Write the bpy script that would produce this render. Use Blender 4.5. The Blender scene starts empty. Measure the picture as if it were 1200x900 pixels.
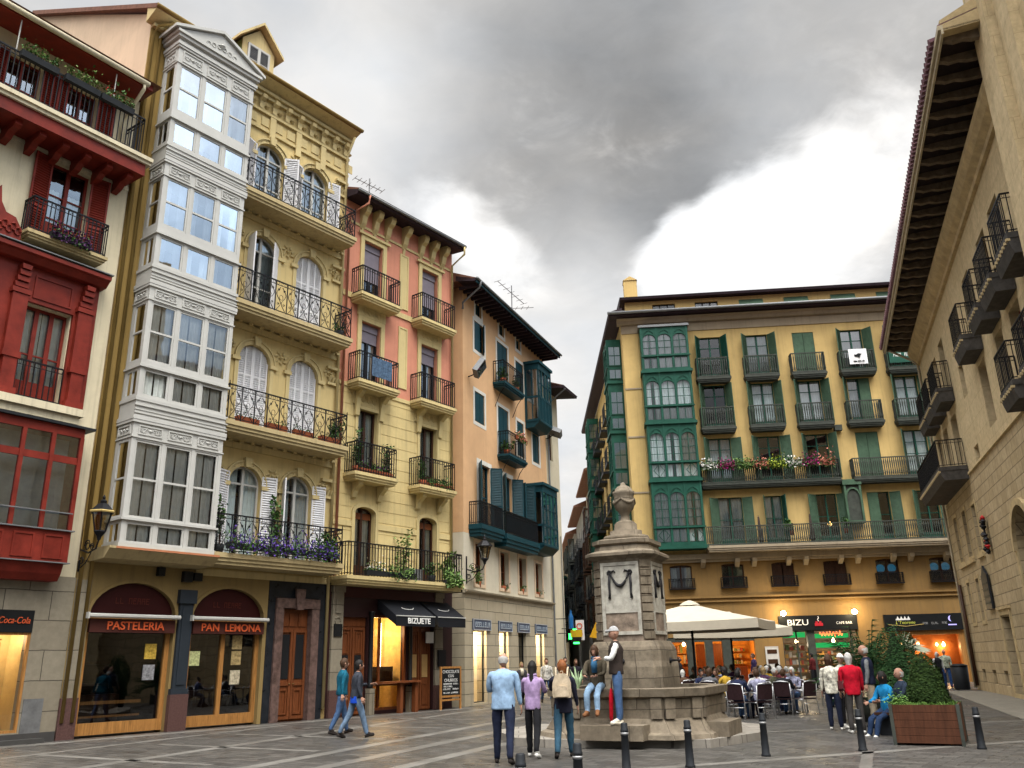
import bpy, bmesh, math, random
from mathutils import Vector, Matrix
R_=math.radians; PI=math.pi; sin=math.sin; cos=math.cos
rnd=random.Random(11)
S=bpy.context.scene; COL=S.collection
# ------------------------------------------------------------------ camera
FPX=994.0; PITCH=math.atan(326/994.0); ROLL=math.atan(68/3030.0); EYE=1.6
_F=Vector((0,cos(PITCH),sin(PITCH))); _U0=Vector((0,-sin(PITCH),cos(PITCH))); _R0=Vector((1,0,0))
_R=cos(ROLL)*_R0-sin(ROLL)*_U0; _U=sin(ROLL)*_R0+cos(ROLL)*_U0
cam=bpy.data.cameras.new('camera'); camo=bpy.data.objects.new('camera',cam); COL.objects.link(camo)
camo.matrix_world=Matrix(((_R.x,_U.x,-_F.x,0),(_R.y,_U.y,-_F.y,0),(_R.z,_U.z,-_F.z,EYE),(0,0,0,1)))
cam.sensor_width=36; cam.lens=36*FPX/1200; cam.clip_start=.1; cam.clip_end=3000
S.camera=camo
S.view_settings.view_transform='Standard'; S.view_settings.look='None'; S.view_settings.exposure=.3; S.view_settings.gamma=1
# ------------------------------------------------------------------ mesh builder
class MB:
    def __init__(s): s.v=[]; s.f=[]; s.m=[]; s.mi=0
    def poly(s,pts):
        n=len(s.v); s.v+= [tuple(p) for p in pts]; s.f.append(tuple(range(n,n+len(pts)))); s.m.append(s.mi)
    def box(s,x0,x1,y0,y1,z0,z1):
        n=len(s.v); s.v+=[(x0,y0,z0),(x1,y0,z0),(x1,y1,z0),(x0,y1,z0),(x0,y0,z1),(x1,y0,z1),(x1,y1,z1),(x0,y1,z1)]
        for q in ((0,3,2,1),(4,5,6,7),(0,1,5,4),(1,2,6,5),(2,3,7,6),(3,0,4,7)):
            s.f.append(tuple(n+i for i in q)); s.m.append(s.mi)
    def hexa(s,p):
        n=len(s.v); s.v+=[tuple(q) for q in p]
        for q in ((0,3,2,1),(4,5,6,7),(0,1,5,4),(1,2,6,5),(2,3,7,6),(3,0,4,7)):
            s.f.append(tuple(n+i for i in q)); s.m.append(s.mi)
    def prism(s,poly,a,b,ax='y'):
        def P(p,t): return (p[0],t,p[1]) if ax=='y' else ((p[0],p[1],t) if ax=='z' else (t,p[0],p[1]))
        n=len(s.v); k=len(poly)
        s.v+=[P(p,a) for p in poly]+[P(p,b) for p in poly]
        s.f.append(tuple(range(n,n+k))); s.f.append(tuple(range(n+2*k-1,n+k-1,-1))); s.m+=[s.mi]*2
        for i in range(k):
            j=(i+1)%k; s.f.append((n+i,n+k+i,n+k+j,n+j)); s.m.append(s.mi)
    def tube(s,pts,r,n=5,cap=True):
        pts=[Vector(p) for p in pts]; k=len(pts); base=len(s.v)
        rs=r if isinstance(r,(list,tuple)) else [r]*k
        for i,p in enumerate(pts):
            t=(pts[min(i+1,k-1)]-pts[max(i-1,0)])
            if t.length<1e-9: t=Vector((0,0,1))
            t.normalize(); a=t.cross(Vector((0,0,1)) if abs(t.z)<.9 else Vector((1,0,0))).normalized(); b=t.cross(a)
            for j in range(n):
                w=2*PI*(j+.5)/n; s.v.append(tuple(p+(a*cos(w)+b*sin(w))*rs[i]))
        for i in range(k-1):
            for j in range(n):
                q=(j+1)%n; s.f.append((base+i*n+j,base+i*n+q,base+(i+1)*n+q,base+(i+1)*n+j)); s.m.append(s.mi)
        if cap:
            s.f.append(tuple(base+j for j in range(n-1,-1,-1))); s.f.append(tuple(base+(k-1)*n+j for j in range(n))); s.m+=[s.mi]*2
    def lathe(s,prof,n=12,cx=0,cy=0,z=0,sx=1,sy=1,rot=0):
        base=len(s.v); k=len(prof)
        for r,h in prof:
            for j in range(n):
                w=2*PI*j/n+rot; s.v.append((cx+r*cos(w)*sx,cy+r*sin(w)*sy,z+h))
        for i in range(k-1):
            for j in range(n):
                q=(j+1)%n; s.f.append((base+i*n+j,base+i*n+q,base+(i+1)*n+q,base+(i+1)*n+j)); s.m.append(s.mi)
        s.f.append(tuple(base+j for j in range(n-1,-1,-1))); s.f.append(tuple(base+(k-1)*n+j for j in range(n))); s.m+=[s.mi]*2
    def frame(s,x0,x1,z0,z1,w,y0,y1):
        s.box(x0,x0+w,y0,y1,z0,z1); s.box(x1-w,x1,y0,y1,z0,z1); s.box(x0+w,x1-w,y0+.002,y1-.002,z0,z0+w); s.box(x0+w,x1-w,y0+.002,y1-.002,z1-w,z1)
    def band(s,cx,cz,rx,rz,w,y0,y1,a0=0,a1=PI,n=14):   # arched band (archivolt)
        P=[]
        for i in range(n+1):
            a=a0+(a1-a0)*i/n; P.append(((cx+rx*cos(a),cz+rz*sin(a)),(cx+(rx+w)*cos(a),cz+(rz+w)*sin(a))))
        for i in range(n):
            (a,b),(c,d)=P[i],P[i+1]
            s.hexa([(a[0],y0,a[1]),(b[0],y0,b[1]),(b[0],y1,b[1]),(a[0],y1,a[1]),(c[0],y0,c[1]),(d[0],y0,d[1]),(d[0],y1,d[1]),(c[0],y1,c[1])])
    def add(s,o,loc=(0,0,0),rz=0,sc=1):
        n=len(s.v); c,q=cos(rz),sin(rz)
        s.v+=[(loc[0]+(x*c-y*q)*sc,loc[1]+(x*q+y*c)*sc,loc[2]+z*sc) for x,y,z in o.v]
        s.f+=[tuple(n+i for i in f) for f in o.f]; s.m+=o.m
    def mesh(s,name,mats,smooth=False):
        me=bpy.data.meshes.new(name); me.from_pydata(s.v,[],s.f)
        for m in (mats if isinstance(mats,(list,tuple)) else [mats]): me.materials.append(m)
        me.polygons.foreach_set('material_index',s.m)
        if smooth: me.polygons.foreach_set('use_smooth',[True]*len(s.f))
        bm=bmesh.new(); bm.from_mesh(me); bmesh.ops.delete(bm,geom=[x for x in bm.verts if not x.link_faces],context='VERTS'); bmesh.ops.recalc_face_normals(bm,faces=bm.faces); bm.to_mesh(me); bm.free()
        me.update(); return me
LAST=[None]
def put(name,me,parent=None,loc=(0,0,0),rz=0,sc=None):
    o=LAST[0]=bpy.data.objects.new(name,me); COL.objects.link(o); o.parent=parent; o.location=loc
    if rz: o.rotation_euler=(0,0,rz)
    if sc is not None: o.scale=sc if isinstance(sc,tuple) else (sc,)*3
    return o
def part(name,mb,mats,parent=None,loc=(0,0,0),rz=0,smooth=False): return put(name,mb.mesh(name,mats,smooth),parent,loc,rz)
def tag(o,label,cat,group=None):
    o['label']=label; o['category']=cat
    if group: o['group']=group
    return o
def thing(name,label,cat,loc=(0,0,0),rz=0,group=None):
    o=put(name,None,None,loc,rz); return tag(o,label,cat,group)
def struct(name,mb,mats,smooth=False,loc=(0,0,0)):
    o=part(name,mb,mats,None,loc,smooth=smooth); o['kind']='structure'; return o
CACHE={}
def cached(key,fn):
    if key not in CACHE: CACHE[key]=fn()
    return CACHE[key]
def kids(o): return [c for c in bpy.data.objects if c.parent==o]
# ------------------------------------------------------------------ materials
def lin(r,g,b,k=1.0):
    f=lambda c:(c/255/12.92 if c/255<=.04045 else ((c/255+.055)/1.055)**2.4)
    return tuple(min(1,f(c)*k) for c in (r,g,b))
class NT:
    def __init__(s,name):
        s.mat=bpy.data.materials.new(name); s.mat.use_nodes=True; s.t=s.mat.node_tree; s.t.nodes.clear()
        s.out=s.n('ShaderNodeOutputMaterial')
    def n(s,ty,**kw):
        x=s.t.nodes.new(ty)
        for k,v in kw.items():
            if k.startswith('i_'):
                k=k[2:]; k=int(k) if k.isdigit() else k.replace('_',' ')
                s.set(x.inputs[k],v)
            else: setattr(x,k,v)
        return x
    def set(s,sock,v):
        if hasattr(v,'bl_idname') and hasattr(v,'outputs'): v=v.outputs[0]
        if isinstance(v,bpy.types.NodeSocket): s.t.links.new(v,sock)
        else:
            if isinstance(v,tuple) and len(v)==3 and sock.type=='RGBA': v=v+(1,)
            sock.default_value=v
    def obj(s,scale=(1,1,1),loc=(0,0,0)):
        tc=s.n('ShaderNodeTexCoord'); return s.n('ShaderNodeMapping',i_0=tc.outputs['Object'],i_Scale=scale,i_Location=loc)
    def noise(s,vec,scale=3,detail=5,rough=.6,dist=0):
        return s.n('ShaderNodeTexNoise',i_Vector=vec,i_Scale=scale,i_Detail=detail,i_Roughness=rough,i_Distortion=dist)
    def ramp(s,fac,stops):
        r=s.n('ShaderNodeValToRGB',i_0=fac); e=r.color_ramp.elements
        while len(e)<len(stops): e.new(.5)
        for i,(p,c) in enumerate(stops):
            e[i].position=p; e[i].color=(c,c,c,1) if not isinstance(c,tuple) else c+(1,)
        return r
    def mix(s,fac,a,b,mode='MIX'):
        m=s.n('ShaderNodeMix',data_type='RGBA',blend_type=mode); s.set(m.inputs[0],fac); s.set(m.inputs[6],a); s.set(m.inputs[7],b); return m.outputs[2]
    def math(s,op,a,b=0.0,clamp=False):
        m=s.n('ShaderNodeMath',operation=op,use_clamp=clamp); s.set(m.inputs[0],a); s.set(m.inputs[1],b); return m.outputs[0]
    def bump(s,h,st=.3,d=.02): return s.n('ShaderNodeBump',i_Height=h,i_Strength=st,i_Distance=d)
    def pbr(s,col,rough=.6,metal=0,normal=None,**kw):
        b=s.n('ShaderNodeBsdfPrincipled',i_Base_Color=col,i_Roughness=rough,i_Metallic=metal); b.inputs['Specular IOR Level'].default_value=.16
        if normal is not None: s.set(b.inputs['Normal'],normal)
        for k,v in kw.items(): s.set(b.inputs[k.replace('_',' ')],v)
        s.t.links.new(b.outputs[0],s.out.inputs[0]); return b
def mul(c,k): return tuple(max(0,min(1,x*k)) for x in c[:3])
def mat(name,col,rough=.6,metal=0,var=.12,vs=4.,bump=.15,bs=60.,**kw):
    t=NT(name); v=t.obj(); n=t.noise(v,vs,6,.65); f=t.ramp(n,[(.3,0.),(.7,1.)])
    c=t.mix(f,mul(col,1-var),mul(col,1+var)); nb=t.noise(v,bs,3)
    rr=t.math('MULTIPLY_ADD',n,.25); t.t.nodes[-1].inputs[2].default_value=max(0,rough-.12)
    t.pbr(c,rr,metal,t.bump(nb,bump,.004) if bump else None,**kw); return t.mat
def plaster(name,col,dirt=.45,stain=.4,rough=.85,dcol=(.09,.07,.045)):
    t=NT(name); v=t.obj(); big=t.noise(v,.45,6,.6,.4); med=t.noise(v,2.6,7,.7); st=t.noise(t.obj((4.2,4.2,.17)),1.3,7,.68)
    c=t.mix(t.ramp(big,[(.3,0.),(.72,1.)]),mul(col,.82),mul(col,1.08)); c=t.mix(t.math('MULTIPLY',t.ramp(med,[(.5,0.),(.75,1.)]),.35),c,mul(col,.72))
    c=t.mix(t.math('MULTIPLY',t.ramp(st,[(.5,0.),(.74,1.)]),stain),c,dcol)
    fine=t.noise(v,38,4,.7); c=t.mix(t.math('MULTIPLY',t.ramp(fine,[(.55,0.),(.7,1.)]),dirt*.35),c,mul(col,.6))
    t.pbr(c,rough,0,t.bump(t.math('ADD',t.math('MULTIPLY',fine,.5),med),.35,.015)); return t.mat
def stone(name,c1,c2,mortar,bw=.7,bh=.34,ms=.012,rough=.85,swap=True,var=.5,off=.5,bst=.5):
    t=NT(name); tc=t.n('ShaderNodeTexCoord'); sp=t.n('ShaderNodeSeparateXYZ',i_0=tc.outputs['Object'])
    nz=t.noise(tc.outputs['Object'],1.7,5,.6); 
    xy=t.math('ADD',sp.outputs[0],sp.outputs[1]) if swap else sp.outputs[0]
    vec=t.n('ShaderNodeCombineXYZ',i_0=t.math('ADD',xy,t.math('MULTIPLY',nz,.05*bw)),i_1=t.math('ADD',sp.outputs[2] if swap else sp.outputs[1],t.math('MULTIPLY',nz,.08*bh)))
    b=t.n('ShaderNodeTexBrick',i_Vector=vec,i_Color1=c1,i_Color2=c2,i_Mortar=mortar,i_Scale=1.0,i_Mortar_Size=ms,i_Mortar_Smooth=.3,i_Bias=0.0,i_Brick_Width=bw,i_Row_Height=bh)
    b.offset=off
    n2=t.noise(tc.outputs['Object'],4.5,8,.7); st=t.noise(t.obj((1.5,1.5,.2)),1.4,6,.6)
    c=t.mix(t.math('MULTIPLY',t.ramp(n2,[(.35,0.),(.75,1.)]),var),b.outputs[0],mul(c1,.45)); c=t.mix(t.math('MULTIPLY',t.ramp(st,[(.5,0.),(.85,1.)]),var*.7),c,mul(c1,.3))
    h=t.math('SUBTRACT',t.math('MULTIPLY',n2,.35),t.math('MULTIPLY',b.outputs[1],.6))
    t.pbr(c,rough,0,t.bump(h,bst,.03)); return t.mat
def wood(name,col,rough=.45):
    t=NT(name); v=t.obj((9,9,.8)); n=t.noise(v,2.2,6,.6,1.2); c=t.mix(t.ramp(n,[(.3,0.),(.7,1.)]),mul(col,.55),mul(col,1.2))
    t.pbr(c,rough,0,t.bump(n,.15,.004)); return t.mat
def glow(name,col,st):
    t=NT(name); e=t.n('ShaderNodeEmission',i_Color=col,i_Strength=st); t.t.links.new(e.outputs[0],t.out.inputs[0]); return t.mat
def glass(name,tint=(.75,.82,.85),refl=.25,rough=.02,tr=1.0):
    t=NT(name); v=t.obj(); fr=t.n('ShaderNodeFresnel',i_IOR=1.45); oi=t.n('ShaderNodeObjectInfo'); f=t.math('ADD',t.math('MULTIPLY',fr,1.0),t.math('MULTIPLY_ADD',oi.outputs['Random'],refl*.8),True); t.t.nodes[-2].inputs[2].default_value=refl*.6
    bp=t.bump(t.noise(v,.9,2),.08,.05)
    g=t.n('ShaderNodeBsdfGlossy',i_Color=(.95,.97,1.,1),i_Roughness=rough); t.set(g.inputs['Normal'],bp)
    tr_=t.n('ShaderNodeBsdfTransparent',i_Color=mul(tint,tr)); m=t.n('ShaderNodeMixShader',i_0=f); t.t.links.new(tr_.outputs[0],m.inputs[1]); t.t.links.new(g.outputs[0],m.inputs[2])
    t.t.links.new(m.outputs[0],t.out.inputs[0]); return t.mat
def leaf(name,c1,c2,rough=.55):
    t=NT(name); oi=t.n('ShaderNodeNewGeometry'); n=t.noise(t.obj(),7,3,.6)
    c=t.mix(oi.outputs['Random Per Island'],c1,c2); c=t.mix(t.math('MULTIPLY',n,.4),c,mul(c1,.5))
    b=t.pbr(c,rough); b.inputs['Specular IOR Level'].default_value=.15; return t.mat
m_iron=mat('black_iron',(.012,.012,.014),.45,.3,bump=0); m_iron2=mat('grey_iron',(.018,.02,.023),.5,.2,bump=0)
m_glass=glass('window_glass',refl=.12); m_glassc=glass('curtained_glass',refl=.10,tint=(.95,.97,.97)); m_glassb=glass('gallery_glass',refl=.24,tint=(.8,.86,.9)); m_shopglass=glass('shop_glass',refl=.03,tint=(.9,.9,.9)); m_dkglass=glass('dark_shop_glass',refl=.05,tint=(.42,.43,.45))
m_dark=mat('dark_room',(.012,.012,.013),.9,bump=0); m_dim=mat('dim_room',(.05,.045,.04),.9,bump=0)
m_curtain=mat('white_curtain',(.72,.74,.71),.9,var=.1,bump=0); m_net=mat('net_curtain',(.4,.42,.42),.9,var=.15,bump=0)
m_white=mat('white_paint',(.44,.435,.41),.5,var=.07,vs=2.,bump=.05); m_red=mat('dark_red_paint',(.16,.020,.012),.5,var=.3,vs=2.5,bump=.08)
m_green=mat('green_paint',(.012,.066,.045),.5,var=.25,vs=2.5,bump=.06); m_shut=mat('green_shutter_paint',(.055,.10,.062),.6,var=.3,vs=2.,bump=.06)
m_teal=mat('dark_teal_paint',(.008,.04,.052),.45,var=.25,vs=2.,bump=.05); m_gwood=mat('grey_green_wood',(.045,.05,.042),.65,var=.3,vs=3,bump=.1)
m_brown=wood('brown_wood',(.16,.05,.018)); m_gold=wood('golden_oak',(.36,.17,.05)); m_dkwood=wood('dark_wood',(.05,.022,.012)); m_mar=mat('maroon_paint',(.035,.006,.006),.5,bump=.03)
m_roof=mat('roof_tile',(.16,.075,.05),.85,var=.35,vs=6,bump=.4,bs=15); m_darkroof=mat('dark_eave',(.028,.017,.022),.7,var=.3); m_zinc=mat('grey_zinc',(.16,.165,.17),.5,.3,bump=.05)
m_black=mat('black_panel',(.011,.012,.013),.35,bump=0); m_terr=mat('terracotta_pot',(.28,.08,.035),.8,var=.2)
m_soil=mat('soil',(.03,.02,.012),.95)
# ------------------------------------------------------------------ world: overcast sky over a Nishita sky
SUN_EL=R_(58); SUN_AZ=R_(155)       # azimuth clockwise from +Y
w=bpy.data.worlds.new('World'); S.world=w; w.use_nodes=True; nt=w.node_tree; nt.nodes.clear()
class WT(NT):
    def __init__(s,t): s.t=t
t=WT(nt); out=t.n('ShaderNodeOutputWorld'); bg=t.n('ShaderNodeBackground',i_Strength=.1); nt.links.new(bg.outputs[0],out.inputs[0])
sky=t.n('ShaderNodeTexSky',sky_type='NISHITA'); sky.sun_disc=False; sky.sun_elevation=SUN_EL; sky.sun_rotation=SUN_AZ
tc=t.n('ShaderNodeTexCoord'); D=tc.outputs['Generated']; sp=t.n('ShaderNodeSeparateXYZ',i_0=D)
def vm(op,a,b=None):
    m=t.n('ShaderNodeVectorMath',operation=op); t.set(m.inputs[0],a)
    if b is not None: t.set(m.inputs[1],b)
    return m
zz=t.math('ADD',t.math('MAXIMUM',sp.outputs[2],0.0),.22)
pl=t.n('ShaderNodeCombineXYZ',i_0=t.math('DIVIDE',sp.outputs[0],zz),i_1=t.math('DIVIDE',sp.outputs[1],zz))
n1=t.noise(pl,.9,7,.5,.3); n2=t.noise(pl,2.6,6,.52,.4)
warp=vm('SUBTRACT',t.noise(D,2.0,4,.5).outputs['Color'],(.5,.5,.5)); sc=t.n('ShaderNodeVectorMath',operation='SCALE'); t.set(sc.inputs[0],warp.outputs[0]); sc.inputs['Scale'].default_value=.16
Dw=vm('NORMALIZE',vm('ADD',D,sc.outputs[0]).outputs[0]).outputs[0]
def pixdir(x,y):
    d=_F*FPX+_R*(x-600)-_U*(y-450); return d.normalized()
def blob(x,y,r,amp,soft=.5):
    d=vm('DOT_PRODUCT',Dw,tuple(pixdir(x,y))).outputs['Value']; c0=cos(math.atan(r*1.25/FPX)); c1=cos(math.atan(r*(1-soft)/FPX))
    m=t.n('ShaderNodeMapRange',interpolation_type='SMOOTHSTEP'); t.set(m.inputs[0],d); m.inputs[1].default_value=c0; m.inputs[2].default_value=c1; m.inputs[3].default_value=0; m.inputs[4].default_value=amp
    return m.outputs[0]
n3=t.noise(pl,8,6,.6,.6)
cen=lambda n,k:t.math('MULTIPLY',t.math('SUBTRACT',n.outputs[0],.5),k)
val=t.math('ADD',t.math('ADD',cen(n1,.24),cen(n2,.22)),t.math('ADD',t.math('ADD',cen(n3,.13),cen(t.noise(pl,17,6,.6,.6),.06)),.50))
for a in ((690,160,190,-.11,.95),(650,40,150,-.06,.95),(900,60,230,-.06,.95),(790,200,90,-.07,.95),(600,260,90,-.05,.95),(300,60,250,.16,.95),(470,160,140,.13,.95),(650,520,240,.22,.95),(1010,320,90,.10,.9)): val=t.math('ADD',val,blob(*a))
val=t.math('MINIMUM',t.math('MAXIMUM',val,.2),.75)
gap=None
for a in ((810,310,62,.8,.95),(850,285,70,.8,.95),(910,255,72,.8,.95),(980,222,70,.8,.95),(1055,185,70,.8,.95),(880,335,110,.9,.95),(780,340,60,.5,.95),(1000,270,70,.6,.95),(535,268,42,.6,.95),(565,305,46,.65,.95),(602,338,52,.75,.95)): gap=blob(*a) if gap is None else t.math('ADD',gap,blob(*a))
n4=t.noise(pl,19,5,.6,.4); gap=t.math('ADD',gap,t.math('ADD',cen(n2,1.5),t.math('ADD',cen(n3,1.0),cen(n4,.55))))
gm=t.n('ShaderNodeMapRange',interpolation_type='SMOOTHSTEP'); t.set(gm.inputs[0],gap); gm.inputs[1].default_value=.05; gm.inputs[2].default_value=1.15
val=t.math('ADD',val,t.math('MULTIPLY',gm.outputs[0],t.math('SUBTRACT',.92,val)))
# sky boosted overhead, behind and right to light facades; dimmed low for unseen roofs
mr=lambda src,a,b,c,d:(lambda m:(t.set(m.inputs[0],src),[setattr(m.inputs[k+1],'default_value',v) for k,v in enumerate((a,b,c,d))],m.outputs[0])[2])(t.n('ShaderNodeMapRange',interpolation_type='SMOOTHSTEP'))
back=mr(sp.outputs[1],.35,-.55,1.,6.2); up=mr(sp.outputs[2],.70,.95,1.,3.8); sidev=mr(sp.outputs[0],.60,.92,1.,2.1)
low=mr(sp.outputs[2],.18,.74,.06,1.); rear=mr(sp.outputs[1],.45,-.05,0.,1.)
lowf=t.math('ADD',1.,t.math('MULTIPLY',rear,t.math('SUBTRACT',low,1.)))
val=t.math('MULTIPLY',t.math('MULTIPLY',t.math('MULTIPLY',val,back),up),t.math('MULTIPLY',sidev,lowf))
tint=t.mix(t.ramp(n2.outputs[0],[(.4,0.),(.62,1.)]),(.97,.985,1.0),(1.03,1.0,.96))
rb=t.n('ShaderNodeMapRange',interpolation_type='SMOOTHSTEP'); t.set(rb.inputs[0],sp.outputs[0]); rb.inputs[1].default_value=.68; rb.inputs[2].default_value=.9; tint=t.mix(rb.outputs[0],tint,(.62,.80,1.02))
c10=t.n('ShaderNodeVectorMath',operation='SCALE'); t.set(c10.inputs[0],tint); t.set(c10.inputs['Scale'],t.math('MULTIPLY',val,10.0))
cov=t.ramp(n1.outputs[0],[(.30,.80),(.5,.97)])
t.set(bg.inputs[0],t.mix(cov,sky.outputs[0],c10.outputs[0]))
sun=bpy.data.lights.new('sun','SUN'); sun.energy=1.35; sun.angle=R_(24); sun.color=(1,.93,.80)
suno=bpy.data.objects.new('sun',sun); COL.objects.link(suno)
sd=Vector((sin(SUN_AZ)*cos(SUN_EL),cos(SUN_AZ)*cos(SUN_EL),sin(SUN_EL))); suno.rotation_euler=sd.to_track_quat('Z','Y').to_euler()
# ------------------------------------------------------------------ people
m_skin=mat('skin',(.36,.20,.14),.55,var=.08,bump=0); m_eye=mat('eye_dark',(.02,.015,.012),.3,bump=0); m_lip=mat('lips',(.28,.09,.08),.5,bump=0)
def cloth(name,col,var=.2):
    if name in('pattern','check','foliage','d_pattern'): var=.85
    return cached(('cl',name),lambda:mat('cloth_'+name,col,.9,var=max(var,.3),vs=11,bump=.6,bs=30))
def hairm(name,col): return cached(('ha',name),lambda:mat('hair_'+name,col,.6,var=.35,vs=30,bump=.4,bs=90))
HAIR={'grey':(.36,.35,.33),'white':(.42,.41,.39),'black':(.012,.010,.009),'brown':(.05,.026,.014),'red':(.17,.06,.02),'blond':(.22,.15,.07)}
def skin_eval(verts,edges,rad,root):
    me=bpy.data.meshes.new('t'); me.from_pydata([tuple(v) for v in verts],edges,[])
    o=bpy.data.objects.new('t',me); COL.objects.link(o)
    md=o.modifiers.new('s','SKIN'); md.branch_smoothing=.6
    sv=me.skin_vertices[0].data
    for i,r in enumerate(rad): sv[i].radius=(r,r); sv[i].use_root=(i==root)
    o.modifiers.new('u','SUBSURF').levels=1
    dg=bpy.context.evaluated_depsgraph_get(); ev=o.evaluated_get(dg); em=ev.to_mesh()
    V=[v.co.copy() for v in em.vertices]; Fc=[tuple(p.vertices) for p in em.polygons]
    ev.to_mesh_clear(); bpy.data.objects.remove(o); bpy.data.meshes.remove(me)
    return V,Fc
def segdist(p,a,b):
    ab=b-a; u=max(0,min(1,(p-a).dot(ab)/max(1e-9,ab.length_squared))); return (p-(a+ab*u)).length
def head_pt(th,ph,k=1.0):   # th azimuth from front (+y) , ph latitude -pi/2..pi/2 ; unit head of height .235
    x=sin(th)*cos(ph); y=cos(th)*cos(ph); z=sin(ph)
    rx,ry,rz=.076,.096,.118
    f=max(0,y)
    if z<0: rx*=1-.22*(-z)**1.3*1.0; ry*=1-.10*(-z)
    X=x*rx; Y=y*ry; Z=z*rz
    if z<-.2 and y>0: Y+=.012*f*(-z)           # chin
    if -.5<z<.15: Y+=.004*max(0,1-abs(th)/.9)*f
    if z>.0 and y<0: Y*=1.05
    return Vector((X*k,Y*k,Z*k))
def add_hand(mb,w,d,side,sc,curl=.5):
    d=d.normalized(); up=Vector((1,0,0))*side; nrm=d.cross(Vector((0,1,0)))
    if nrm.length<.2: nrm=Vector((1,0,0))*side
    nrm.normalize(); wid=d.cross(nrm).normalized()      # nrm: palm normal, wid: across the palm
    if wid.y<0: wid=-wid
    inn=nrm if nrm.x*side<0 else -nrm
    L=.09*sc
    for k in range(6): pass
    # palm: flattened tapered block with rounded profile
    rings=[]
    for tt,a,b in ((-.2,.022,.02),(.15,.036,.016),(.6,.042,.014),(1.0,.040,.011)):
        c=w+d*L*tt; rings.append([c+wid*cos(q)*a*sc+nrm*sin(q)*b*sc for q in [2*PI*i/8 for i in range(8)]])
    n=len(mb.v)
    for r in rings: mb.v+=[tuple(p) for p in r]
    for i in range(3):
        for j in range(8):
            q=(j+1)%8; mb.f.append((n+i*8+j,n+i*8+q,n+(i+1)*8+q,n+(i+1)*8+j)); mb.m.append(mb.mi)
    mb.f.append(tuple(n+24+j for j in range(8))); mb.m.append(mb.mi)
    for k,(o,l) in enumerate(((.031,.068),(.011,.078),(-.011,.072),(-.030,.056))):
        p=w+d*L*.92+wid*o*sc; pts=[p]; ang=0
        for s_ in (.45,.32,.23):
            ang+=curl*.6; q=d*cos(ang)+inn*sin(ang); p=p+q*l*sc*s_; pts.append(p)
        mb.tube(pts,[.0095*sc,.009*sc,.008*sc,.0055*sc],5)
    p=w+d*L*.3+wid*.034*sc; pts=[p,p+(d*.6+wid*.7+inn*.2).normalized()*.034*sc]; pts.append(pts[-1]+(d*.85+wid*.3+inn*.3).normalized()*.03*sc)
    mb.tube(pts,[.012*sc,.010*sc,.007*sc],5)
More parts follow.
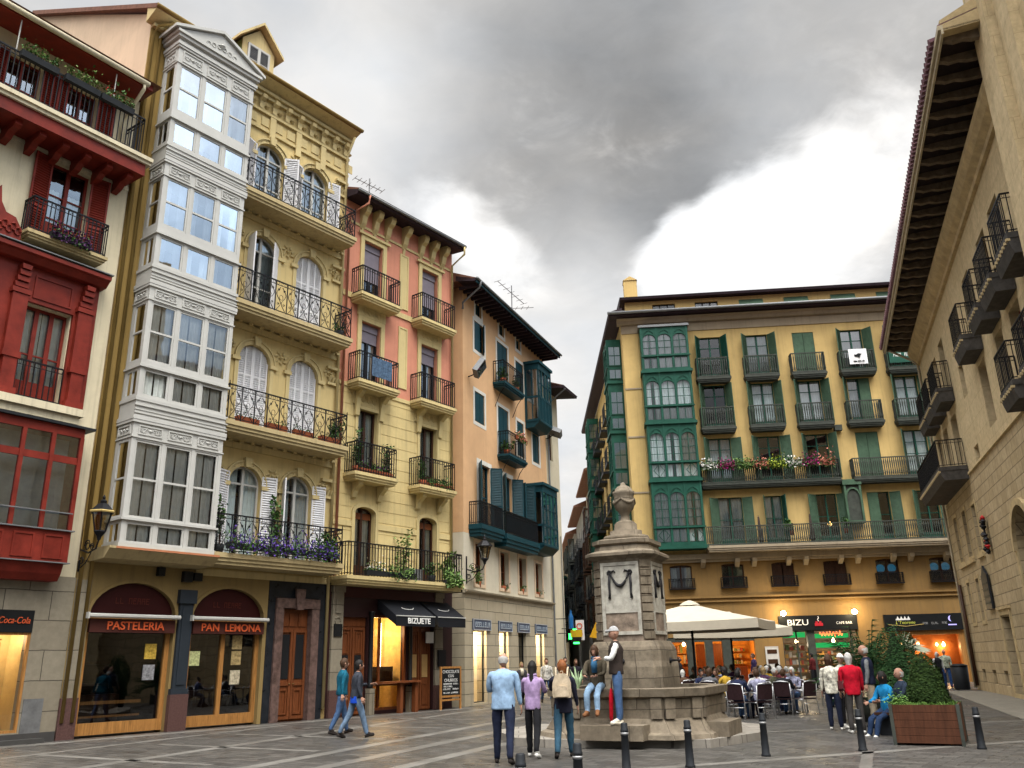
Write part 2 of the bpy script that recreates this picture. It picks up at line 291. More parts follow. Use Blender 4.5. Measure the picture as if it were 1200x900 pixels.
def person(label,loc,face,h=1.72,top=('grey',(.2,.2,.2)),pants=('jeans',(.035,.06,.12)),shoes=('dark',(.03,.03,.03)),hair='brown',style='short',
           lean=.03,legs=(.0,.0,.0,.0),arms=((.05,.12,.15,0),(.05,.12,.15,0)),yaw=0.,nod=0.,wide=1.,hem=-.06,pelvis=None,group=None,sleeve=True,vest=None,coat=0.,collar=None,spread=0.,under=None):
    sc=h/1.75; Vc=Vector
    up=Vc((0,sin(lean),cos(lean))); fw=Vc((0,cos(lean),-sin(lean)))
    P={}; P['pel']=Vc((0,0,0)); P['wai']=up*.17*sc; P['che']=up*.36*sc; P['nb']=up*.51*sc
    nd=Vc((0,sin(lean*.4+nod*.4),cos(lean*.4+nod*.4))); P['nk']=P['nb']+nd*.05*sc
    for i,sd in enumerate((-1,1)):
        k='LR'[i]; P['sh'+k]=up*.455*sc+Vc((sd*.175*sc*wide,0,0))
        f,b,e,inw=arms[i]; d1=Vc((sd*sin(b),sin(f)*cos(b),-cos(f)*cos(b))); P['el'+k]=P['sh'+k]+d1*.285*sc
        b2=b-inw; d2=Vc((sd*sin(b2),sin(f+e)*cos(b2),-cos(f+e)*cos(b2))); P['wr'+k]=P['el'+k]+d2*.25*sc; P['hd'+k]=d2
        P['hp'+k]=Vc((sd*.09*sc*wide,0,-.045*sc)); a,kn=legs[2*i:2*i+2]; sp_=sd*(.03+spread)
        q=lambda g:Vc((sp_*.8,sin(g),-cos(g)))
        P['kn'+k]=P['hp'+k]+q(a)*.425*sc; P['an'+k]=P['kn'+k]+q(a-kn)*.415*sc
        pit=max(-.75,min(.25,(a-kn)*.8)) if pelvis is None else -.1
        P['to'+k]=P['an'+k]+Vc((sd*.03,cos(pit)*.15*sc,sin(pit)*.15*sc-.045*sc)); P['he'+k]=P['an'+k]+Vc((0,-.045*sc,-.055*sc))
    zmin=min(P['anL'].z,P['anR'].z)-.085*sc
    off=Vc((0,0,-zmin if pelvis is None else pelvis))
    for k in P:
        if not k.startswith('hd'): P[k]=P[k]+off
    names=['pel','wai','che','nb','nk']; rad=[.128*wide,.12*wide,.125*wide,.058,.05]
    E=[(0,1),(1,2),(2,3),(3,4)]; lab=[('pel','wai',1),('wai','che',1),('che','nb',1),('nb','nk',0)]
    for k in 'LR':
        b=len(names); names+=['sh'+k,'el'+k,'wr'+k]; rad+=[.062*wide,.047*wide,.033]; E+=[(2,b),(b,b+1),(b+1,b+2)]; lab+=[('che','sh'+k,1),('sh'+k,'el'+k,1),('el'+k,'wr'+k,1 if sleeve else 0)]
        b=len(names); names+=['hp'+k,'kn'+k,'an'+k,'to'+k]; rad+=[.102*wide,.077,.058,.038]; E+=[(0,b),(b,b+1),(b+1,b+2),(b+2,b+3)]; lab+=[('pel','hp'+k,2),('hp'+k,'kn'+k,2),('kn'+k,'an'+k,2),('an'+k,'to'+k,3)]
    V,Fc=skin_eval([P[n] for n in names],E,[r*sc for r in rad],0)
    tor=lambda p:(p-P['pel']).dot(up)
    mb=MB(); n0=0
    for v in V:   # flatten the torso front to back
        t=tor(v)/sc
        if -.1<t<.5 and abs(v.x)<.2*sc*wide:
            d=(v-P['pel']).dot(fw); kf=.74 if pelvis is None else .8; v=v-fw*d*(1-kf)
        mb.v.append(tuple(v))
    segs=[(P[a],P[b],l) for a,b,l in lab]
    for f in Fc:
        c=sum((V[i] for i in f),Vector())/len(f)
        l=min((segdist(c,a,b)/(1.0),l) for a,b,l in segs)[1]
        if l==2 and min((c-P['anL']).length,(c-P['anR']).length)<.05*sc and c.z<min(P['anL'].z,P['anR'].z): l=3
        mb.f.append(f); mb.m.append(l)
    from mathutils import noise as mn
    sd_=Vector((len(label)*.37,rnd.random()*9,0))
    for i,v in enumerate(V):      # folds in the cloth
        p=Vector(mb.v[i]); l=min((segdist(v,a,b),l) for a,b,l in segs)[1]
        if l in (1,2): q=mn.noise_vector(Vector((p.x*13,p.y*13,p.z*22))+sd_)*.011*sc; mb.v[i]=tuple(p+q)
    mb.mi=3
    for k in 'LR':
        t0,t1=P['he'+k],P['to'+k]; mb.tube([t0,(t0+t1)/2+Vc((0,0,.012)),t1,t1+(t1-t0)*.12],[.032*sc,.042*sc,.04*sc,.02*sc],8)
    mb.mi=0
    for k,sd in (('L',-1),('R',1)): add_hand(mb,P['wr'+k],P['hd'+k],sd,sc)
    hc=P['nk']+nd*.108*sc+Vc((0,.018*sc,0)); HM=Matrix.Rotation(-yaw,4,'Z')@Matrix.Rotation(-nod,4,'X')
    hp=lambda th,ph,k=1.0:hc+HM.to_3x3()@(head_pt(th,ph,k)*sc*1.02)
    n=len(mb.v); NA,NP=16,11
    for j in range(NP+1):
        for i in range(NA): mb.v.append(tuple(hp(2*PI*i/NA,-PI/2+PI*j/NP)))
    for j in range(NP):
        for i in range(NA):
            q=(i+1)%NA; mb.f.append((n+j*NA+i,n+j*NA+q,n+(j+1)*NA+q,n+(j+1)*NA+i)); mb.m.append(0)
    H3=HM.to_3x3(); q=lambda x,y,z:hc+H3@(Vc((x,y,z))*sc)
    mb.tube([q(0,.092,.012),q(0,.112,-.02),q(0,.095,-.033)],[.008*sc,.014*sc,.010*sc],6)
    for sd in (-1,1):
        mb.lathe([(.001,-.032),(.012,-.02),(.016,.005),(.012,.026),(.001,.03)],6,*q(sd*.078,.0,-.008)[:2],q(0,0,-.008).z)
        mb.mi=4; e=q(sd*.031,.087,.012); mb.lathe([(.001,-.007),(.011*sc,0),(.001,.007)],6,e.x,e.y,e.z); mb.mi=0
    mb.mi=5; mb.tube([q(-.024,.087,-.056),q(0,.099,-.055),q(.024,.087,-.056)],.006*sc,4); mb.mi=0
    mats=[m_skin,cloth(*top),cloth(*pants),cloth(*shoes),m_eye,m_lip]
    me=mb.mesh('person',mats,True); o=put('person',me,None,loc,-face); tag(o,label,'person',group)
    # clothing: jacket or jumper as a loft round the torso
    g=MB(); rr=random.Random(label); RN=28; rings=[]; sdp=rr.random()*6
    prof=[(hem,.158,.118),(hem+.05,.160,.122),(.06,.155,.118),(.16,.148,.112),(.27,.158,.118),(.36,.172,.120),(.43,.168,.104),(.475,.135,.082),(.505,.085,.066),(.525,.06,.056)]
    if coat: prof=[(-coat,.178,.135),(-coat*.6,.172,.135),(hem,.162,.124)]+prof[1:]
    pr2=[]
    for (t0_,a0_,b0_),(t1_,a1_,b1_) in zip(prof,prof[1:]): pr2+=[(t0_,a0_,b0_),((t0_+t1_)/2,(a0_+a1_)/2,(b0_+b1_)/2)]
    prof=[(hem-.0,prof[0][1]*.93,prof[0][2]*.93)]+pr2+[prof[-1]]
    for t_,a,b in prof:
        base=P['pel']+(up*t_*sc if t_>0 or pelvis is not None else Vc((0,0,t_*sc))); fl=fw if (t_>0) else Vc((0,1,0))
        ring=[]
        for i in range(RN):
            w_=2*PI*i/RN; k=1+.05*sin(4*w_+t_*13+sdp)+.03*sin(7*w_-t_*26+sdp)+.02*sin(11*w_+t_*40)
            ring.append(base+Vc((cos(w_)*a*wide*sc*k,0,0))+fl*(sin(w_)*b*wide*sc*k+(.01 if t_<.2 else 0)))
        rings.append(ring)
    for r in rings: g.v+=[tuple(p) for p in r]
    for j in range(len(rings)-1):
        for i in range(RN):
            k=(i+1)%RN; g.f.append((j*RN+i,j*RN+k,(j+1)*RN+k,(j+1)*RN+i)); g.m.append(0)
    if collar: 
        g.mi=1; [g.tube([P['nb']+Vc((cos(a)*.075*sc,sin(a)*.072*sc+.008,dz)) for a in [2*PI*i/12 for i in range(13)]],.03*sc,6) for dz in (-.02,.02)]
        if collar[0]!=top[0]: g.tube([P['nb']+fw*.1*sc+up*.0,P['che']+fw*.14*sc+up*.06,P['che']+fw*.13*sc-up*.1],[.05*sc,.07*sc,.06*sc],8)
    part('jacket',g,[cloth(*(vest or top)),cloth(*(collar or top))],o,smooth=True)
    if under:
        g=MB(); P0=P['pel']; rg=[[P0+Vc((cos(2*PI*i/20)*a*wide*sc*(1+.04*sin(i*1.9)),sin(2*PI*i/20)*b*wide*sc,z*sc)) for i in range(20)] for z,a,b in ((hem-.11,.150,.115),(hem-.04,.153,.116),(hem+.04,.150,.112))]
        for r in rg: g.v+=[tuple(p) for p in r]
        for j in range(2):
            for i in range(20): k=(i+1)%20; g.f.append((j*20+i,j*20+k,(j+1)*20+k,(j+1)*20+i)); g.m.append(0)
        part('shirt',g,cloth(*under),o,smooth=True)
    # hair
    if style:
        g=MB(); hm=hairm(hair,HAIR[hair]) if style!='cap' else cloth('cap_'+hair,{'white':(.6,.6,.58),'grey':(.3,.3,.3)}.get(hair,(.4,.4,.4)))
        NA,NP=22,15; idx={}
        def cov(th,z):
            t_=abs((th+PI)%(2*PI)-PI)
            if style=='fringe': return t_>1.35 and -.45<z<.35
            if style=='short': return z>.50-.12*cos(3*t_)*.3 if t_<.8 else (z>-.1 if t_<1.75 else z>-.62)
            if style=='cap': return z>.38
            if style in('bob','long'): return z>.52 if t_<.7 else z>-1.
        for j in range(NP+1):
            ph=-PI/2+PI*j/NP; z=sin(ph)
            for i in range(NA):
                th=2*PI*i/NA; k=1.085+rr.random()*.07+(.06 if style in('bob','long') and z<.3 else 0)
                p=head_pt(th,max(ph,-.7) if style in('bob','long') else ph,k)
                if style in('bob','long') and z<-.35: p.z-= (.055 if style=='bob' else .2)*(-z-.35)/.65; p.y-=.012
                g.v.append(tuple(hc+H3@(p*sc*1.02)))
        for j in range(NP):
            for i in range(NA):
                th=2*PI*(i+.5)/NA; z=sin(-PI/2+PI*(j+.5)/NP)
                if cov(th,z): k=(i+1)%NA; g.f.append((j*NA+i,j*NA+k,(j+1)*NA+k,(j+1)*NA+i)); g.m.append(0)
        if style=='cap': g.tube([q(-.05,.10,.045),q(0,.15,.035),q(.05,.10,.045)],[.02*sc,.03*sc,.02*sc],6)
        part('hair' if style!='cap' else 'cap',g,hm,o,smooth=True)
    o['_P']=0; del o['_P']
    return o,{k:(Matrix.Rotation(-face,4,'Z')@P[k].to_4d()).to_3d()+Vector(loc) for k in P}
JE=('jeans',(.045,.085,.17)); NAVY=('navy',(.012,.016,.035)); BLK=('black',(.012,.012,.014)); WHT=('white',(.6,.6,.58)); SH=('trainer',(.55,.54,.5)); DSH=('darkshoe',(.02,.016,.014))
stand=(.03,.02,-.02,.02); walk1=(.38,.12,-.32,.25); walk2=(-.3,.35,.34,.1)
sit=(1.5,1.5,1.48,1.5)
# two men walking on the left
person('man in dark grey hoodie over bright blue shirt walking past the cafe window',(-3.85,21.33,0),1.15,1.76,('charcoal',(.03,.034,.045)),('fadedjeans',(.10,.15,.22)),DSH,'black','short',lean=.06,legs=(-.30,.25,.34,.08),arms=((.5,.15,1.2,.4),(-.15,.15,.5,0)),under=('vividblue',(.01,.06,.45)),wide=1.12)
person('man in teal jacket walking partly hidden behind the hooded man',(-4.45,22.6,0),1.1,1.80,('teal',(.006,.075,.12)),JE,DSH,'brown','short',lean=.05,legs=(.28,.1,-.22,.25),arms=((.1,.12,.3,0),(-.25,.2,.2,0)),wide=1.12)
# three people seen from behind
person('old man from behind in pale blue sweater and navy trousers',(-.27,15.35,0),.12,1.76,('paleblue',(.21,.31,.44)),NAVY,DSH,'grey','fringe',lean=.07,legs=(.16,.05,-.2,.22),arms=((.25,.16,1.3,.3),(.05,.14,.12,0)),nod=.25,wide=1.22,hem=-.12)
person('girl from behind in lilac hoodie and black leggings',(.24,16.2,0),.22,1.62,('lilac',(.30,.21,.36)),BLK,SH,'black','long',lean=.04,legs=(.24,.1,-.22,.3),arms=((.6,.2,1.5,.3),(.5,.2,1.4,.4)),nod=.2,wide=.98,hem=-.1,collar=('lilac',(.30,.21,.36)))
_,J=person('woman from behind with short red hair, navy jacket and blue jeans',(.78,16.1,0),.1,1.63,('navyjacket',(.012,.012,.022)),('tealjeans',(.025,.065,.10)),DSH,'red','bob',lean=.04,legs=(-.2,.3,.25,.1),arms=((.7,.15,1.3,.5),(.1,.14,.2,0)),yaw=-.5,wide=1.1,hem=-.17)
b=MB()
bp=[(-.15,.0),(.15,.0),(.165,.06),(.16,.24),(.12,.36),(.06,.40),(-.06,.40),(-.12,.36),(-.16,.24),(-.165,.06)]
b.prism(bp,-.29,-.13); b.prism([(x*.72,.02+z*.45) for x,z in bp],-.335,-.29)
for sx in (-.1,.1): b.tube([(sx,-.16,.36),(sx*1.05,-.09,.47),(sx*1.1,.04,.5),(sx*1.2,.13,.40),(sx*1.5,.13,.22),(sx*1.4,-.13,.05)],.016,6)
b.tube([(-.03,-.2,.39),(-.02,-.2,.44),(.02,-.2,.44),(.03,-.2,.39)],.008,5)
bo=part('backpack',b,cloth('beige',(.42,.34,.24)),None,(.78,16.1,.99),-.1); tag(bo,'beige rucksack worn on the back of the red haired woman','backpack')
# on the fountain
_,JS=person('woman with scarf sitting on the fountain rim with legs dangling',(1.58,18.02,0),3.55,1.66,('olive',(.055,.045,.03)),('lightjeans',(.20,.30,.42)),('tan',(.16,.07,.03)),'brown','bob',lean=.12,legs=(1.45,1.4,1.4,1.5),arms=((.6,.1,.75,.5),(.6,.1,.75,.5)),pelvis=1.15,nod=.35,wide=1.1,collar=('scarf',(.03,.10,.19)))
person('man in brown quilted gilet, white shirt and jeans standing on the fountain step',(1.92,17.5,.42),-1.5,1.80,('whiteshirt',(.62,.62,.6)),JE,('cream',(.55,.5,.4)),'grey','cap',lean=.0,legs=(.02,.02,-.03,.02),arms=((.35,.2,1.35,.7),(.3,.2,1.3,.7)),yaw=-.3,wide=1.15,vest=('gilet',(.035,.026,.022)),hem=-.08,spread=.09)
# right group
G1='old friends chatting beside the wooden planter'
person('woman in white blouse with olive pattern and navy trousers, left of group',(7.12,20.55,0),.5,1.60,('pattern',(.52,.50,.42)),NAVY,SH,'brown','bob',legs=stand,wide=1.1,hem=-.13,yaw=.8,group=G1)
person('woman with white cap half hidden behind the red waistcoat',(7.5,20.9,0),2.6,1.62,('greyblouse',(.36,.36,.32)),BLK,SH,'white','cap',legs=stand,wide=1.05,yaw=.5,group=G1)
person('white haired woman from behind in bright red waistcoat and grey trousers',(7.22,19.55,0),.1,1.63,('redvest',(.42,.006,.02)),('greytrousers',(.055,.05,.047)),SH,'white','bob',legs=stand,arms=((.1,.1,.1,0),(.1,.1,.2,0)),wide=1.18,hem=-.14,yaw=.25,group=G1)
person('tall grey haired man in navy sleeveless cardigan and grey sleeves',(8.12,20.85,0),-1.2,1.80,('greysleeve',(.16,.165,.17)),('beigetrousers',(.30,.25,.18)),DSH,'white','fringe',legs=stand,wide=1.1,vest=NAVY,nod=.25,group=G1)
person('curly haired woman in bright blue top sitting beside the planter',(7.72,19.0,0),-1.9,1.62,('brightblue',(.01,.17,.36)),('navyjeans',(.015,.03,.07)),SH,'black','bob',lean=.1,legs=(1.25,.9,1.3,1.0),arms=((.5,.15,.9,.3),(.4,.15,.9,.3)),pelvis=.52,yaw=.5,wide=1.1,group=G1)
person('bald man in navy jumper sitting next to the conical bush',(8.32,19.6,0),-1.6,1.74,('navyjumper',(.02,.03,.05)),('greytrousers',(.055,.05,.047)),DSH,'white','fringe',legs=sit,arms=((.5,.15,.9,.3),(.4,.15,.9,.3)),pelvis=.52,wide=1.12,group=G1)
G2='old people by the lit bar'
person('bald man in patterned shirt in front of the brown lit bar',(20.3,42.6,0),3.6,1.74,('foliage',(.33,.36,.27)),('blue',(.03,.07,.2)),DSH,'white','fringe',legs=stand,wide=1.15,group=G2)
person('woman in black waistcoat over white shirt near the brown lit bar',(19.75,42.2,0),3.0,1.62,('whiteblouse',(.55,.55,.52)),BLK,DSH,'white','bob',legs=stand,wide=1.15,vest=BLK,group=G2)
person('woman in cream top with blond curls beside the bald man',(19.2,42.6,0),2.6,1.6,('creamtop',(.5,.45,.36)),NAVY,DSH,'blond','bob',legs=stand,wide=1.05,group=G2)
# far strollers by the lit shop windows
G3='strollers at the mouth of the street'
person('man in checked shirt and jeans walking toward the square',(1.15,37.0,0),2.9,1.76,('check',(.40,.38,.34)),JE,DSH,'brown','short',legs=walk1,wide=1.1,group=G3)
person('grey haired woman in cream scarf near the lit shop windows',(.12,35.5,0),2.9,1.62,('darkcoat',(.05,.045,.05)),BLK,DSH,'blond','bob',legs=walk2,collar=('creamscarf',(.5,.45,.35)),group=G3)
person('woman in black coat with red lipstick by the signpost',(2.35,36.5,0),3.1,1.66,('blackcoat',(.014,.012,.018)),BLK,DSH,'brown','long',legs=stand,coat=.3,group=G3)
person('man in black jacket walking in the dark street mouth',(2.05,39.0,0),3.1,1.8,('blackjacket',(.02,.02,.025)),NAVY,DSH,'black','short',legs=walk1,group=G3)
# terrace: diners
CH=[];DIN=[]
m_alu=mat('brushed_aluminium',(.55,.55,.56),.3,.9,var=.05,bump=0); m_weave=mat('dark_weave',(.03,.014,.016),.7,var=.3,vs=20,bump=.3,bs=120)
m_table=mat('grey_table_top',(.3,.3,.31),.35,.4,var=.1,bump=0)
def chair_meshes():
    f=MB()
    for sx in (-.24,.24):
        f.tube([(sx,-.27,0),(sx,-.2,.43),(sx*.98,-.27,.86)],.014,6); f.tube([(sx,.25,0),(sx,.22,.45),(sx,.2,.66),(sx,.1,.68),(sx,-.22,.66)],.014,6); f.tube([(sx,-.2,.42),(sx,.22,.42)],.012,5)
    f.tube([(-.235,-.27,.86),(-.19,-.30,.90),(0,-.325,.92),(.19,-.30,.90),(.235,-.27,.86)],.015,6); f.tube([(-.24,-.22,.3),(.24,-.22,.3)],.01,5)
    s=MB(); s.box(-.23,.23,-.2,.22,.42,.45)
    b=MB(); n=6
    for i in range(n):
        x0,x1=-.22+.44*i/n,-.22+.44*(i+1)/n; y=lambda x:-.305+.5*x*x
        b.hexa([(x0,y(x0)+.05,.50),(x1,y(x1)+.05,.50),(x1,y(x1)+.07,.5),(x0,y(x0)+.07,.5),(x0,y(x0)-.01,.89),(x1,y(x1)-.01,.89),(x1,y(x1)+.01,.89),(x0,y(x0)+.01,.89)])
    return f.mesh('frame',m_alu,True),s.mesh('seat',m_weave),b.mesh('backrest',m_weave)
CM=chair_meshes()
def chair(x,y,face,label):
    r=thing('cafe_chair',label,'chair',(x,y,0),-face,'aluminium chairs of the cafe terrace')
    for nme,me in zip(('frame','seat','backrest'),CM): put(nme,me,r)
def table_meshes():
    a=MB(); a.box(-.36,.36,-.36,.36,.72,.745); a.frame(-.37,.37,0,.03,.012,0,.01) if 0 else None
    b=MB(); b.tube([(0,0,.03),(0,0,.72)],.03,8)
    for k in range(4): b.tube([(0,0,.06),(.3*cos(PI/4+k*PI/2),.3*sin(PI/4+k*PI/2),.02)],.018,5)
    return a.mesh('table_top',m_table),b.mesh('pedestal',m_alu,True)
TM=table_meshes()
TAB=[(6.4,25.35,.25,'by the fountain'),(7.95,26.75,.1,'by the standing group'),(6.2,28.9,0,'in second row left'),(8.35,29.9,.2,'in second row right'),(6.7,32.6,0,'under front parasol'),(9.5,33.2,.1,'below green window'),(8.3,36.6,0,'by menu board'),(10.5,29.6,.3,'right of the terrace'),(7.5,34.7,.1,'behind parasol pole'),(5.3,30.6,.2,'behind fountain basin'),(10.3,37.2,0,'nearest bar door')]
COLS=[('d_navy',(.015,.02,.05)),('d_black',(.013,.013,.016)),('d_grey',(.09,.09,.1)),('d_maroon',(.07,.012,.018)),('d_olive',(.05,.05,.03)),('d_brown',(.07,.04,.025)),('d_white',(.5,.49,.46)),('d_yellow',(.42,.26,.03)),('d_bluegrey',(.07,.1,.15)),('d_pattern',(.22,.22,.3)),('d_plum',(.05,.02,.05)),('d_teal',(.02,.08,.09))]
CN=['navy','black','grey','maroon','olive','brown','white','mustard','blue grey','patterned','plum','dark teal']
HS=[('black','short','short black hair'),('brown','bob','bobbed brown hair'),('grey','short','short grey hair'),('brown','short','short brown hair'),('black','long','long black hair'),('white','bob','white hair'),('blond','bob','blond hair')]
OV={(0,0):(0,0),(0,1):(9,3),(1,0):(1,3),(1,1):(7,1)}
k=0
for ti,(tx,ty,ta,desc) in enumerate(TAB):
    r=thing('cafe_table','square grey terrace table set '+desc,'table',(tx,ty,0),ta,'terrace tables'); put('table_top',TM[0],r); put('pedestal',TM[1],r)
    for si in range(4):
        a=ta+[PI+.35,PI-.5,-.35,.5][si]; d=.72; x,y=tx+sin(a)*d,ty+cos(a)*d; fc=a+PI
        side=['front left','front right','back left','back right'][si]
        chair(x,y,fc,'aluminium cafe chair, dark woven back, %s seat, table %s'%(side,desc))
        if (ti,si) in ((1,1),(5,0),(7,1)): continue
        ci,hi=OV.get((ti,si),((k*5+3)%12,(k*3+1)%7)); k+=1
        c=COLS[ci]; hh=HS[hi]
        person('diner, %s top, %s, %s seat of table %s'%(CN[ci],hh[2],side,desc),(x-sin(fc)*.0,y-cos(fc)*.0,0),fc+.15*((k%3)-1),1.6+.04*(k%5),c,JE if k%2 else NAVY,DSH,hh[0],hh[1],lean=.12+.05*(k%3),legs=(1.5,1.55,1.45,1.5),arms=((.5,.15,.95,.3),(.45,.2,1.0+.2*(k%3),.3)),pelvis=.53,yaw=.3*((k%3)-1),nod=.15,wide=1.05+.05*(k%3),group='diners sitting at the cafe terrace')
    for j in range(2):
        m=MB(); m.lathe([(.03,0),(.034,.1),(.036,.12)] if j else [(.05,0),(.055,.012),(.03,.02),(.04,.07)],8)
        tag(part('glass' if j else 'cup',m,m_white if j==0 else m_glass,None,(tx+(.15 if j else -.12),ty+.05,.745),smooth=True),('white cup on the table ' if j==0 else 'drinking glass on the table ')+desc,'cup' if j==0 else 'glass','cups and glasses on the terrace tables')
G4='people standing at the cafe front'
person('waiter in purple shirt standing in front of the orange lit window',(11.6,44.0,0),-1.8,1.75,('purple',(.03,.02,.06)),BLK,DSH,'brown','short',legs=stand,group=G4)
person('customer in maroon top at the green lit bar door',(15.3,46.5,0),-.6,1.72,('maroontop',(.09,.012,.012)),BLK,DSH,'black','short',legs=stand,group=G4)
person('woman in black dress just inside the terrace edge by the fountain',(7.6,42.5,0),2.4,1.68,('blackdress',(.014,.013,.016)),BLK,DSH,'brown','long',legs=stand,group=G4)
# parasols
m_canvas=mat('cream_canvas',(.46,.41,.32),.9,var=.06,vs=3,bump=.1)
def parasol(cx,cy,hw,hd,ze,za,label,rz=0):
    r=thing('terrace_parasol',label,'parasol',(cx,cy,0),rz,'cream parasols over the terrace')
    c=MB(); N=8
    def edge(t): # rectangle perimeter with slight sag between the corners
        pts=[(-hw,-hd),(hw,-hd),(hw,hd),(-hw,hd)]; i=int(t)%4; u=t-int(t); a,b=pts[i],pts[(i+1)%4]; return (a[0]+(b[0]-a[0])*u,a[1]+(b[1]-a[1])*u,.10*math.sin(PI*u)*1.0)
    E_=[edge(4*i/(4*N)) for i in range(4*N)]; M=len(E_); R=5
    for j in range(R+1):
        s=.06+.94*j/R; zz_=za-(za-ze)*(s**.92)
        for (x,y,g) in E_: c.v.append((x*s,y*s,zz_-.0+g*s*s*-.35))
    for j in range(R):
        for i in range(M): q=(i+1)%M; c.f.append((j*M+i,j*M+q,(j+1)*M+q,(j+1)*M+i)); c.m.append(0)
    n=len(c.v)
    for (x,y,g) in E_: c.v.append((x*1.002,y*1.002,ze-g*.35-.30))
    for i in range(M): q=(i+1)%M; c.f.append((R*M+i,R*M+q,n+q,n+i)); c.m.append(0)
    co=part('canopy',c,m_canvas,r)
    v=MB(); v.lathe([(.34,.0),(.22,.10),(.05,.17)],4,0,0,za-.06,hw/hd*.9,1,PI/4); part('vent_cap',v,m_canvas,co)
    p=MB(); p.tube([(0,0,.05),(0,0,za)],.045,8); part('pole',p,m_iron2,r,smooth=True)
    b=MB(); b.box(-.4,.4,-.4,.4,0,.08); part('base',b,m_iron2,r)
    for i in range(8):
        q=E_[i*N//2]; m=MB(); m.tube([(0,0,za-.12),(q[0]*.97,q[1]*.97,ze-.06)],.014,4); part('rib',m,m_iron2,r)
parasol(6.25,31.7,2.65,1.8,2.82,3.48,'cream canvas parasol in front, nearest the fountain',-.436)
parasol(8.7,36.2,2.25,1.9,2.66,3.28,'cream canvas parasol behind the first, toward the lit bar',-.2)
# ------------------------------------------------------------------ fountain
m_fst=stone('fountain_stone',(.18,.146,.105),(.265,.22,.16),(.07,.056,.043),1.1,.55,.008,var=1.0,bst=.9)
m_fst2=mat('fountain_pink_stone',(.20,.155,.118),.85,var=.6,vs=5,bump=.5,bs=30); m_panel=mat('pale_marble_panel',(.36,.34,.29),.7,var=.35,vs=6,bump=.15)
m_bronze=mat('dark_bronze',(.025,.024,.026),.5,.4,bump=.2); m_water=mat('dark_water',(.02,.025,.02),.06,bump=.2,bs=6)
FA=math.atan2(-.423,.906); FO=(2.55,19.25)
ft=thing('stone_fountain','old stone fountain with garlanded pillar, urn on top and octagonal basin','fountain',(FO[0],FO[1],.15),FA)
def oct_(h,c): return [(-h+c,-h),(h-c,-h),(h,-h+c),(h,h-c),(h-c,h),(-h+c,h),(-h,h-c),(-h,-h+c)]
def loft(mb,prof,c,inner=None):   # prof: (half width, z)
    n=len(mb.v); 
    for h,z in prof: mb.v+=[(x,y,z) for x,y in oct_(h,c)]
    for j in range(len(prof)-1):
        for i in range(8): q=(i+1)%8; mb.f.append((n+j*8+i,n+j*8+q,n+(j+1)*8+q,n+(j+1)*8+i)); mb.m.append(mb.mi)
    return n
b=MB(); n=loft(b,[(1.82,0),(1.80,.08),(1.70,.12),(1.60,.30),(1.575,.34),(1.56,.36),(1.58,.70),(1.56,.72),(1.66,.76),(1.68,.90),(1.62,.91),(1.38,.91),(1.36,.70)],.62)
for s,a in ((1,0),): pass
# pilasters at the chamfer edges
part('basin',b,m_fst,ft)
m=MB()
for (x0,y0),(x1,y1) in [(oct_(1.60,.62)[i],oct_(1.60,.62)[(i+1)%8]) for i in range(8)]:
    L=math.hypot(x1-x0,y1-y0); dx,dy=(x1-x0)/L,(y1-y0)/L; nx,ny=dy,-dx
    for t0 in (.03,L-.25):
        def P(u,o,z): return (x0+dx*u+nx*o,y0+dy*u+ny*o,z)
        m=MB(); m.hexa([P(t0,.02,.36),P(t0+.22,.02,.36),P(t0+.22,-.04,.36),P(t0,-.04,.36),P(t0,.03,.73),P(t0+.22,.03,.73),P(t0+.22,-.04,.73),P(t0,-.04,.73)]); part('pilaster',m,m_fst,ft)
m=MB(); m.prism(oct_(1.37,.55),.60,.70,'z'); part('water',m,m_water,ft)
# steps
def rotbox(mb,u0,u1,v0,v1,z0,z1): mb.box(u0,u1,v0,v1,z0,z1)
m=MB(); m.box(-.55,.70,-2.12,-1.63,0,.27); part('step',m,m_fst,ft)
m=MB(); m.box(1.62,2.04,-.9,.35,0,.27); part('step',m,m_fst,ft)
# pedestal (wide lower stage), shaft, cornice
PX,PY=-.05,-.02
m=MB(); 
def loft2(mb,prof,c):
    n=len(mb.v)
    for h,z in prof: mb.v+=[(PX+x,PY+y,z) for x,y in oct_(h,c)]
    for j in range(len(prof)-1):
        for i in range(8): q=(i+1)%8; mb.f.append((n+j*8+i,n+j*8+q,n+(j+1)*8+q,n+(j+1)*8+i)); mb.m.append(mb.mi)
    mb.f.append(tuple(n+(len(prof)-1)*8+i for i in range(8))); mb.m.append(mb.mi)
loft2(m,[(.80,.55),(.80,1.30),(.78,1.42),(.78,1.62),(.76,1.70),(.70,1.80),(.68,1.82)],.14); part('pedestal',m,m_fst,ft)
m=MB(); loft2(m,[(.62,1.80),(.62,3.50),(.63,3.52)],.16); part('shaft',m,m_fst2,ft)
for i in range(8):     # quoins at the chamfered corners
    if i%2==0: continue
    (x0,y0),(x1,y1)=oct_(.62,.16)[i],oct_(.62,.16)[(i+1)%8]; cx,cy=(x0+x1)/2,(y0+y1)/2; a=math.atan2(cy,cx)
    q=MB()
    for j in range(9):
        z0=1.86+j*.185; q.hexa([(PX+cx+dx*cos(a)-dy*sin(a),PY+cy+dx*sin(a)+dy*cos(a),z) for z in (z0,z0+.155) for dx,dy in ((-.08,-.13),(.035,-.13),(.035,.13),(-.08,.13))])
    part('quoin',q,m_fst,ft)
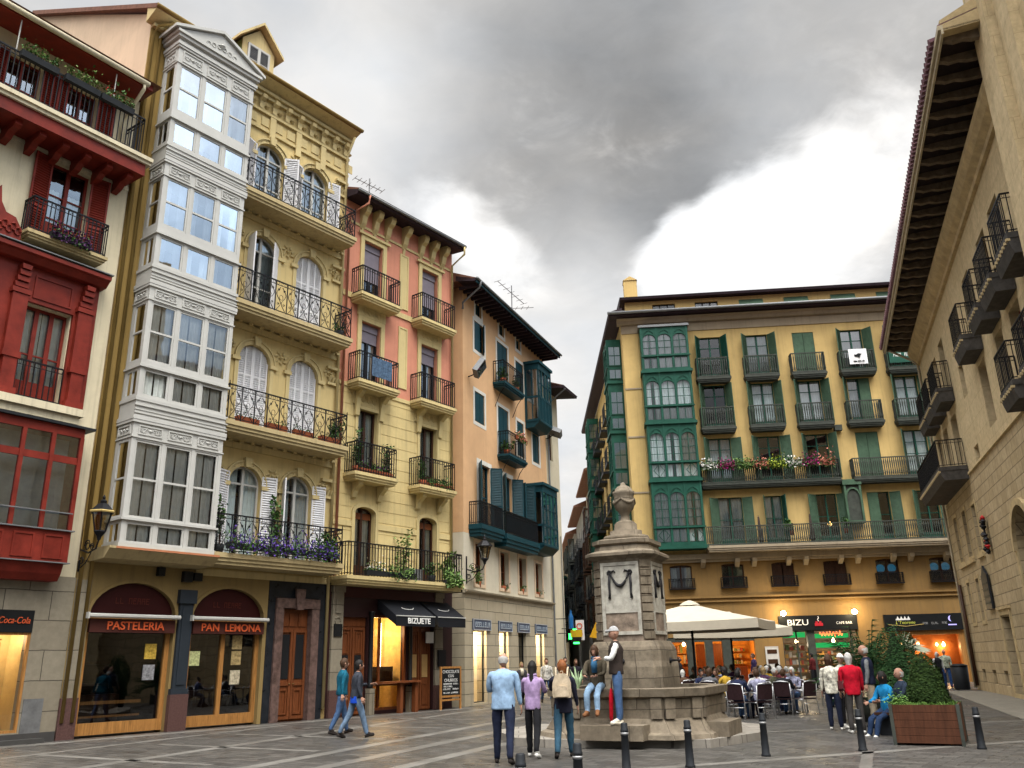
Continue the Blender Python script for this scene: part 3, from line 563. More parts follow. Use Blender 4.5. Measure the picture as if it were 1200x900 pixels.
for k in range(4):     # marble panels with bronze garlands
    rz=k*PI/2; fo=MB(); fo.frame(-.43,.43,1.95,3.46,.07,-.655,-.61); fo.box(-.36,.36,-.637,-.60,2.40,3.38)
    for q in fo.v: pass
    o=part('panel',fo,m_panel,ft,(PX,PY,0),rz)
    g=MB(); pts=[(x,-.665,3.22-.26*(1-(x/.2)**2)) for x in [-.2+.4*i/10 for i in range(11)]]
    g.tube(pts,[.018+.022*(1-abs(i-5)/5) for i in range(11)],6)
    for sx in (-.23,.23):
        for i in range(7): w=2*PI*i/7; g.lathe([(.001,-.03),(.032,0),(.001,.03)],6,sx+.035*cos(w),-.655,3.24+.035*sin(w))
        g.tube([(sx,-.65,3.2),(sx*1.06,-.66,3.0),(sx*1.03,-.66,2.82),(sx*1.08,-.66,2.7)],[.022,.03,.022,.034],6)
        g.tube([(sx*.8,-.65,3.26),(sx*.55,-.66,3.29),(sx*.42,-.65,3.24)],[.02,.018,.008],5)
    part('garland',g,m_bronze,o,smooth=True)
    s=MB(); s.lathe([(.06,0),(.06,.02),(.03,.03),(.02,.12)],8); s.tube([(0,0,.1),(0,0,.2),(0,-.0,.24)],.02,6)
    so=part('spout',s,m_bronze,ft,(PX+.80*sin(rz),PY-.80*cos(rz),1.42),rz,smooth=True); so.rotation_euler=(PI/2,0,rz)
m=MB(); loft2(m,[(.64,3.46),(.66,3.52),(.76,3.58),(.79,3.60),(.79,3.66),(.72,3.70),(.63,3.73),(.61,3.84),(.66,3.87),(.66,3.95),(.58,3.98)],.2); part('cornice',m,m_fst,ft)
u=MB(); u.lathe([(.50,3.97),(.52,4.02),(.50,4.08),(.36,4.10),(.36,4.20),(.26,4.22),(.25,4.36),(.20,4.41),(.11,4.45),(.09,4.56),(.12,4.60),(.13,4.63),(.20,4.70),(.235,4.80),(.235,4.86),(.22,4.90),(.225,5.00),(.25,5.05),(.25,5.10),(.20,5.12),(.19,5.17),(.13,5.22),(.07,5.25),(.05,5.30),(.02,5.32)],20,PX,PY)
uo=part('urn',u,m_fst,ft,smooth=True)
g=MB()
for k in range(4):
    a0=k*PI/2; g.tube([(PX+.235*cos(a0+t),PY+.235*sin(a0+t),4.93-.10*sin(t/(PI/2)*PI)) for t in [PI/2*i/8 for i in range(9)]],[.02+.02*sin(PI*i/8) for i in range(9)],6)
part('garland',g,m_fst,uo,smooth=True)
# platform
pf=[(-.55,20.6),(-.1,18.55),(.5,17.95),(2.35,17.55),(3.55,17.15),(4.95,18.6),(5.5,20.6),(4.9,22.2),(2.4,22.6),(.4,22.3)]
m=MB(); m.prism(pf,0,.15,'z'); struct('fountain_platform',m,stone('platform_stone',(.22,.20,.17),(.27,.245,.21),(.09,.08,.07),1.0,.6,.01,swap=False,var=.5))
# red umbrella held by seated woman
m=MB(); m.lathe([(.012,0),(.035,.12),(.045,.5),(.02,.66)],10); um=part('umbrella',m,cloth('red',(.5,.008,.02)),None,(1.78,17.72,.42),smooth=True); um.rotation_euler=(.12,.04,0); tag(um,'folded red umbrella leaning on the fountain between the two people','umbrella')
h_=MB(); h_.tube([(0,0,.64),(0,0,.78),(.03,0,.82),(.06,0,.79)],.01,6); part('handle',h_,m_brown,um)
m=MB()
for i in range(9): m.tube([(0,0,0),(.08*cos(i*2.4),.06*sin(i*2.4),.18),(.15*cos(i*2.4),.1*sin(i*2.4),.3+.02*i)],[.02,.022,.004],5)
pb=part('plant',m,mat('pale_green_leaf',(.38,.5,.3),.5,bump=0),None,(1.2,18.25,1.06)); tag(pb,'pale green bunch lying on the fountain rim beside the seated woman','plant')
# ------------------------------------------------------------------ bollards
def boll():
    b=MB(); b.lathe([(.085,0),(.085,.03),(.072,.05),(.058,.53),(.064,.535),(.064,.55)],14); b.lathe([(.064,.58),(.064,.62),(.057,.63),(.054,.71),(.045,.725),(.001,.73)],14)
    r=MB(); r.lathe([(.0655,.55),(.0655,.58)],14); return b.mesh('bollard',m_iron2,True),r.mesh('ring',mat('worn_ring',(.3,.3,.3),.4,.5),True)
BM=boll()
for x,y,l in ((0.0,9.75,'in front of the old man in pale blue'),(.67,10.8,'in front of the red haired woman'),(1.60,14.0,'below the standing man, left of the basin corner'),(2.62,14.3,'in front of the basin corner'),(4.15,15.6,'between the fountain and the friends'),(5.98,16.1,'left of the wooden planter'),(7.98,15.95,'at the right end of the wooden planter')):
    o=put('bollard',BM[0],None,(x,y,0),0,.94); tag(o,'dark iron bollard '+l,'bollard','iron bollards across the square'); put('ring',BM[1],o)
# ------------------------------------------------------------------ planter and evergreens
PL=(7.69,17.2); pa=-.5
pr=thing('wooden_planter','reddish brown slatted wooden planter box holding a clipped bush','planter',(PL[0],PL[1],0),pa)
m_plank=wood('planter_planks',(.085,.032,.016),.7)
for sd in range(4):
    m=MB()
    for j in range(5): z0=.04+j*.132; m.box(-.56,.56,-.58,-.54,z0,z0+.127)
    part('slat_panel',m,m_plank,pr,(0,0,0),sd*PI/2)
for sx,sy in ((-1,-1),(1,-1),(1,1),(-1,1)):
    m=MB(); m.box(sx*.565-.03,sx*.565+.03,sy*.565-.03,sy*.565+.03,0,.71); part('post',m,m_gwood,pr)
m=MB(); m.box(-.535,.535,-.535,.535,.1,.64); part('soil',m,m_soil,pr)
def leafblob(mb,fn,n,size,rr,flat=.45):
    for _ in range(n):
        p,nrm=fn(rr); a=Vector((rr.gauss(0,1),rr.gauss(0,1),rr.gauss(0,1))).normalized(); nrm=(nrm+a*.7).normalized()
        u_=nrm.cross(Vector((rr.random()-.5,rr.random()-.5,rr.random()+.2))).normalized(); v_=nrm.cross(u_); s=size*(.6+.8*rr.random())
        mb.poly([p-u_*s*.1,p+u_*s*.5+v_*s*flat*.5,p+u_*s*1.1,p+u_*s*.5-v_*s*flat*.5])
def conebush(cx,cy,z0,h,r,n,size,name,label,mt,cat='bush',squash=1.,seed=1):
    rr=random.Random(seed); ro=thing(name,label,cat,(cx,cy,z0)); 
    lob=[(rr.random()*6.28,rr.random(),.10+.12*rr.random()) for _ in range(26)]
    def fn(rr):
        t=1-math.sqrt(rr.random()); a=rr.random()*6.28318; 
        rad=r*(1.12*(1-t)**.62 if t>.12 else .80+1.9*t) if squash>0 else r*1.15*math.sqrt(max(0,1-t**2.2))
        k=1+sum(w*math.exp(-((math.remainder(a-la,6.2832)*1.3)**2+((t-lt)*6)**2)) for la,lt,w in lob)-.1
        d=rad*k*(.72+.30*rr.random()**.5); return Vector((cos(a)*d,sin(a)*d,h*t)),Vector((cos(a),sin(a),.5))
    m=MB(); leafblob(m,fn,n,size,rr); part('foliage',m,mt,ro)
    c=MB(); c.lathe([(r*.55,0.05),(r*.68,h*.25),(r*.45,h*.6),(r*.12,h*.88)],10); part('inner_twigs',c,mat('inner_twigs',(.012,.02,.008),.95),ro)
    tr=MB(); tr.tube([(0,0,-.25),(0,0,h*.5)],.04,6); part('trunk',tr,m_dkwood,ro); return ro
m_yew=leaf('yew_leaf',(.010,.026,.005),(.034,.062,.012),.85); m_yew2=leaf('dark_conifer_leaf',(.010,.035,.010),(.030,.075,.02),.8); m_grass=leaf('fresh_leaf',(.06,.14,.025),(.14,.24,.05))
conebush(7.80,17.25,.62,1.0,.38,8000,.045,'clipped_bush','round-shouldered conical evergreen bush in the wooden planter',m_yew)
rr=random.Random(5); m=MB()
for _ in range(500):
    x,y=rr.uniform(-.52,.52),rr.choice([-1,-1,1])*rr.uniform(.3,.52); 
    if rr.random()<.3: x,y=y,x
    a=rr.random()*6.28; l=rr.uniform(.05,.13); z=.63; m.poly([(x-.012,y,z),(x+.012,y,z),(x+cos(a)*l*.5+.01,y+sin(a)*l*.5,z+l*.8),(x+cos(a)*l*.8,y+sin(a)*l*.8,z+l)])
for cx in (-.45,):
    for _ in range(500):
        p=Vector((cx+rr.gauss(0,.1),-.1+rr.gauss(0,.2),.68+abs(rr.gauss(0,.08)))); a=rr.random()*6.28; u=Vector((cos(a),sin(a),rr.uniform(-.2,.6)))*.06; v=Vector((-sin(a),cos(a),.2))*.02; m.poly([p,p+u*.5+v,p+u,p+u*.5-v])
o=part('ground_cover',m,m_grass,None,(PL[0],PL[1],0),pa); o['kind']='stuff'
# second row of pots behind
def pot(cx,cy,r,h,label):
    m=MB(); m.lathe([(r*.8,0),(r,h),(r*.92,h),(r*.9,h-.06)],16); tag(part('plant_pot',m,m_gwood,None,(cx,cy,0),smooth=True),label,'pot')
pot(8.85,20.95,.42,.55,'round dark pot under the tall conical conifer'); pot(8.95,22.9,.42,.55,'round dark pot under the spiky palm')
conebush(8.85,20.95,.5,1.78,.44,9500,.055,'conical_conifer','taller dark green conical conifer behind the seated friends',m_yew2,squash=-1,seed=3)
ro=thing('palm_shrub','bushy palm with stiff dark green fronds behind the conical conifer','palm',(8.95,22.9,.5)); rr=random.Random(4); m=MB()
for i in range(95):
    a=rr.random()*6.28; el=rr.uniform(.1,1.4); L=rr.uniform(1.0,1.8); prev=None
    for j in range(12):
        t=j/11; p=Vector((cos(a)*cos(el)*L*t,sin(a)*cos(el)*L*t,L*t*sin(el)+.35-.35*L*t*t*cos(el))); wd=.012; s=Vector((-sin(a),cos(a),0))*wd
        if prev: m.poly([prev[0]-prev[1],prev[0]+prev[1],p+s,p-s])
        if j>1:
            for sg in (-1,1):
                q=p+Vector((-sin(a)*sg,cos(a)*sg,0))*.24*(1.15-t*.7)+Vector((cos(a)*.16,sin(a)*.16,-.03+rr.uniform(-.04,.04))); m.poly([p,p+Vector((0,0,.02)),q,p+Vector((cos(a)*.05,sin(a)*.05,-.01))])
        prev=(p,s)
part('frond',m,m_yew2,ro); m=MB(); m.tube([(0,0,0),(0,0,.5)],[.14,.1],8); part('trunk',m,m_dkwood,ro)
ro=thing('dracaena','pale spiky cordyline rising above the clipped bush','plant',(10.4,24.0,0)); m=MB(); rr=random.Random(9)
for i in range(30):
    a=rr.random()*6.28; el=rr.uniform(-.1,1.4); L=rr.uniform(.5,.8); d=Vector((cos(a)*cos(el),sin(a)*cos(el),sin(el))); s=Vector((-sin(a),cos(a),0))*.025; p=Vector((0,0,1.75)); m.poly([p-s,p+s,p+d*L*.6+s*.9,p+d*L+Vector((0,0,-.12))])
part('foliage',m,mat('cordyline_leaf',(.36,.38,.27),.5,var=.3,bump=0),ro); m=MB(); m.tube([(0,0,.5),(0,0,1.78)],.03,6); part('trunk',m,m_dkwood,ro)
pot(10.4,24.0,.3,.52,'small dark pot under the pale cordyline')
# bench for the seated pair
br=thing('wooden_bench','low wooden bench under the seated friends by the planter','bench',(8.05,19.35,0),.785)
m=MB(); m.box(-.75,.75,-.2,.2,.40,.45); part('seat',m,m_dkwood,br)
for sx in (-.6,.6): m=MB(); m.box(sx-.04,sx+.04,-.18,.18,0,.40); part('leg',m,m_iron2,br)
m=MB(); m.prism([(-.12,.2),(.12,.2),(.16,.05),(.12,0),(-.12,0),(-.15,.05)],-.05,.05); m.tube([(-.06,0,.2),(-.04,0,.32),(.04,0,.32),(.06,0,.2)],.008,4)
b_=part('shoulder_bag',m,cloth('maroonbag',(.07,.012,.015)),None,(6.95,19.5,.86),1.3); tag(b_,'maroon shoulder bag hanging beside the red waistcoat','bag')
m=MB(); m.prism([(-.16,.36),(.16,.36),(.2,0),(-.2,0)],-.09,.09); m.tube([(-.08,0,.36),(0,0,.5),(.08,0,.36)],.01,4); g_=part('shopping_bag',m,cloth('greenbag',(.3,.45,.12)),None,(20.75,42.4,.25)); tag(g_,'pale green shopping bag held by the bald man at the bar','bag')
# ------------------------------------------------------------------ building kit (local x along the facade, -y out to the street, z up)
def wall_mesh(name,x0,x1,z0,z1,ops,mats,depth=8.,rev=.28,y=0.,back=True,top=True,sides=True):
    """front sheet with real openings and reveals; ops = (x0,x1,z0,z1,arch rise)"""
    mb=MB(); xs=sorted({x0,x1}|{v for o in ops for v in o[:2]}); zs=sorted({z0,z1}|{v for o in ops for v in o[2:4]})
    for i in range(len(xs)-1):
        for j in range(len(zs)-1):
            cx,cz=(xs[i]+xs[i+1])/2,(zs[j]+zs[j+1])/2
            if any(o[0]<cx<o[1] and o[2]<cz<o[3] for o in ops): continue
            mb.poly([(xs[i],y,zs[j]),(xs[i+1],y,zs[j]),(xs[i+1],y,zs[j+1]),(xs[i],y,zs[j+1])])
    for a,b,c,d,ar in ops:
        r=y+rev; sp=d-ar
        mb.poly([(a,y,c),(a,r,c),(a,r,sp),(a,y,sp)]); mb.poly([(b,y,c),(b,y,sp),(b,r,sp),(b,r,c)]); mb.poly([(a,y,c),(b,y,c),(b,r,c),(a,r,c)])
        if not ar: mb.poly([(a,y,d),(a,r,d),(b,r,d),(b,y,d)])
        else:
            m=(a+b)/2; w=(b-a)/2; P=[(m-w*cos(PI*i/12),sp+ar*sin(PI*i/12)) for i in range(13)]
            for i in range(12):
                (p,q),(s,t)=P[i],P[i+1]; mb.poly([(p,y,q),(s,y,t),(s,r,t),(p,r,q)])
                k=(a,d) if i<6 else (b,d); mb.poly([(p,y,q),(k[0],y,k[1]),(s,y,t)])
            mb.poly([(a,y,d),(m,y,d),(m,y,d-.0001)]) if 0 else None
    if sides:
        mb.poly([(x0,y,z0),(x0,y,z1),(x0,y+depth,z1),(x0,y+depth,z0)]); mb.poly([(x1,y,z0),(x1,y+depth,z0),(x1,y+depth,z1),(x1,y,z1)])
    if back: mb.poly([(x0,y+depth,z0),(x0,y+depth,z1),(x1,y+depth,z1),(x1,y+depth,z0)])
    if top: mb.poly([(x0,y,z1),(x1,y,z1),(x1,y+depth,z1),(x0,y+depth,z1)])
    me=bpy.data.meshes.new(name); me.from_pydata(mb.v,[],mb.f)
    bm=bmesh.new(); bm.from_mesh(me); bmesh.ops.remove_doubles(bm,verts=bm.verts,dist=.0005); bm.to_mesh(me); bm.free()
    for m_ in (mats if isinstance(mats,list) else [mats]): me.materials.append(m_)
    return me
def arch_poly(w,h,ar,n=12):
    if not ar: return [(-w/2,0),(w/2,0),(w/2,h),(-w/2,h)]
    return [(-w/2,0),(w/2,0)]+[(w/2*cos(PI*i/n),h-ar+ar*sin(PI*i/n)) for i in range(n+1)]
def win_frame(w,h,ar=0,leaves=2,rails=(.55,),fw=.055,panel=0.,trans=None):
    m=MB(); sp=h-ar
    m.box(-w/2,-w/2+fw,-.03,.03,0,sp); m.box(w/2-fw,w/2,-.03,.03,0,sp); m.box(-w/2+fw,w/2-fw,-.028,.028,0,fw)
    if ar: m.band(0,sp,w/2-fw,ar-fw,fw,-.03,.03); m.box(-w/2+fw,w/2-fw,-.026,.026,sp-fw/2,sp+fw/2)
    else: m.box(-w/2+fw,w/2-fw,-.028,.028,h-fw,h)
    for i in range(1,leaves):
        x=-w/2+w*i/leaves; m.box(x-fw*.75,x+fw*.75,-.04,.02,fw,(sp if not ar else sp-fw/2) if not ar else h-fw)
    for r in rails:
        z=sp*r
        for i in range(leaves):
            a=-w/2+w*i/leaves+fw; b=-w/2+w*(i+1)/leaves-fw; m.box(a-.02,b+.02,-.018,.016,z-.02,z+.02)
    if panel: m.box(-w/2+fw,w/2-fw,-.012,.012,fw,panel)
    return m
def pane_mesh(w,h,ar=0): 
    m=MB(); m.poly([(x,.024,z) for x,z in arch_poly(w-.04,h-.02,ar)]); return m
def curtain_mesh(w,h,y=.12,gap=.12,top=1.,amp=.025,seed=0):
    m=MB(); r=random.Random(seed)
    for a,b in ((-w/2+.02,-gap/2*w),(gap/2*w,w/2-.02)):
        n=14; ph=r.random()*6
        for i in range(n):
            xa,xb=a+(b-a)*i/n,a+(b-a)*(i+1)/n; f=lambda x:y+amp*sin(x*42+ph)
            m.poly([(xa,f(xa),.05),(xb,f(xb),.05),(xb,f(xb),h*top-.02),(xa,f(xa),h*top-.02)])
    return m
def shutter_mesh(w,h,t=.04,pitch=.075,arch=0):
    m=MB(); f=.05
    m.box(-w/2,-w/2+f,-t/2,t/2,0,h); m.box(w/2-f,w/2,-t/2,t/2,0,h)
    for z in (0,h*.36,h-f): m.box(-w/2+f,w/2-f,-t/2+.002,t/2-.002,z,z+f)
    z=f+.02
    while z<h-f-.03:
        if not (h*.36-.04<z<h*.36+f): m.poly([(-w/2+f,-t*.45,z),(w/2-f,-t*.45,z),(w/2-f,t*.4,z+pitch*.8),(-w/2+f,t*.4,z+pitch*.8)])
        z+=pitch
    m.poly([(-w/2+f,t*.42,f),(w/2-f,t*.42,f),(w/2-f,t*.42,h-f),(-w/2+f,t*.42,h-f)])
    return m
def win(parent,x,z,w,h,fm,ar=0,y=.2,leaves=2,rails=(.55,),panel=0.,curtain=None,gl=None,room=None,fw=.055,gap=.12,ctop=1.,label=None):
    k=('wf',w,h,ar,leaves,rails,fw,panel,fm.name)
    o=put('window',cached(k,lambda:win_frame(w,h,ar,leaves,rails,fw,panel).mesh('window',fm)),parent,(x,y,z))
    if label: o['label']=label
    put('pane',cached(('pane',w,h,ar,(gl or m_glass).name),lambda:pane_mesh(w,h,ar).mesh('pane',gl or m_glass)),o)
    if curtain:
        sd=rnd.randrange(3); put('curtain',cached(('cur',w,h,curtain.name,gap,ctop,sd),lambda:curtain_mesh(w,h,gap=gap,top=ctop,seed=sd).mesh('curtain',curtain)),o)
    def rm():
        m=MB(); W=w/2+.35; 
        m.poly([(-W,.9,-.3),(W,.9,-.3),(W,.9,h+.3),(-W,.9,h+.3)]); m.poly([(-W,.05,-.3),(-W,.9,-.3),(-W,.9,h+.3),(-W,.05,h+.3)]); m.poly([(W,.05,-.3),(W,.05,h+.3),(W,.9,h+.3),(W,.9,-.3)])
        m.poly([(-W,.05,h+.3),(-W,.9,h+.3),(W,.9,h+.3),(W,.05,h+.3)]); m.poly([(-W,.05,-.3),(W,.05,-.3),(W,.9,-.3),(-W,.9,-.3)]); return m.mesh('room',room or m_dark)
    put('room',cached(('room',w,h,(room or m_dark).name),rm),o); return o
def shutters(wo,w,h,mt,sw=None,ang=(0,0),both=(1,1),yo=-.245,arch=0):
    """leaf pairs hinged at the jambs; angle 0 = folded flat on the wall, 90 = sticking out, 180 = closed"""
    sw=sw or w/2
    for sd,a,on in ((-1,ang[0],both[0]),(1,ang[1],both[1])):
        if not on: continue
        me=cached(('sh',sw,h,mt.name),lambda:shutter_mesh(sw,h).mesh('shutter',mt))
        t=R_(a); o=put('shutter',me,wo,(sd*(w/2)+sd*cos(t)*sw/2,yo-sin(t)*sw/2,0)); o.rotation_euler=(0,0,t if sd<0 else -t)
def rail_mesh(L,D,h,style,sides=(1,1),pitch=.11):
    m=MB(); th=.012
    segs=[((-L/2,-D),(L/2,-D))]
    if sides[0]: segs.append(((-L/2,-.02),(-L/2,-D)))
    if sides[1]: segs.append(((L/2,-D),(L/2,-.02)))
    def bx(x,y,z0,z1,r): m.box(x-r,x+r,y-r,y+r,z0,z1)
    for (xa,ya),(xb,yb) in segs:
        l=math.hypot(xb-xa,yb-ya); dx,dy=(xb-xa)/l,(yb-ya)/l; P=lambda u,z:(xa+dx*u,ya+dy*u,z)
        for z,r in ((h,.028),(.07,.018))+(((h-.13,.012),) if style!='wood' else ()): m.tube([P(0,z),P(l,z)],r,4)
        n=max(2,round(l/pitch))
        if style=='bars':
            for i in range(n+1): x,y,_=P(l*i/n,0); bx(x,y,.02,h,.0115)
            for i in range(n): 
                c=P(l*(i+.5)/n,0)
                if i%2==0: m.tube([P(l*(i+.5)/n+.035*cos(a),h-.065+.05*sin(a)) for a in [2*PI*q/8 for q in range(9)]],.007,3,False)
        elif style=='knob':
            for i in range(n+1):
                x,y,_=P(l*i/n,0); bx(x,y,.02,h,.012)
                for z,r in ((h*.30,.022),(h*.62,.022)):
                    if i%2==0: m.lathe([(.004,-.03),(r,0),(.004,.03)],5,x,y,z)
                if i%2==0 and i<n: m.tube([P(l*(i+.5)/n+.03*cos(a),h-.065+.045*sin(a)) for a in [2*PI*q/8 for q in range(9)]],.007,3,False)
        elif style=='scroll':
            k=max(1,round(l/.46)); w=l/k; H=h-.15
            for i in range(k+1): x,y,_=P(l*i/k,0); bx(x,y,.0,h,.014)
            for i in range(k):
                u0=w*(i+.5)
                for s in (-1,1):
                    S_=[]
                    for q in range(19):     # paired S scrolls
                        t=q/18; a=2.6*PI*(t-.5); S_.append(P(u0+s*(.10*w/.46+.085*sin(a)),.09+H*.88*t))
                    m.tube(S_,.0125,4,False)
                    for cz in (.22*H+.1,.74*H+.1): m.tube([P(u0+s*(.115)+.045*(1-q*.06)*cos(q*.8)  ,cz+.05*(1-q*.06)*sin(q*.8)) for q in range(10)],.011,3,False)
                m.tube([P(u0+.07*cos(a),.08+H*.5+.09*sin(a)) for a in [2*PI*q/10 for q in range(11)]],.009,4,False)
                for q in range(3): x,y,_=P(w*i+w*(q+.5)/3,0); m.tube([P(w*i+w*(q+.5)/3+.05*cos(a),h-.065+.05*sin(a)) for a in [2*PI*z/8 for z in range(9)]],.007,3,False)
            for u in (0,l): x,y,_=P(u,0); m.lathe([(.012,h),(.03,h+.03),(.012,h+.06),(.02,h+.09),(.002,h+.14)],6,x,y)
        elif style=='wood':
            for i in range(n+1):
                x,y,_=P(l*i/n,0); m.lathe([(.026,.06),(.026,.15),(.046,.25),(.03,.42),(.026,.5),(.044,h-.25),(.026,h-.12),(.026,h)],6,x,y)
            m.tube([P(0,h),P(l,h)],.045,4); m.tube([P(0,.06),P(l,.06)],.05,4)
    return m
def balcony(parent,x,z,L,D,h,style,slabm,railm,t=.2,pitch=.11,sides=(1,1),label=None,brk=None):
    """slab profile list or None for a plain moulded slab; z = floor top"""
    def sm():
        m=MB(); e=.07
        m.box(-L/2-e,L/2+e,-D-e,-.004,-t*.42,0); m.box(-L/2-e*.4,L/2+e*.4,-D-e*.4,-.004,-t*.72,-t*.42-.002); m.box(-L/2+.02,L/2-.02,-D+.02,-.004,-t,-t*.72-.002)
        if brk:
            for bx_ in brk:
                P=[(-.004,-t-.002),(-.004,-t-.62),(-.05,-t-.62),(-.12,-t-.5),(-.14,-t-.3),(-D*.55,-t-.16),(-D*.78,-t-.1),(-D*.8,-t-.002)]
                m.prism(P,bx_-.09,bx_+.09,'x')
        return m.mesh('balcony',slabm)
    o=put('balcony',cached(('bal',L,D,t,slabm.name,tuple(brk or ())),sm),parent,(x,0,z))
    if label: o['label']=label
    put('railing',cached(('rail',L,D,h,style,sides,railm.name,pitch),lambda:rail_mesh(L,D,h,style,sides,pitch).mesh('railing',railm)),o); return o
def text(s,size,parent,loc,mt,ext=.012,shear=0,name='lettering',sx=1.,bold=.0,rz=0):
    cu=bpy.data.curves.new(name,'FONT'); cu.body=s; cu.size=size; cu.extrude=ext; cu.shear=shear; cu.align_x='CENTER'; cu.align_y='CENTER'; cu.offset=bold; cu.materials.append(mt)
    tmp=bpy.data.objects.new(name,cu); COL.objects.link(tmp); me=bpy.data.meshes.new_from_object(tmp.evaluated_get(bpy.context.evaluated_depsgraph_get())); bpy.data.objects.remove(tmp); me.materials.clear(); me.materials.append(mt)
    o=bpy.data.objects.new(name,me); COL.objects.link(o); o.parent=parent; o.location=loc; o.rotation_euler=(PI/2,0,rz); o.scale=(sx,1,1); return o
def strokes(parent,x0,x1,z0,z1,y,mt,n,seed=1,gaps=()):
    """a line of letter-like strokes too small to read"""
    m=MB(); w=(x1-x0)/n; rr=random.Random(seed)
    for i in range(n):
        if i in gaps: continue
        a=x0+w*i+w*.12; b=x0+w*(i+1)-w*.12; k=rr.randrange(4); t_=(z1-z0)*.16
        m.box(a,a+w*.16,y-.006,y,z0,z1)
        if k!=1: m.box(a+w*.16,b,y-.005,y,z1-t_,z1)
        if k in(1,3): m.box(a+w*.16,b,y-.005,y,z0,z0+t_)
        if k in(0,2): m.box(b-w*.16,b,y-.0055,y,z0,z1-t_)
        if k in(0,3): m.box(a+w*.16,b-w*.16,y-.005,y,(z0+z1)/2,(z0+z1)/2+t_)
    return part('lettering',m,mt,parent)
def plantbox(name,label,x,y,z,L,parentmat,pm,n=260,hh=.28,fl=None,size=.07,group='flower boxes and pots on the balconies',cat='plant box',droop=0.,box=True,seed=1):
    """a planter standing on a balcony: world placement through the building matrix parentmat"""
    rr=random.Random(seed*7+int(L*100)); w=parentmat@Vector((x,y,z)); o=thing(name,label,cat,tuple(w),parentmat.to_euler().z,group)
    if box:
        b=MB(); b.prism([(-.07,0),(.07,0),(.10,.17),(-.10,.17)],-L/2,L/2,'x'); part('box',b,pm,o)
    m=MB()
    for _ in range(n):
        p=Vector((rr.uniform(-L/2,L/2),rr.gauss(0,.07),.17+abs(rr.gauss(0,.5))*hh*(.5+.5*sin(rr.random()*9)**2)))
        if rr.random()<droop: p.z=.17-rr.random()*.3; p.y=-.13
        d=Vector((rr.gauss(0,1),rr.gauss(0,1),rr.gauss(.4,1))).normalized(); u=d*size*rr.uniform(.6,1.3); v=d.cross(Vector((rr.gauss(0,1),.3,rr.gauss(0,1)))).normalized()*size*.35; m.mi=1 if (fl and rr.random()<fl[1]) else 0
        if m.mi: p.z+=.05
        m.poly([p,p+u*.5+v,p+u,p+u*.5-v])
    part('foliage',m,[m_leafA]+([fl[0]] if fl else []),o); return o
m_leafA=leaf('balcony_leaf',(.03,.09,.02),(.10,.19,.05)); m_leafB=leaf('pale_green_leaf2',(.12,.2,.05),(.22,.32,.10))
def flower(n,c): return mat('petal_'+n,c,.6,var=.2,bump=0)
f_pur=flower('violet',(.10,.05,.28)); f_mag=flower('magenta',(.35,.02,.16)); f_pink=flower('salmon',(.5,.18,.13)); f_whi=flower('white',(.7,.68,.65)); f_dpur=flower('dark_violet',(.06,.02,.07)); f_red=flower('red',(.4,.02,.02)); f_yel=flower('lime',(.38,.45,.06))
def building(name,label,cat,org,d,group=None):
    o=thing(name,label,cat,(org[0],org[1],0),math.atan2(d[1],d[0]),group); M=Matrix.Translation(o.location)@Matrix.Rotation(o.rotation_euler.z,4,'Z'); return o,M
def tallplant(label,x,y,z,h,M,mt,seed=1,n=120,size=.11,spread=.3,pot_m=None,cat='plant'):
    rr=random.Random(seed); o=thing('potted_plant',label,cat,tuple(M@Vector((x,y,z))),0,'potted plants on the balconies')
    if pot_m:
        b=MB(); b.lathe([(.11,0),(.16,.26),(.15,.26),(.14,.22)],12); part('pot',b,pot_m,o,smooth=True)
    s=MB(); f=MB()
    for k in range(5):
        a=rr.random()*6.28; tip=Vector((cos(a)*spread*rr.random(),sin(a)*spread*.5*rr.random(),h*(.6+.4*rr.random()))); s.tube([(0,0,.15),tuple(tip*.5+Vector((.02,0,.1))),tuple(tip)],[.014,.01,.004],4)
        for _ in range(n//5):
            t=.35+.65*rr.random(); p=tip*t+Vector((rr.gauss(0,.05),rr.gauss(0,.05),rr.gauss(0,.04))); d=Vector((rr.gauss(0,1),rr.gauss(0,1),rr.gauss(.2,.7))).normalized(); u=d*size*rr.uniform(.6,1.2); v=d.cross(Vector((.2,rr.gauss(0,1),1))).normalized()*size*.3; f.poly([p,p+u*.5+v,p+u,p+u*.5-v])
    part('stem',s,m_dkwood,o); part('foliage',f,mt,o); return o
B0=(-11.5195,22.5855); dA=(.56314,.82636); dB=(.60406,.79694); dD=(.37853,.92559)
m_pA=plaster('cream_plaster',(.62,.55,.39)); m_pB=plaster('ochre_plaster',(.58,.45,.21),.5,.3); m_peach=plaster('peach_gable_plaster',(.62,.47,.33),.2,.12); m_ochre2=plaster('brown_ochre_strip',(.25,.165,.05),.4,.3)
m_pC1=plaster('butter_plaster',(.60,.475,.225)); m_pC2=plaster('pink_plaster',(.56,.235,.155),.3,.2); m_trimC=plaster('butter_trim',(.56,.45,.22),.4,.35)
m_pD=plaster('apricot_plaster',(.60,.37,.20),.25,.15); m_pD2=plaster('pale_plaster',(.58,.53,.42),.2,.15); m_pE=plaster('ivory_plaster',(.55,.49,.36),.2,.15)
m_trimB=plaster('ochre_trim',(.55,.44,.22),.6,.4); m_slabB=plaster('balcony_stone',(.43,.34,.18),.6,.45)
m_stA=stone('grey_ashlar',(.22,.19,.14),(.25,.22,.165),(.06,.05,.04),1.15,.72,.012,var=.45); m_stD=stone('beige_ashlar',(.36,.31,.22),(.39,.34,.25),(.08,.07,.05),1.6,.46,.012,var=.25)
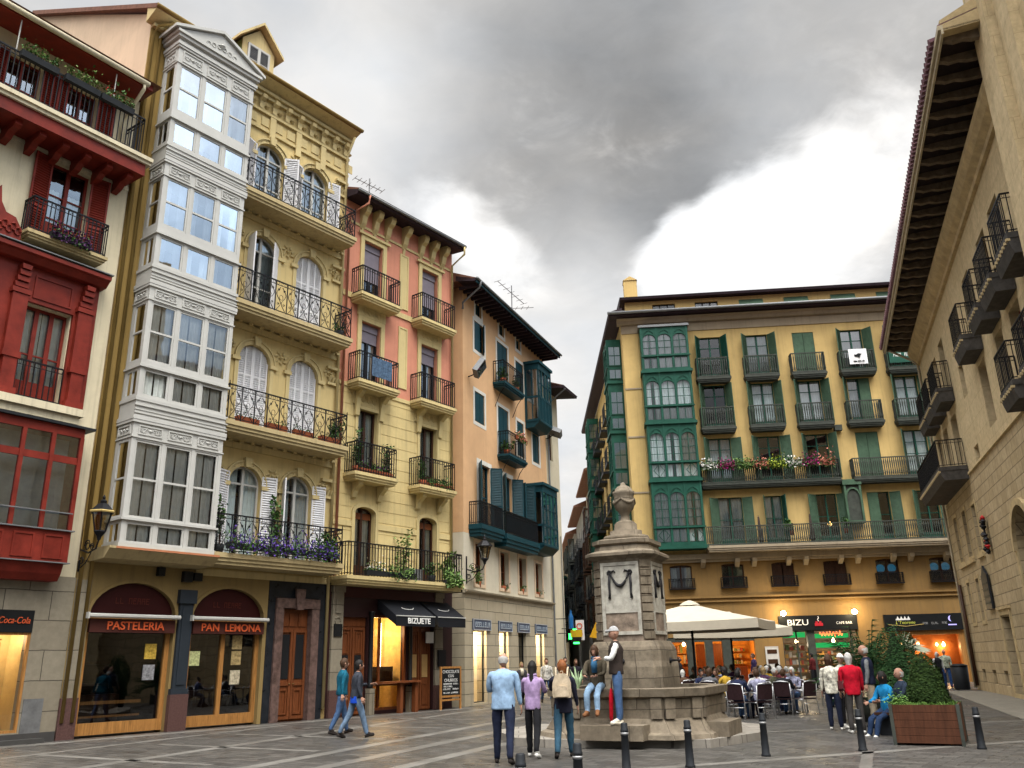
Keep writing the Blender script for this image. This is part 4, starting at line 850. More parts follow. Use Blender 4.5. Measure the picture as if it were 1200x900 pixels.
m_gran=mat('red_granite',(.085,.045,.04),.4,var=.4,vs=30,bump=.1); m_marb=mat('brown_marble',(.11,.07,.06),.35,var=.5,vs=6,bump=.05)
m_canopy=mat('black_awning',(.008,.009,.012),.75,bump=.1)
L_red=mat('sign_letter_red',(.52,.09,.03),.5,bump=0,var=.05); L_white=mat('sign_letter_white',(.7,.7,.68),.5,bump=0,var=.03); L_gold=mat('sign_letter_gold',(.45,.33,.12),.4,bump=0); L_dim=mat('dim_letter',(.085,.016,.01),.5,bump=0)
g_warm=glow('lamp_warm',(1,.72,.36),14); g_shop=glow('shop_light',(1,.86,.6),9)
def ptlight(loc,en,col=(1,.78,.5),r=.12,name='shop_lamp_light'):
    l=bpy.data.lights.new(name,'POINT'); l.energy=en; l.color=col; l.shadow_soft_size=r; o=bpy.data.objects.new(name,l); COL.objects.link(o); o.location=loc; return o
def shelves(parent,x0,x1,y,z0,z1,cols,mats_,rows=4,seed=1):
    rr=random.Random(seed); m=MB()
    m.mi=len(mats_)
    for j in range(rows+1): z=z0+(z1-z0)*j/rows; m.box(x0,x1,y,y+.3,z-.015,z+.015)
    for j in range(rows):
        x=x0+.03
        while x<x1-.12:
            w=rr.uniform(.07,.22); h=rr.uniform(.3,.85)*(z1-z0)/rows; m.mi=rr.randrange(len(mats_)); 
            if rr.random()<.85: m.box(x,min(x+w,x1),y+.03,y+.22,z0+(z1-z0)*j/rows+.016,z0+(z1-z0)*j/rows+h)
            x+=w+.03
    part('shelf_display',m,list(mats_)+[m_gold],parent)
GOODS=[mat('goods_'+n,c,.6,var=.2,bump=0) for n,c in (('a',(.5,.3,.08)),('b',(.35,.08,.05)),('c',(.55,.5,.4)),('d',(.3,.3,.28)),('e',(.15,.2,.08)),('f',(.3,.18,.1)))]
# =============================================================== A: cream house with dark red woodwork (far left)
A,MA=building('cream_house','cream house with dark red bay windows and red eaves at far left','house',B0,dA)
opsA=[(-2.28,-1.15,12.8,15.35,0),(-5.9,-4.8,12.8,15.35,0),(-3.9,-2.95,16.2,18.0,0),(-2.2,-1.3,16.2,18.0,0),(-2.35,-1.15,8.4,10.95,0),(-5.6,-4.4,8.4,10.95,0)]
put('wall',wall_mesh('wall',-9,-.02,3.95,18.9,opsA,m_pA,8),A)
opsA0=[(-3.6,-.95,.25,3.08,0),(-8.2,-5,.25,3.08,0)]
put('ground_floor_wall',wall_mesh('ground_floor_wall',-9,0,-.3,3.948,opsA0,m_stA,7.9,.35,y=-.03),A)
m=MB(); m.box(-9,-.05,-.09,-.032,-.3,.22); part('plinth',m,mat('dark_plinth',(.05,.047,.045),.6),A)
m=MB(); m.box(-.9,-.42,-.05,-.032,.22,1.0); part('grey_slab',m,mat('slate_slab',(.12,.12,.12),.7,var=.3),A)
m=MB(); m.box(-9,-.02,-.03,-.004,15.42,15.5); part('string_course',m,m_pA,A)
for (a,b,c,d,_) in opsA[:2]:
    o=win(A,(a+b)/2,c,b-a,d-c,m_red,curtain=m_curtain,rails=(.34,.62),panel=.75,gap=.2,ctop=.72,fw=.075); shutters(o,b-a,d-c,m_red,sw=.52,ang=(8,12))
    balcony(A,(a+b)/2-.05,12.78,2.1,.5,1.0,'bars',m_slabB,m_iron,t=.22,pitch=.12)
for (a,b,c,d,_) in opsA[2:4]:
    o=win(A,(a+b)/2,c,b-a,d-c,m_red,rails=(.5,)); shutters(o,b-a,d-c,m_red,sw=.5,ang=(6,5))
for (a,b,c,d,_) in opsA[4:]: win(A,(a+b)/2,c,b-a,d-c,m_red,y=.22,leaves=3,rails=(.48,),panel=.5,curtain=m_curtain,gap=.02,fw=.075)
# attic gallery floor, red timber below, modillions
m=MB(); m.box(-9,.02,-1.12,-.005,16.02,16.14); m.box(-9,0,-1.06,-.005,15.92,16.018); part('balcony',m,m_pA,A); bal=LAST[0]
m=MB(); m.box(-9,-.12,-.98,-.006,15.55,15.918); part('timber_beam',m,m_red,A)
m=MB()
for i in range(14):
    x=-.45-.64*i; m.prism([(-.006,15.548),(-.8,15.548),(-.82,15.42),(-.7,15.36),(-.45,15.34),(-.3,15.2),(-.006,15.12)],x-.09,x+.09,'x')
    
part('modillion',m,m_red,A)
put('railing',rail_mesh(8.6,.98,1.22,'bars',(0,1),.13).mesh('railing',m_iron),bal,(-4.65,-.05,16.14))
for x in (-4.1,-1.35): m=MB(); m.tube([(x,-.95,17.3),(x,-.95,18.4)],.018,5); part('tie_rod',m,m_white,A)
# eaves
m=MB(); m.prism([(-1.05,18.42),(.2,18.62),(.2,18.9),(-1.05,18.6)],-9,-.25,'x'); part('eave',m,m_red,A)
m=MB(); m.tube([(-9,-1.12,18.52),(-.42,-1.12,18.52)],.085,8); m.tube([(-.55,-1.1,18.45),(-.55,-1.1,18.3),(-.52,-.3,17.75),(-.5,-.12,17.5),(-.5,-.12,16.2)],.055,8); part('gutter',m,m_pA,A,smooth=True)
m=MB(); m.prism([(-1.2,18.62),(3.9,21.3),(8.2,18.9),(8.2,18.6)],-9,-.03,'x'); part('roof',m,m_roof,A)
# red timber front of the second floor
m=MB(); m.mi=0
for a,b in ((-9,-5.62),(-4.38,-2.37),(-1.13,-.5)): m.box(a,b,-.10,-.005,8.3,11.95)
for a,b in ((-5.62,-4.38),(-2.37,-1.13)): m.box(a,b,-.10,-.005,10.97,11.95); m.frame(a+.1,b-.1,11.1,11.75,.05,-.13,-.1)
part('timber_front',m,m_red,A); tf=LAST[0]
for x in (-6.0,-4.05,-2.62,-.86):
    m=MB(); m.box(x-.2,x+.2,-.24,-.102,9.45,11.05); m.box(x-.23,x+.23,-.28,-.102,9.3,9.45); m.box(x-.17,x+.17,-.25,-.102,8.5,9.3); m.box(x-.24,x+.24,-.3,-.102,8.3,8.5)
    for j in range(4): m.lathe([(.05,-.15),(.085,-.1),(.085,.1),(.05,.15)],8,0,0,0) if 0 else m.prism([(x-.17+.02*j,11.25+.16*j),(x+.17-.02*j,11.25+.16*j),(x+.19-.02*j,11.38+.16*j),(x-.19+.02*j,11.38+.16*j)],-.22-.045*j,-.102)
    m.box(x-.24,x+.24,-.27,-.102,11.07,11.2); part('pilaster',m,m_red,tf)
m=MB(); m.prism([(-.006,11.95),(-.3,11.97),(-.44,12.12),(-.52,12.15),(-.52,12.26),(-.006,12.3)],-9,-.42,'x'); part('cornice',m,m_red,A)
m=MB(); m.box(-9,-.38,-.56,-.006,12.302,12.33); part('flashing',m,m_zinc,A)
m=MB(); m.prism([(-4.3,12.33),(-2.95,12.33),(-2.95,12.7),(-3.15,13.0),(-3.4,13.05),(-3.55,13.3),(-3.62,13.75),(-3.69,13.3),(-3.85,13.05),(-4.1,13.0),(-4.3,12.7)],-.42,-.28)
for i in range(5):
    for s in (-1,1): m.tube([(-3.62+s*(.12+.11*i+.07*cos(a)),-.44,12.62+.1*(i%2)+.1*sin(a)) for a in [2*PI*q/8 for q in range(9)]],.028,5)
part('carved_crest',m,m_red,A)
m=MB(); m.box(-3.35,-3.1,-.22,-.1,9.9,10.3); m.box(-3.33,-3.12,-.24,-.22,10.1,10.26); part('alarm_box',m,m_pA,A)
put('railing',rail_mesh(1.2,.0,1.02,'bars',(0,0),.15).mesh('railing',m_iron),A,(-1.75,-.05,8.35))
# pale slab between the floors, then the glazed red bay
m=MB(); m.box(-9,-.66,-.52,-.006,8.06,8.26); m.box(-9,-.74,-.42,-.006,7.86,8.058); part('slab',m,m_pA,A)
m=MB(); m.box(-9,-.38,-.72,-.006,7.70,7.76); part('lead_cap',m,m_iron2,A)
bay=MB(); bay.box(-9,-.62,-.62,-.006,7.46,7.698); bay.box(-9,-.62,-.62,-.006,4.2,5.0)
BAYX=[-.62-.74*i for i in range(12)]
for x in BAYX: bay.box(x-.10,x,-.635,-.54,5.0,7.46)
bay.box(-.72,-.62,-.54,-.006,5.0,7.46)
bay.box(-9,-.62,-.60,-.55,6.74,6.92); bay.prism([(-.006,3.78),(-.38,3.78),(-.5,3.95),(-.58,4.2),(-.006,4.2)],-9,-.68,'x')
for i in range(11): bay.frame(BAYX[i+1]+.06,BAYX[i]-.16,4.3,4.9,.05,-.645,-.62)
bo=part('bay_window',bay,m_red,A)
m=MB(); m.box(-9,-.57,-.70,-.006,5.0,5.03); m.box(-9,-.57,-.68,-.006,4.2,4.225); m.tube([(-9,-.68,5.45),(-.68,-.68,5.45)],.018,5); part('sill',m,m_zinc,bo)
for i in range(11):
    for z0,z1 in ((5.0,6.74),(6.92,7.46)):
        m=MB(); m.poly([(BAYX[i+1],-.58,z0),(BAYX[i]-.10,-.58,z0),(BAYX[i]-.10,-.58,z1),(BAYX[i+1],-.58,z1)]); part('pane',m,m_glass,bo)
m=MB(); m.poly([(-9,-.08,4.9),(-.7,-.08,4.9),(-.7,-.08,7.5),(-9,-.08,7.5)]); part('curtain',m,m_net,bo)
# lit shop window with shelves
g=MB(); g.frame(-3.6,-.95,.25,2.55,.06,-.02,.06); g.box(-2.35,-2.3,-.02,.06,.31,2.49); g.mi=1; g.box(-3.6,-.95,-.05,.2,2.55,3.08); so=part('shop_window',g,[m_gold,m_black],A)
m=MB(); m.poly([(-3.6,.03,.3),(-.95,.03,.3),(-.95,.03,2.5),(-3.6,.03,2.5)]); part('pane',m,m_shopglass,so)
m=MB(); m.box(-3.7,-.6,1.7,1.75,.1,3); m.box(-3.75,-3.7,.36,1.7,.1,3); m.box(-.6,-.55,.36,1.7,.1,3); m.box(-3.7,-.6,.36,1.7,.2,.25); m.box(-3.7,-.6,.36,1.7,2.7,2.75); part('shop_interior',m,mat('yellow_wall',(.55,.42,.2),.8),so)
shelves(so,-3.4,-1.35,.55,.5,2.4,None,GOODS,5,3); shelves(so,-2.6,-1.4,.5,.3,1.0,None,GOODS,2,8)
m=MB(); m.box(-3,-1.2,.7,.8,2.62,2.68); part('lamp_tube',m,g_shop,so)
w=MA@Vector((-1.9,.75,2.5)); ptlight(w,260)
text('Coca-Cola',.22,so,(-1.42,-.062,2.83),L_red,.008,.25,sx=.8)
# =============================================================== B: ochre house with white gallery
B,MBw=building('ochre_house','ornate ochre house with tall white glazed gallery and pastry shop below','house',B0,dB)
W=8.55; CX=(4.92,6.98); FZ=(4.85,8.85,12.87,16.95); TOP=(7.72,11.85,15.9,19.6); OW=1.22
opsB=[(c-OW/2,c+OW/2,FZ[i],TOP[i],.56) for c in CX for i in range(4)]
put('wall',wall_mesh('wall',0,W,4.38,22.05,opsB,m_pB,9.6,.26,top=False,sides=False),B)
m=MB(); 
for x in (0.003,W-.003): m.poly([(x,.0,4.38),(x,9.6,4.38),(x,9.6,27.4),(x,0,22.05)])
part('gable_wall',m,m_peach,B)
m=MB(); m.box(.0,.55,-.06,-.004,4.4,21.5); part('corner_strip',m,m_ochre2,B)
for x in (.06,.32): m=MB(); m.tube([(x,-.12,.4),(x,-.12,21.2),(x+.05,-.3,21.5),(x+.45,-.5,21.75)],.05,7); part('downpipe',m,m_ochre2,B,smooth=True)
for x in (W-.12,): m=MB(); m.tube([(x,-.1,.3),(x,-.1,20.9),(x,-.5,21.6)],.055,7); part('downpipe',m,m_trimB,B,smooth=True)
for z in (5.9,9.9,13.9,17.9): 
    pass
# arched windows, louvred shutters, archivolts
m_shw=mat('pale_grey_shutter',(.62,.62,.64),.55,var=.08,bump=0)
for fi in range(4):
    h=round(TOP[fi]-FZ[fi],2)
    for ci,c in enumerate(CX):
        closed=(fi==1) or (fi==2 and ci==1)
        o=win(B,c,FZ[fi],OW,h,m_white,ar=.56,y=.16,rails=() if fi==0 else (.45,),curtain=m_net if (fi+ci)%2 else m_curtain,gap=.16,panel=.0 if fi==0 else .45,fw=.06)
        sh=h-.56
        if closed:
            q=MB()      # closed arched leaves
            P=arch_poly(OW-.04,h-.03,.55); q.prism([(x,z) for x,z in P],-.055,-.05)
            for s in (-1,1):
                for x in (s*.03,s*.56,s*.295): q.box(x-.028,x+.028,-.10,-.056,.02,sh+(.52 if abs(x)<.1 else .05 if abs(x)>.5 else .42))
            for z in (.04,.9,1.9): q.box(-.58,.58,-.095,-.057,z,z+.07)
            z=.14
            while z<h-.12:
                hw=.57 if z<sh else .57*math.sqrt(max(0,1-((z-sh)/.55)**2))
                if hw>.1: q.hexa([(-hw,-.09,z),(hw,-.09,z),(hw,-.06,z+.045),(-hw,-.06,z+.045),(-hw,-.085,z+.012),(hw,-.085,z+.012),(hw,-.056,z+.055),(-hw,-.056,z+.055)])
                z+=.075
            put('shutter',cached(('shc',h),lambda:q.mesh('shutter',m_shw)),o)
        else:
            shutters(o,OW,h-.25,m_shw,sw=.52,ang={0:((20,14),(62,10))[ci],2:((80,140),(0,0))[ci],3:((18,40),(22,12))[ci]}[fi],yo=-.20)
        a=MB(); a.band(0,sh,OW/2,.56,.14,-.05,-.004); a.band(0,sh,OW/2+.14,.70,.05,-.09,-.004)
        for s in (-1,1): a.box(s*(OW/2+.13)-.15,s*(OW/2+.13)+.15,-.10,-.004,sh-.13,sh-.002); a.box(s*(OW/2+.08)-.07,s*(OW/2+.08)+.07,-.05,-.004,0,sh-.132)
        a.prism([(-.1,sh+.52),(.1,sh+.52),(.14,sh+.82),(-.14,sh+.82)],-.15,-.004)
        for i in range(9): w_=PI*(i+.5)/9; a.lathe([(.001,-.03),(.03,0),(.001,.03)],5,(OW/2+.08)*cos(w_),-.05,sh+.64*sin(w_)) if fi!=1 else None
        put('archivolt',a.mesh('archivolt',m_trimB),B,(c,0,FZ[fi]))
    balcony(B,5.88,FZ[fi]-.02,4.78,.88,1.13,'scroll',m_slabB,m_iron,t=.34,sides=(1,1))
    m=MB()     # relief between the arches and pilaster capitals
    z=TOP[fi]
    for cx,s in ((5.95,.30),(3.95,.2),(8.05,.22)):
        for k in range(7): a0=2*PI*k/7; m.tube([(cx+s*.5*cos(a0),-.02,z-.18+s*.5*sin(a0)),(cx+s*cos(a0+.4),-.04,z-.18+s*.8*sin(a0+.4))],[.05,.015],5)
        m.lathe([(.001,-.09),(.08,0),(.001,.09)],8,cx,-.03,z-.18); part('relief',m,m_trimB,B); m=MB()
    m.box(8.0,8.5,-.09,-.004,z-.6,z-.5); m.box(7.95,8.53,-.13,-.004,z-.32+.3,z+.08)
    for k in range(3): m.tube([(8.1+.15*k,-.05,z-.48),(8.1+.15*k,-.1,z-.3)],[.05,.075],6)
    part('relief',m,m_trimB,B)
    m=MB(); m.box(3.45,W-.02,-.07,-.003,FZ[fi]-.62,FZ[fi]-.42)
    for i in range(12): x=3.75+.42*i; m.box(x-.07,x+.07,-.16,-.07,FZ[fi]-.44,FZ[fi]-.36) if fi else None
    part('string_course',m,m_trimB,B)
# frieze and cornice
m=MB(); m.box(3.4,W,-.08,-.003,20.0,20.09); m.box(3.4,W,-.10,-.003,20.72,20.82); m.box(3.4,W,-.12,-.003,21.35,21.48); m.box(.0,W+.02,-.22,-.003,21.5,21.62); part('frieze',m,m_trimB,B)
for i in range(9):
    x=3.75+.57*i; m=MB(); m.prism([(-.122,21.34),(-.3,21.34),(-.28,21.2),(-.15,21.1),(-.122,20.85)],x-.09,x+.09,'x'); part('corbel',m,m_trimB,B); m=MB(); m.lathe([(.001,-.1),(.1,0),(.001,.1)],8,x+.28,-.02,21.05); part('rosette',m,m_trimB,B); m=MB(); m.box(x+.1,x+.46,-.03,-.003,20.25,20.6); part('frieze_panel',m,m_trimB,B)
for i in range(4): x=3.7+1.18*i+.0; m=MB(); m.box(x-.12,x+.12,-.1,-.003,19.7,20.7); part('console',m,m_trimB,B)
m=MB(); m.prism([(.0,21.62),(-.6,21.86),(-.6,21.96),(.0,22.3)],-.18,W+.1,'x'); part('eave',m,m_trimB,B)
m=MB(); m.tube([(-.2,-.64,21.95),(W+.15,-.64,21.95)],.075,8); part('gutter',m,m_ochre2,B,smooth=True)
m=MB(); m.prism([(-.66,22.0),(9.8,27.6),(9.8,27.4),(-.6,21.86)],-.2,W+.12,'x'); part('roof',m,m_roof,B)
# dormer
dm=MB(); dm.box(4.2,5.62,1.3,4.5,22.8,24.6); dm.prism([(4.2,24.6),(5.62,24.6),(4.91,25.35)],1.302,4.5); do=part('dormer',dm,mat('green_dormer_wall',(.13,.2,.07),.7),B)
m=MB(); m.box(4.18,5.64,1.27,1.298,22.8,24.6); m.prism([(4.18,24.6),(5.64,24.6),(4.91,25.37)],1.27,1.298); part('front',m,m_trimB,do)
for s in (-1,1):
    m=MB(); x0,x1=4.91,4.91+s*1.0; m.hexa([(x0,1.0,25.5),(x1,1.0,24.42),(x1,4.6,24.42),(x0,4.6,25.5),(x0,1.0,25.62),(x1,1.0,24.54),(x1,4.6,24.54),(x0,4.6,25.62)]); part('roof',m,m_trimB,do)
wd=put('window',win_frame(1.0,1.35,0,2,(.5,),.08).mesh('window',m_white),do,(4.91,1.24,23.15)); put('shutter',shutter_mesh(.42,1.2).mesh('shutter',m_zinc),wd,(-.24,.0,.08)); put('shutter',wd.children[0].data,wd,(.24,.0,.08))
# ---- white gallery: four storeys
GL,GR,GD=.57,3.42,.9
zones=[(4.78,7.73,4.84,5.40,5.52,7.66,7.75,8.2),(8.22,11.83,8.93,9.72,9.98,11.78,11.86,12.3),(12.32,15.96,13.0,13.92,14.3,15.93,15.98,16.46),(16.48,20.1,17.15,17.95,18.35,20.06,20.12,20.72)]
for gi,(zb,_,l0,l1,u0,u1,f0,f1) in enumerate(zones):
    g=MB(); fx=[GL+.0,GL+.96,GL+1.9,GR-.0]
    if gi: g.box(GL-.06,GR+.06,-GD-.06,-.07,zb,zb+.12); g.box(GL-.02,GR+.02,-GD-.02,-.07,zb+.12,l0-.16); g.box(GL-.05,GR+.05,-GD-.05,-.07,l0-.16,l0-.06); g.box(GL,GR,-GD,-.07,l0-.06,l0); [g.box(GL-.02-d_,GR+.02+d_,-GD-.02-d_,-GD-.019,zb+f_*(l0-.16-zb),zb+f_*(l0-.16-zb)+.035) for d_,f_ in ((.035,.32),(.02,.5),(.04,.72))]
    else: g.box(GL-.04,GR+.04,-GD-.04,-.07,zb-.06,l0)
    g.box(GL-.05,GR+.05,-GD-.06,-.07,l1+.04,l1+.1); g.box(GL,GR,-GD,-.07,l1,l1+.04); g.box(GL,GR,-GD,-.07,l1+.1,u0)
    g.box(GL,GR,-GD,-.07,u1,f1-.06); g.box(GL-.05,GR+.05,-GD-.05,-.07,f1-.06,f1+.01); g.box(GL-.03,GR+.03,-GD-.03,-.07,f0-.04,f0)
    for z0,z1 in ((l0,l1),(u0,u1)):
        for i,x in enumerate(fx):
            a=x-(.05 if i in(1,2) else 0)-(.12 if i==3 else 0); g.box(a,a+(.12 if i in (0,3) else .10),-GD,-GD+.1,z0,z1)
        g.box(GL,GL+.12,-.2,-.07,z0,z1); g.box(GR-.12,GR,-.2,-.07,z0,z1)
    go=part('gallery_storey',g,m_white,B)
    cols=[(GL+.12,GL+.91),(GL+1.01,GL+1.85),(GL+1.95,GR-.12)]
    for a,b in cols:
        for z0,z1 in ((l0,l1),(u0,u1)):
            f=MB(); f.frame(a+.003,b-.003,z0+.003,z1-.003,.055,-GD+.015,-GD+.06)
            if z0==u0: f.box(a+.06,b-.06,-GD+.012,-GD+.05,(z0+z1)/2-.03,(z0+z1)/2+.03)
            fo=part('window',f,m_white,go); gg=m_glassb if gi>1 else m_glassc; p=MB(); p.poly([(a+.05,-GD+.04,z0+.05),(b-.05,-GD+.04,z0+.05),(b-.05,-GD+.04,z1-.05),(a+.05,-GD+.04,z1-.05)]); part('pane',p,gg,go)
        f=MB(); f.frame(a+.04,b-.04,f0+.06,f1-.12,.035,-GD-.03,-GD-.001); cx=(a+b)/2; cz=(f0+f1)/2-.03   # carved frieze panel
        for s in (-1,1):
            f.tube([(cx+s*(.06+.22*t),-GD-.012,cz+.07*sin(t*7)) for t in [q/8 for q in range(9)]],.016,4); f.tube([(cx+s*(.17+.055*cos(q)),-GD-.012,cz+.06*sin(q)) for q in [2*PI*k/8 for k in range(9)]],.013,4); f.tube([(cx+s*(.26+.04*cos(q)),-GD-.012,cz+.05*sin(q)) for q in [2*PI*k/8 for k in range(9)]],.012,4)
        f.lathe([(.001,-.05),(.05,0),(.001,.05)],6,cx,-GD-.01,cz); part('frieze_panel',f,m_white,go)
    for xs,xn in ((GL,1),(GR,-1)):
        for z0,z1 in ((l0,l1),(u0,u1)):
            f=MB(); f.box(xs-.004*xn if xn<0 else xs,xs+.05 if xn>0 else xs+.004,-.8,-.74,z0,z1) if 0 else None
            X0,X1=(xs,xs+.05) if xn>0 else (xs-.05,xs)
            f.box(X0,X1,-.80,-.75,z0,z1); f.box(X0,X1,-.25,-.2,z0,z1); f.box(X0,X1,-.75,-.25,z0,z0+.05); f.box(X0,X1,-.75,-.25,z1-.05,z1); f.box(X0,X1,-.75,-.25,(z0+z1)/2-.025,(z0+z1)/2+.025) if z0==u0 else f.box(X0,X1,-.52,-.48,z0+.05,z1-.05)
            part('window',f,m_white,go); p=MB(); x=xs+.025*xn; p.poly([(x,-.76,z0+.04),(x,-.24,z0+.04),(x,-.24,z1-.04),(x,-.76,z1-.04)]); part('pane',p,m_glassc,go)
        f=MB(); 
        for y0,y1,z0,z1 in ((-.8,-.75,f0+.06,f1-.12),(-.2,-.15,f0+.06,f1-.12),(-.75,-.2,f0+.06,f0+.1),(-.75,-.2,f1-.16,f1-.12)): f.box(xs-.03 if xn>0 else xs+.001,xs-.001 if xn>0 else xs+.03,y0,y1,z0,z1)
        for k in range(3): f.lathe([(.001,-.06),(.05,0),(.001,.06)],6,xs-.01*xn,-.62+.15*k,(f0+f1)/2-.03)
        part('frieze_panel',f,m_white,go)
    cm=MB()
    for a,b in cols: cm.add(curtain_mesh(b-a,u1-l0,y=-GD+.16,gap=.06 if gi<2 else .3,seed=gi),((a+b)/2,0,l0))
    part('curtain',cm,m_curtain if gi<2 else m_net,go)
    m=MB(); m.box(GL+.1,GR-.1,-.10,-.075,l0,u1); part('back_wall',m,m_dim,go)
m=MB(); m.box(GL-.08,GR+.08,-GD-.08,-.07,20.74,20.86); m.box(GL-.02,GR+.02,-GD-.02,-.07,20.86,21.0); m.box(GL-.12,GR+.12,-GD-.12,-.07,21.0,21.12); m.box(GL-.18,GR+.18,-GD-.18,-.07,21.12,21.22)
m.prism([(GL-.16,21.22),(GR+.16,21.22),((GL+GR)/2,22.0)],-GD-.1,-.07)
for s in (-1,1):
    x0,x1=(GL+GR)/2,(GL+GR)/2+s*1.72; m.hexa([(x0,-GD-.2,22.0),(x1,-GD-.2,21.22),(x1,-.07,21.22),(x0,-.07,22.0),(x0,-GD-.2,22.12),(x1,-GD-.2,21.32),(x1,-.07,21.32),(x0,-.07,22.12)])
for s in (-1,1):
    for k in range(3): m.tube([(2.0+s*(.1+.2*k+.07*cos(q)),-GD-.115,21.45-.05*k+.08*sin(q)) for q in [2*PI*z/8 for z in range(9)]],.018,4)
m.lathe([(.001,-.12),(.11,0),(.001,.12)],8,2.0,-GD-.11,21.52)
part('pediment',m,m_white,B)
m=MB(); m.prism([(-.06,4.38),(-.78,4.42),(-1.02,4.66),(-1.02,4.72),(-.06,4.72)],GL-.3,GR+.1,'x'); part('gallery_base',m,m_slabB,B)
m=MB(); m.box(GL-.12,GR+.12,-1.04,-.8,4.66,4.718); part('terracotta_edge',m,mat('terracotta_edge',(.40,.16,.08),.7),B)
# ---- ground floor with the pastry shop
m_gf=plaster('ground_ochre',(.25,.175,.07),.5,.35)
opsG=[(.45,2.93,0,3.9,.9),(3.47,5.95,0,3.9,.9),(6.08,8.4,0,4.3,0)]
put('ground_floor_wall',wall_mesh('ground_floor_wall',0,W,-.3,4.376,opsG,m_gf,9.5,.4,y=-.04),B)
m=MB(); m.box(-.02,.43,-.12,-.042,0,.98); part('granite_base',m,m_gran,B)
m=MB(); m.box(.02,.40,-.09,-.042,.98,3.9); part('pier',m,m_stA,B)
m=MB(); m.box(3.0,3.42,-.14,-.042,.95,3.75); m.box(2.94,3.48,-.2,-.042,3.4,3.78); m.box(2.94,3.46,-.18,-.042,.95,1.1); m.box(3.08,3.34,-.165,-.14,1.2,3.3); part('pilaster',m,mat('blue_black_iron',(.022,.028,.036),.5),B)
m=MB(); m.box(2.92,3.48,-.2,-.042,-.1,.95); part('granite_base',m,m_gran,B)
for k,(a,b,s) in enumerate(((.45,2.93,'PASTELERIA'),(3.47,5.95,'PAN  LEMONA'))):
    f=MB(); c=(a+b)/2; w_=b-a
    for x in ((a,b-.13) if k==0 else (a,b-.13,c-.1)): f.box(x,x+.13,.12,.24,.05,2.95)
    f.box(a,b,.121,.239,.05,.34); f.box(a,b,.10,.25,2.9,3.02)
    if k==0: f.box(a+.13,a+1.9,.3,.4,.78,.86); f.box(a+.13,a+1.9,.3,.4,.45,.5)
    so=part('shop_window',f,m_gold,B)
    p=MB(); p.poly([(a+.1,.18,.3),(b-.1,.18,.3),(b-.1,.18,2.92),(a+.1,.18,2.92)]); part('pane',p,m_dkglass,so)
    p=MB(); P=[(c+w_/2*.995*cos(PI*i/14),3.0+.895*sin(PI*i/14)) for i in range(15)]; p.prism(P,.10,.16); part('fanlight',p,m_mar,so)
    p=MB(); p.band(c,3.0,w_/2,.9,.09,-.07,-.042); part('arch_moulding',p,m_gf,so)
    p=MB(); p.box(a+.02,b-.02,-.12,-.02,2.58,2.93); part('signboard',p,mat('maroon_board',(.055,.016,.012),.6),so); sg=LAST[0]
    text(s,.30,sg,(c+.05,-.135,2.745),L_red,.012,bold=.004,sx=1.05)
    strokes(so,c-.5,c+.5,3.34,3.5,.098,L_dim,8,3,(2,))
    p=MB(); p.tube([(a-.1,-.22,3.0),(b+.05,-.22,3.0)],.06,8); p.box(a-.14,a-.1,-.3,-.05,2.92,3.08); part('awning_roller',p,m_white,so,smooth=False)
    r=MB(); r.box(a-.1,b+.1,3.0,3.05,0,3.6); r.box(a-.15,a-.1,.4,3.0,0,3.6); r.box(b+.1,b+.15,.4,3.0,0,3.6); r.box(a-.1,b+.1,.36,3,3.4,3.45); part('shop_interior',r,m_dark,so)
    r=MB(); r.box(a+.3,b-.6,1.4,1.9,.05,1.0); r.box(a+.5,b-.3,2.6,2.95,1.2,1.28); r.box(a+.5,b-.3,2.6,2.95,1.8,1.88); part('counter',r,m_dkwood,so)
    for q,(x,z,cc) in enumerate((((b-.52),2.1,(.45,.30,.05)),((b-.52),1.55,(.2,.2,.21))) if k==0 else ((b-.75,2.35,(.35,.26,.12)),(b-.75,1.9,(.3,.22,.1)),(b-.75,1.35,(.4,.35,.25)),(a+.32,1.9,(.4,.42,.2)))):
        r=MB(); r.box(x-.17,x+.17,.155,.175,z-.2,z+.2); part('poster',r,mat('poster_%d%d'%(k,q),cc,.6,var=.6,vs=14,bump=0),so)
# door of the house in a brown marble surround
m=MB(); m.box(6.09,6.36,-.05,.1,0,4.3); m.box(8.12,8.4,-.05,.1,0,4.3); m.box(6.36,8.12,-.05,.1,3.72,4.3); m.box(6.36,8.12,.34,.38,0,3.7); part('portal_panel',m,mat('black_marble',(.016,.018,.022),.3,var=.4),B)
m=MB(); m.box(6.36,6.66,-.12,.22,0,3.4); m.box(7.8,8.1,-.12,.22,0,3.4); m.box(6.36,8.1,-.14,.22,3.4,3.7); m.prism([(7.1,3.35),(7.36,3.35),(7.42,4.0),(7.04,4.0)],-.22,-.142); part('door_surround',m,m_marb,B)
d=MB(); d.box(6.66,7.8,.12,.2,0,3.38); do=part('door',d,m_brown,B)
for k in range(2):
    x=6.68+.56*k; l=MB(); l.frame(x,x+.54,.06,2.75,.09,.07,.118); l.frame(x+.12,x+.42,.2,.95,.05,.08,.118); l.box(x+.09,x+.45,.08,.118,1.05,1.15); part('door_leaf',l,m_brown,do)
    p=MB(); p.box(x+.1,x+.44,.1,.117,1.25,2.6); part('pane',p,m_dark,do); h_=MB(); h_.lathe([(.001,-.02),(.03,0),(.001,.02)],8,x+(.48 if k==0 else .06),.05,1.1); part('handle',h_,mat('brass',(.5,.38,.15),.3,.9,bump=0),do)
for i in range(3): l=MB(); l.box(6.7+.36*i,7.02+.36*i,.09,.118,2.85,3.25); part('transom_panel',l,m_brown,do)
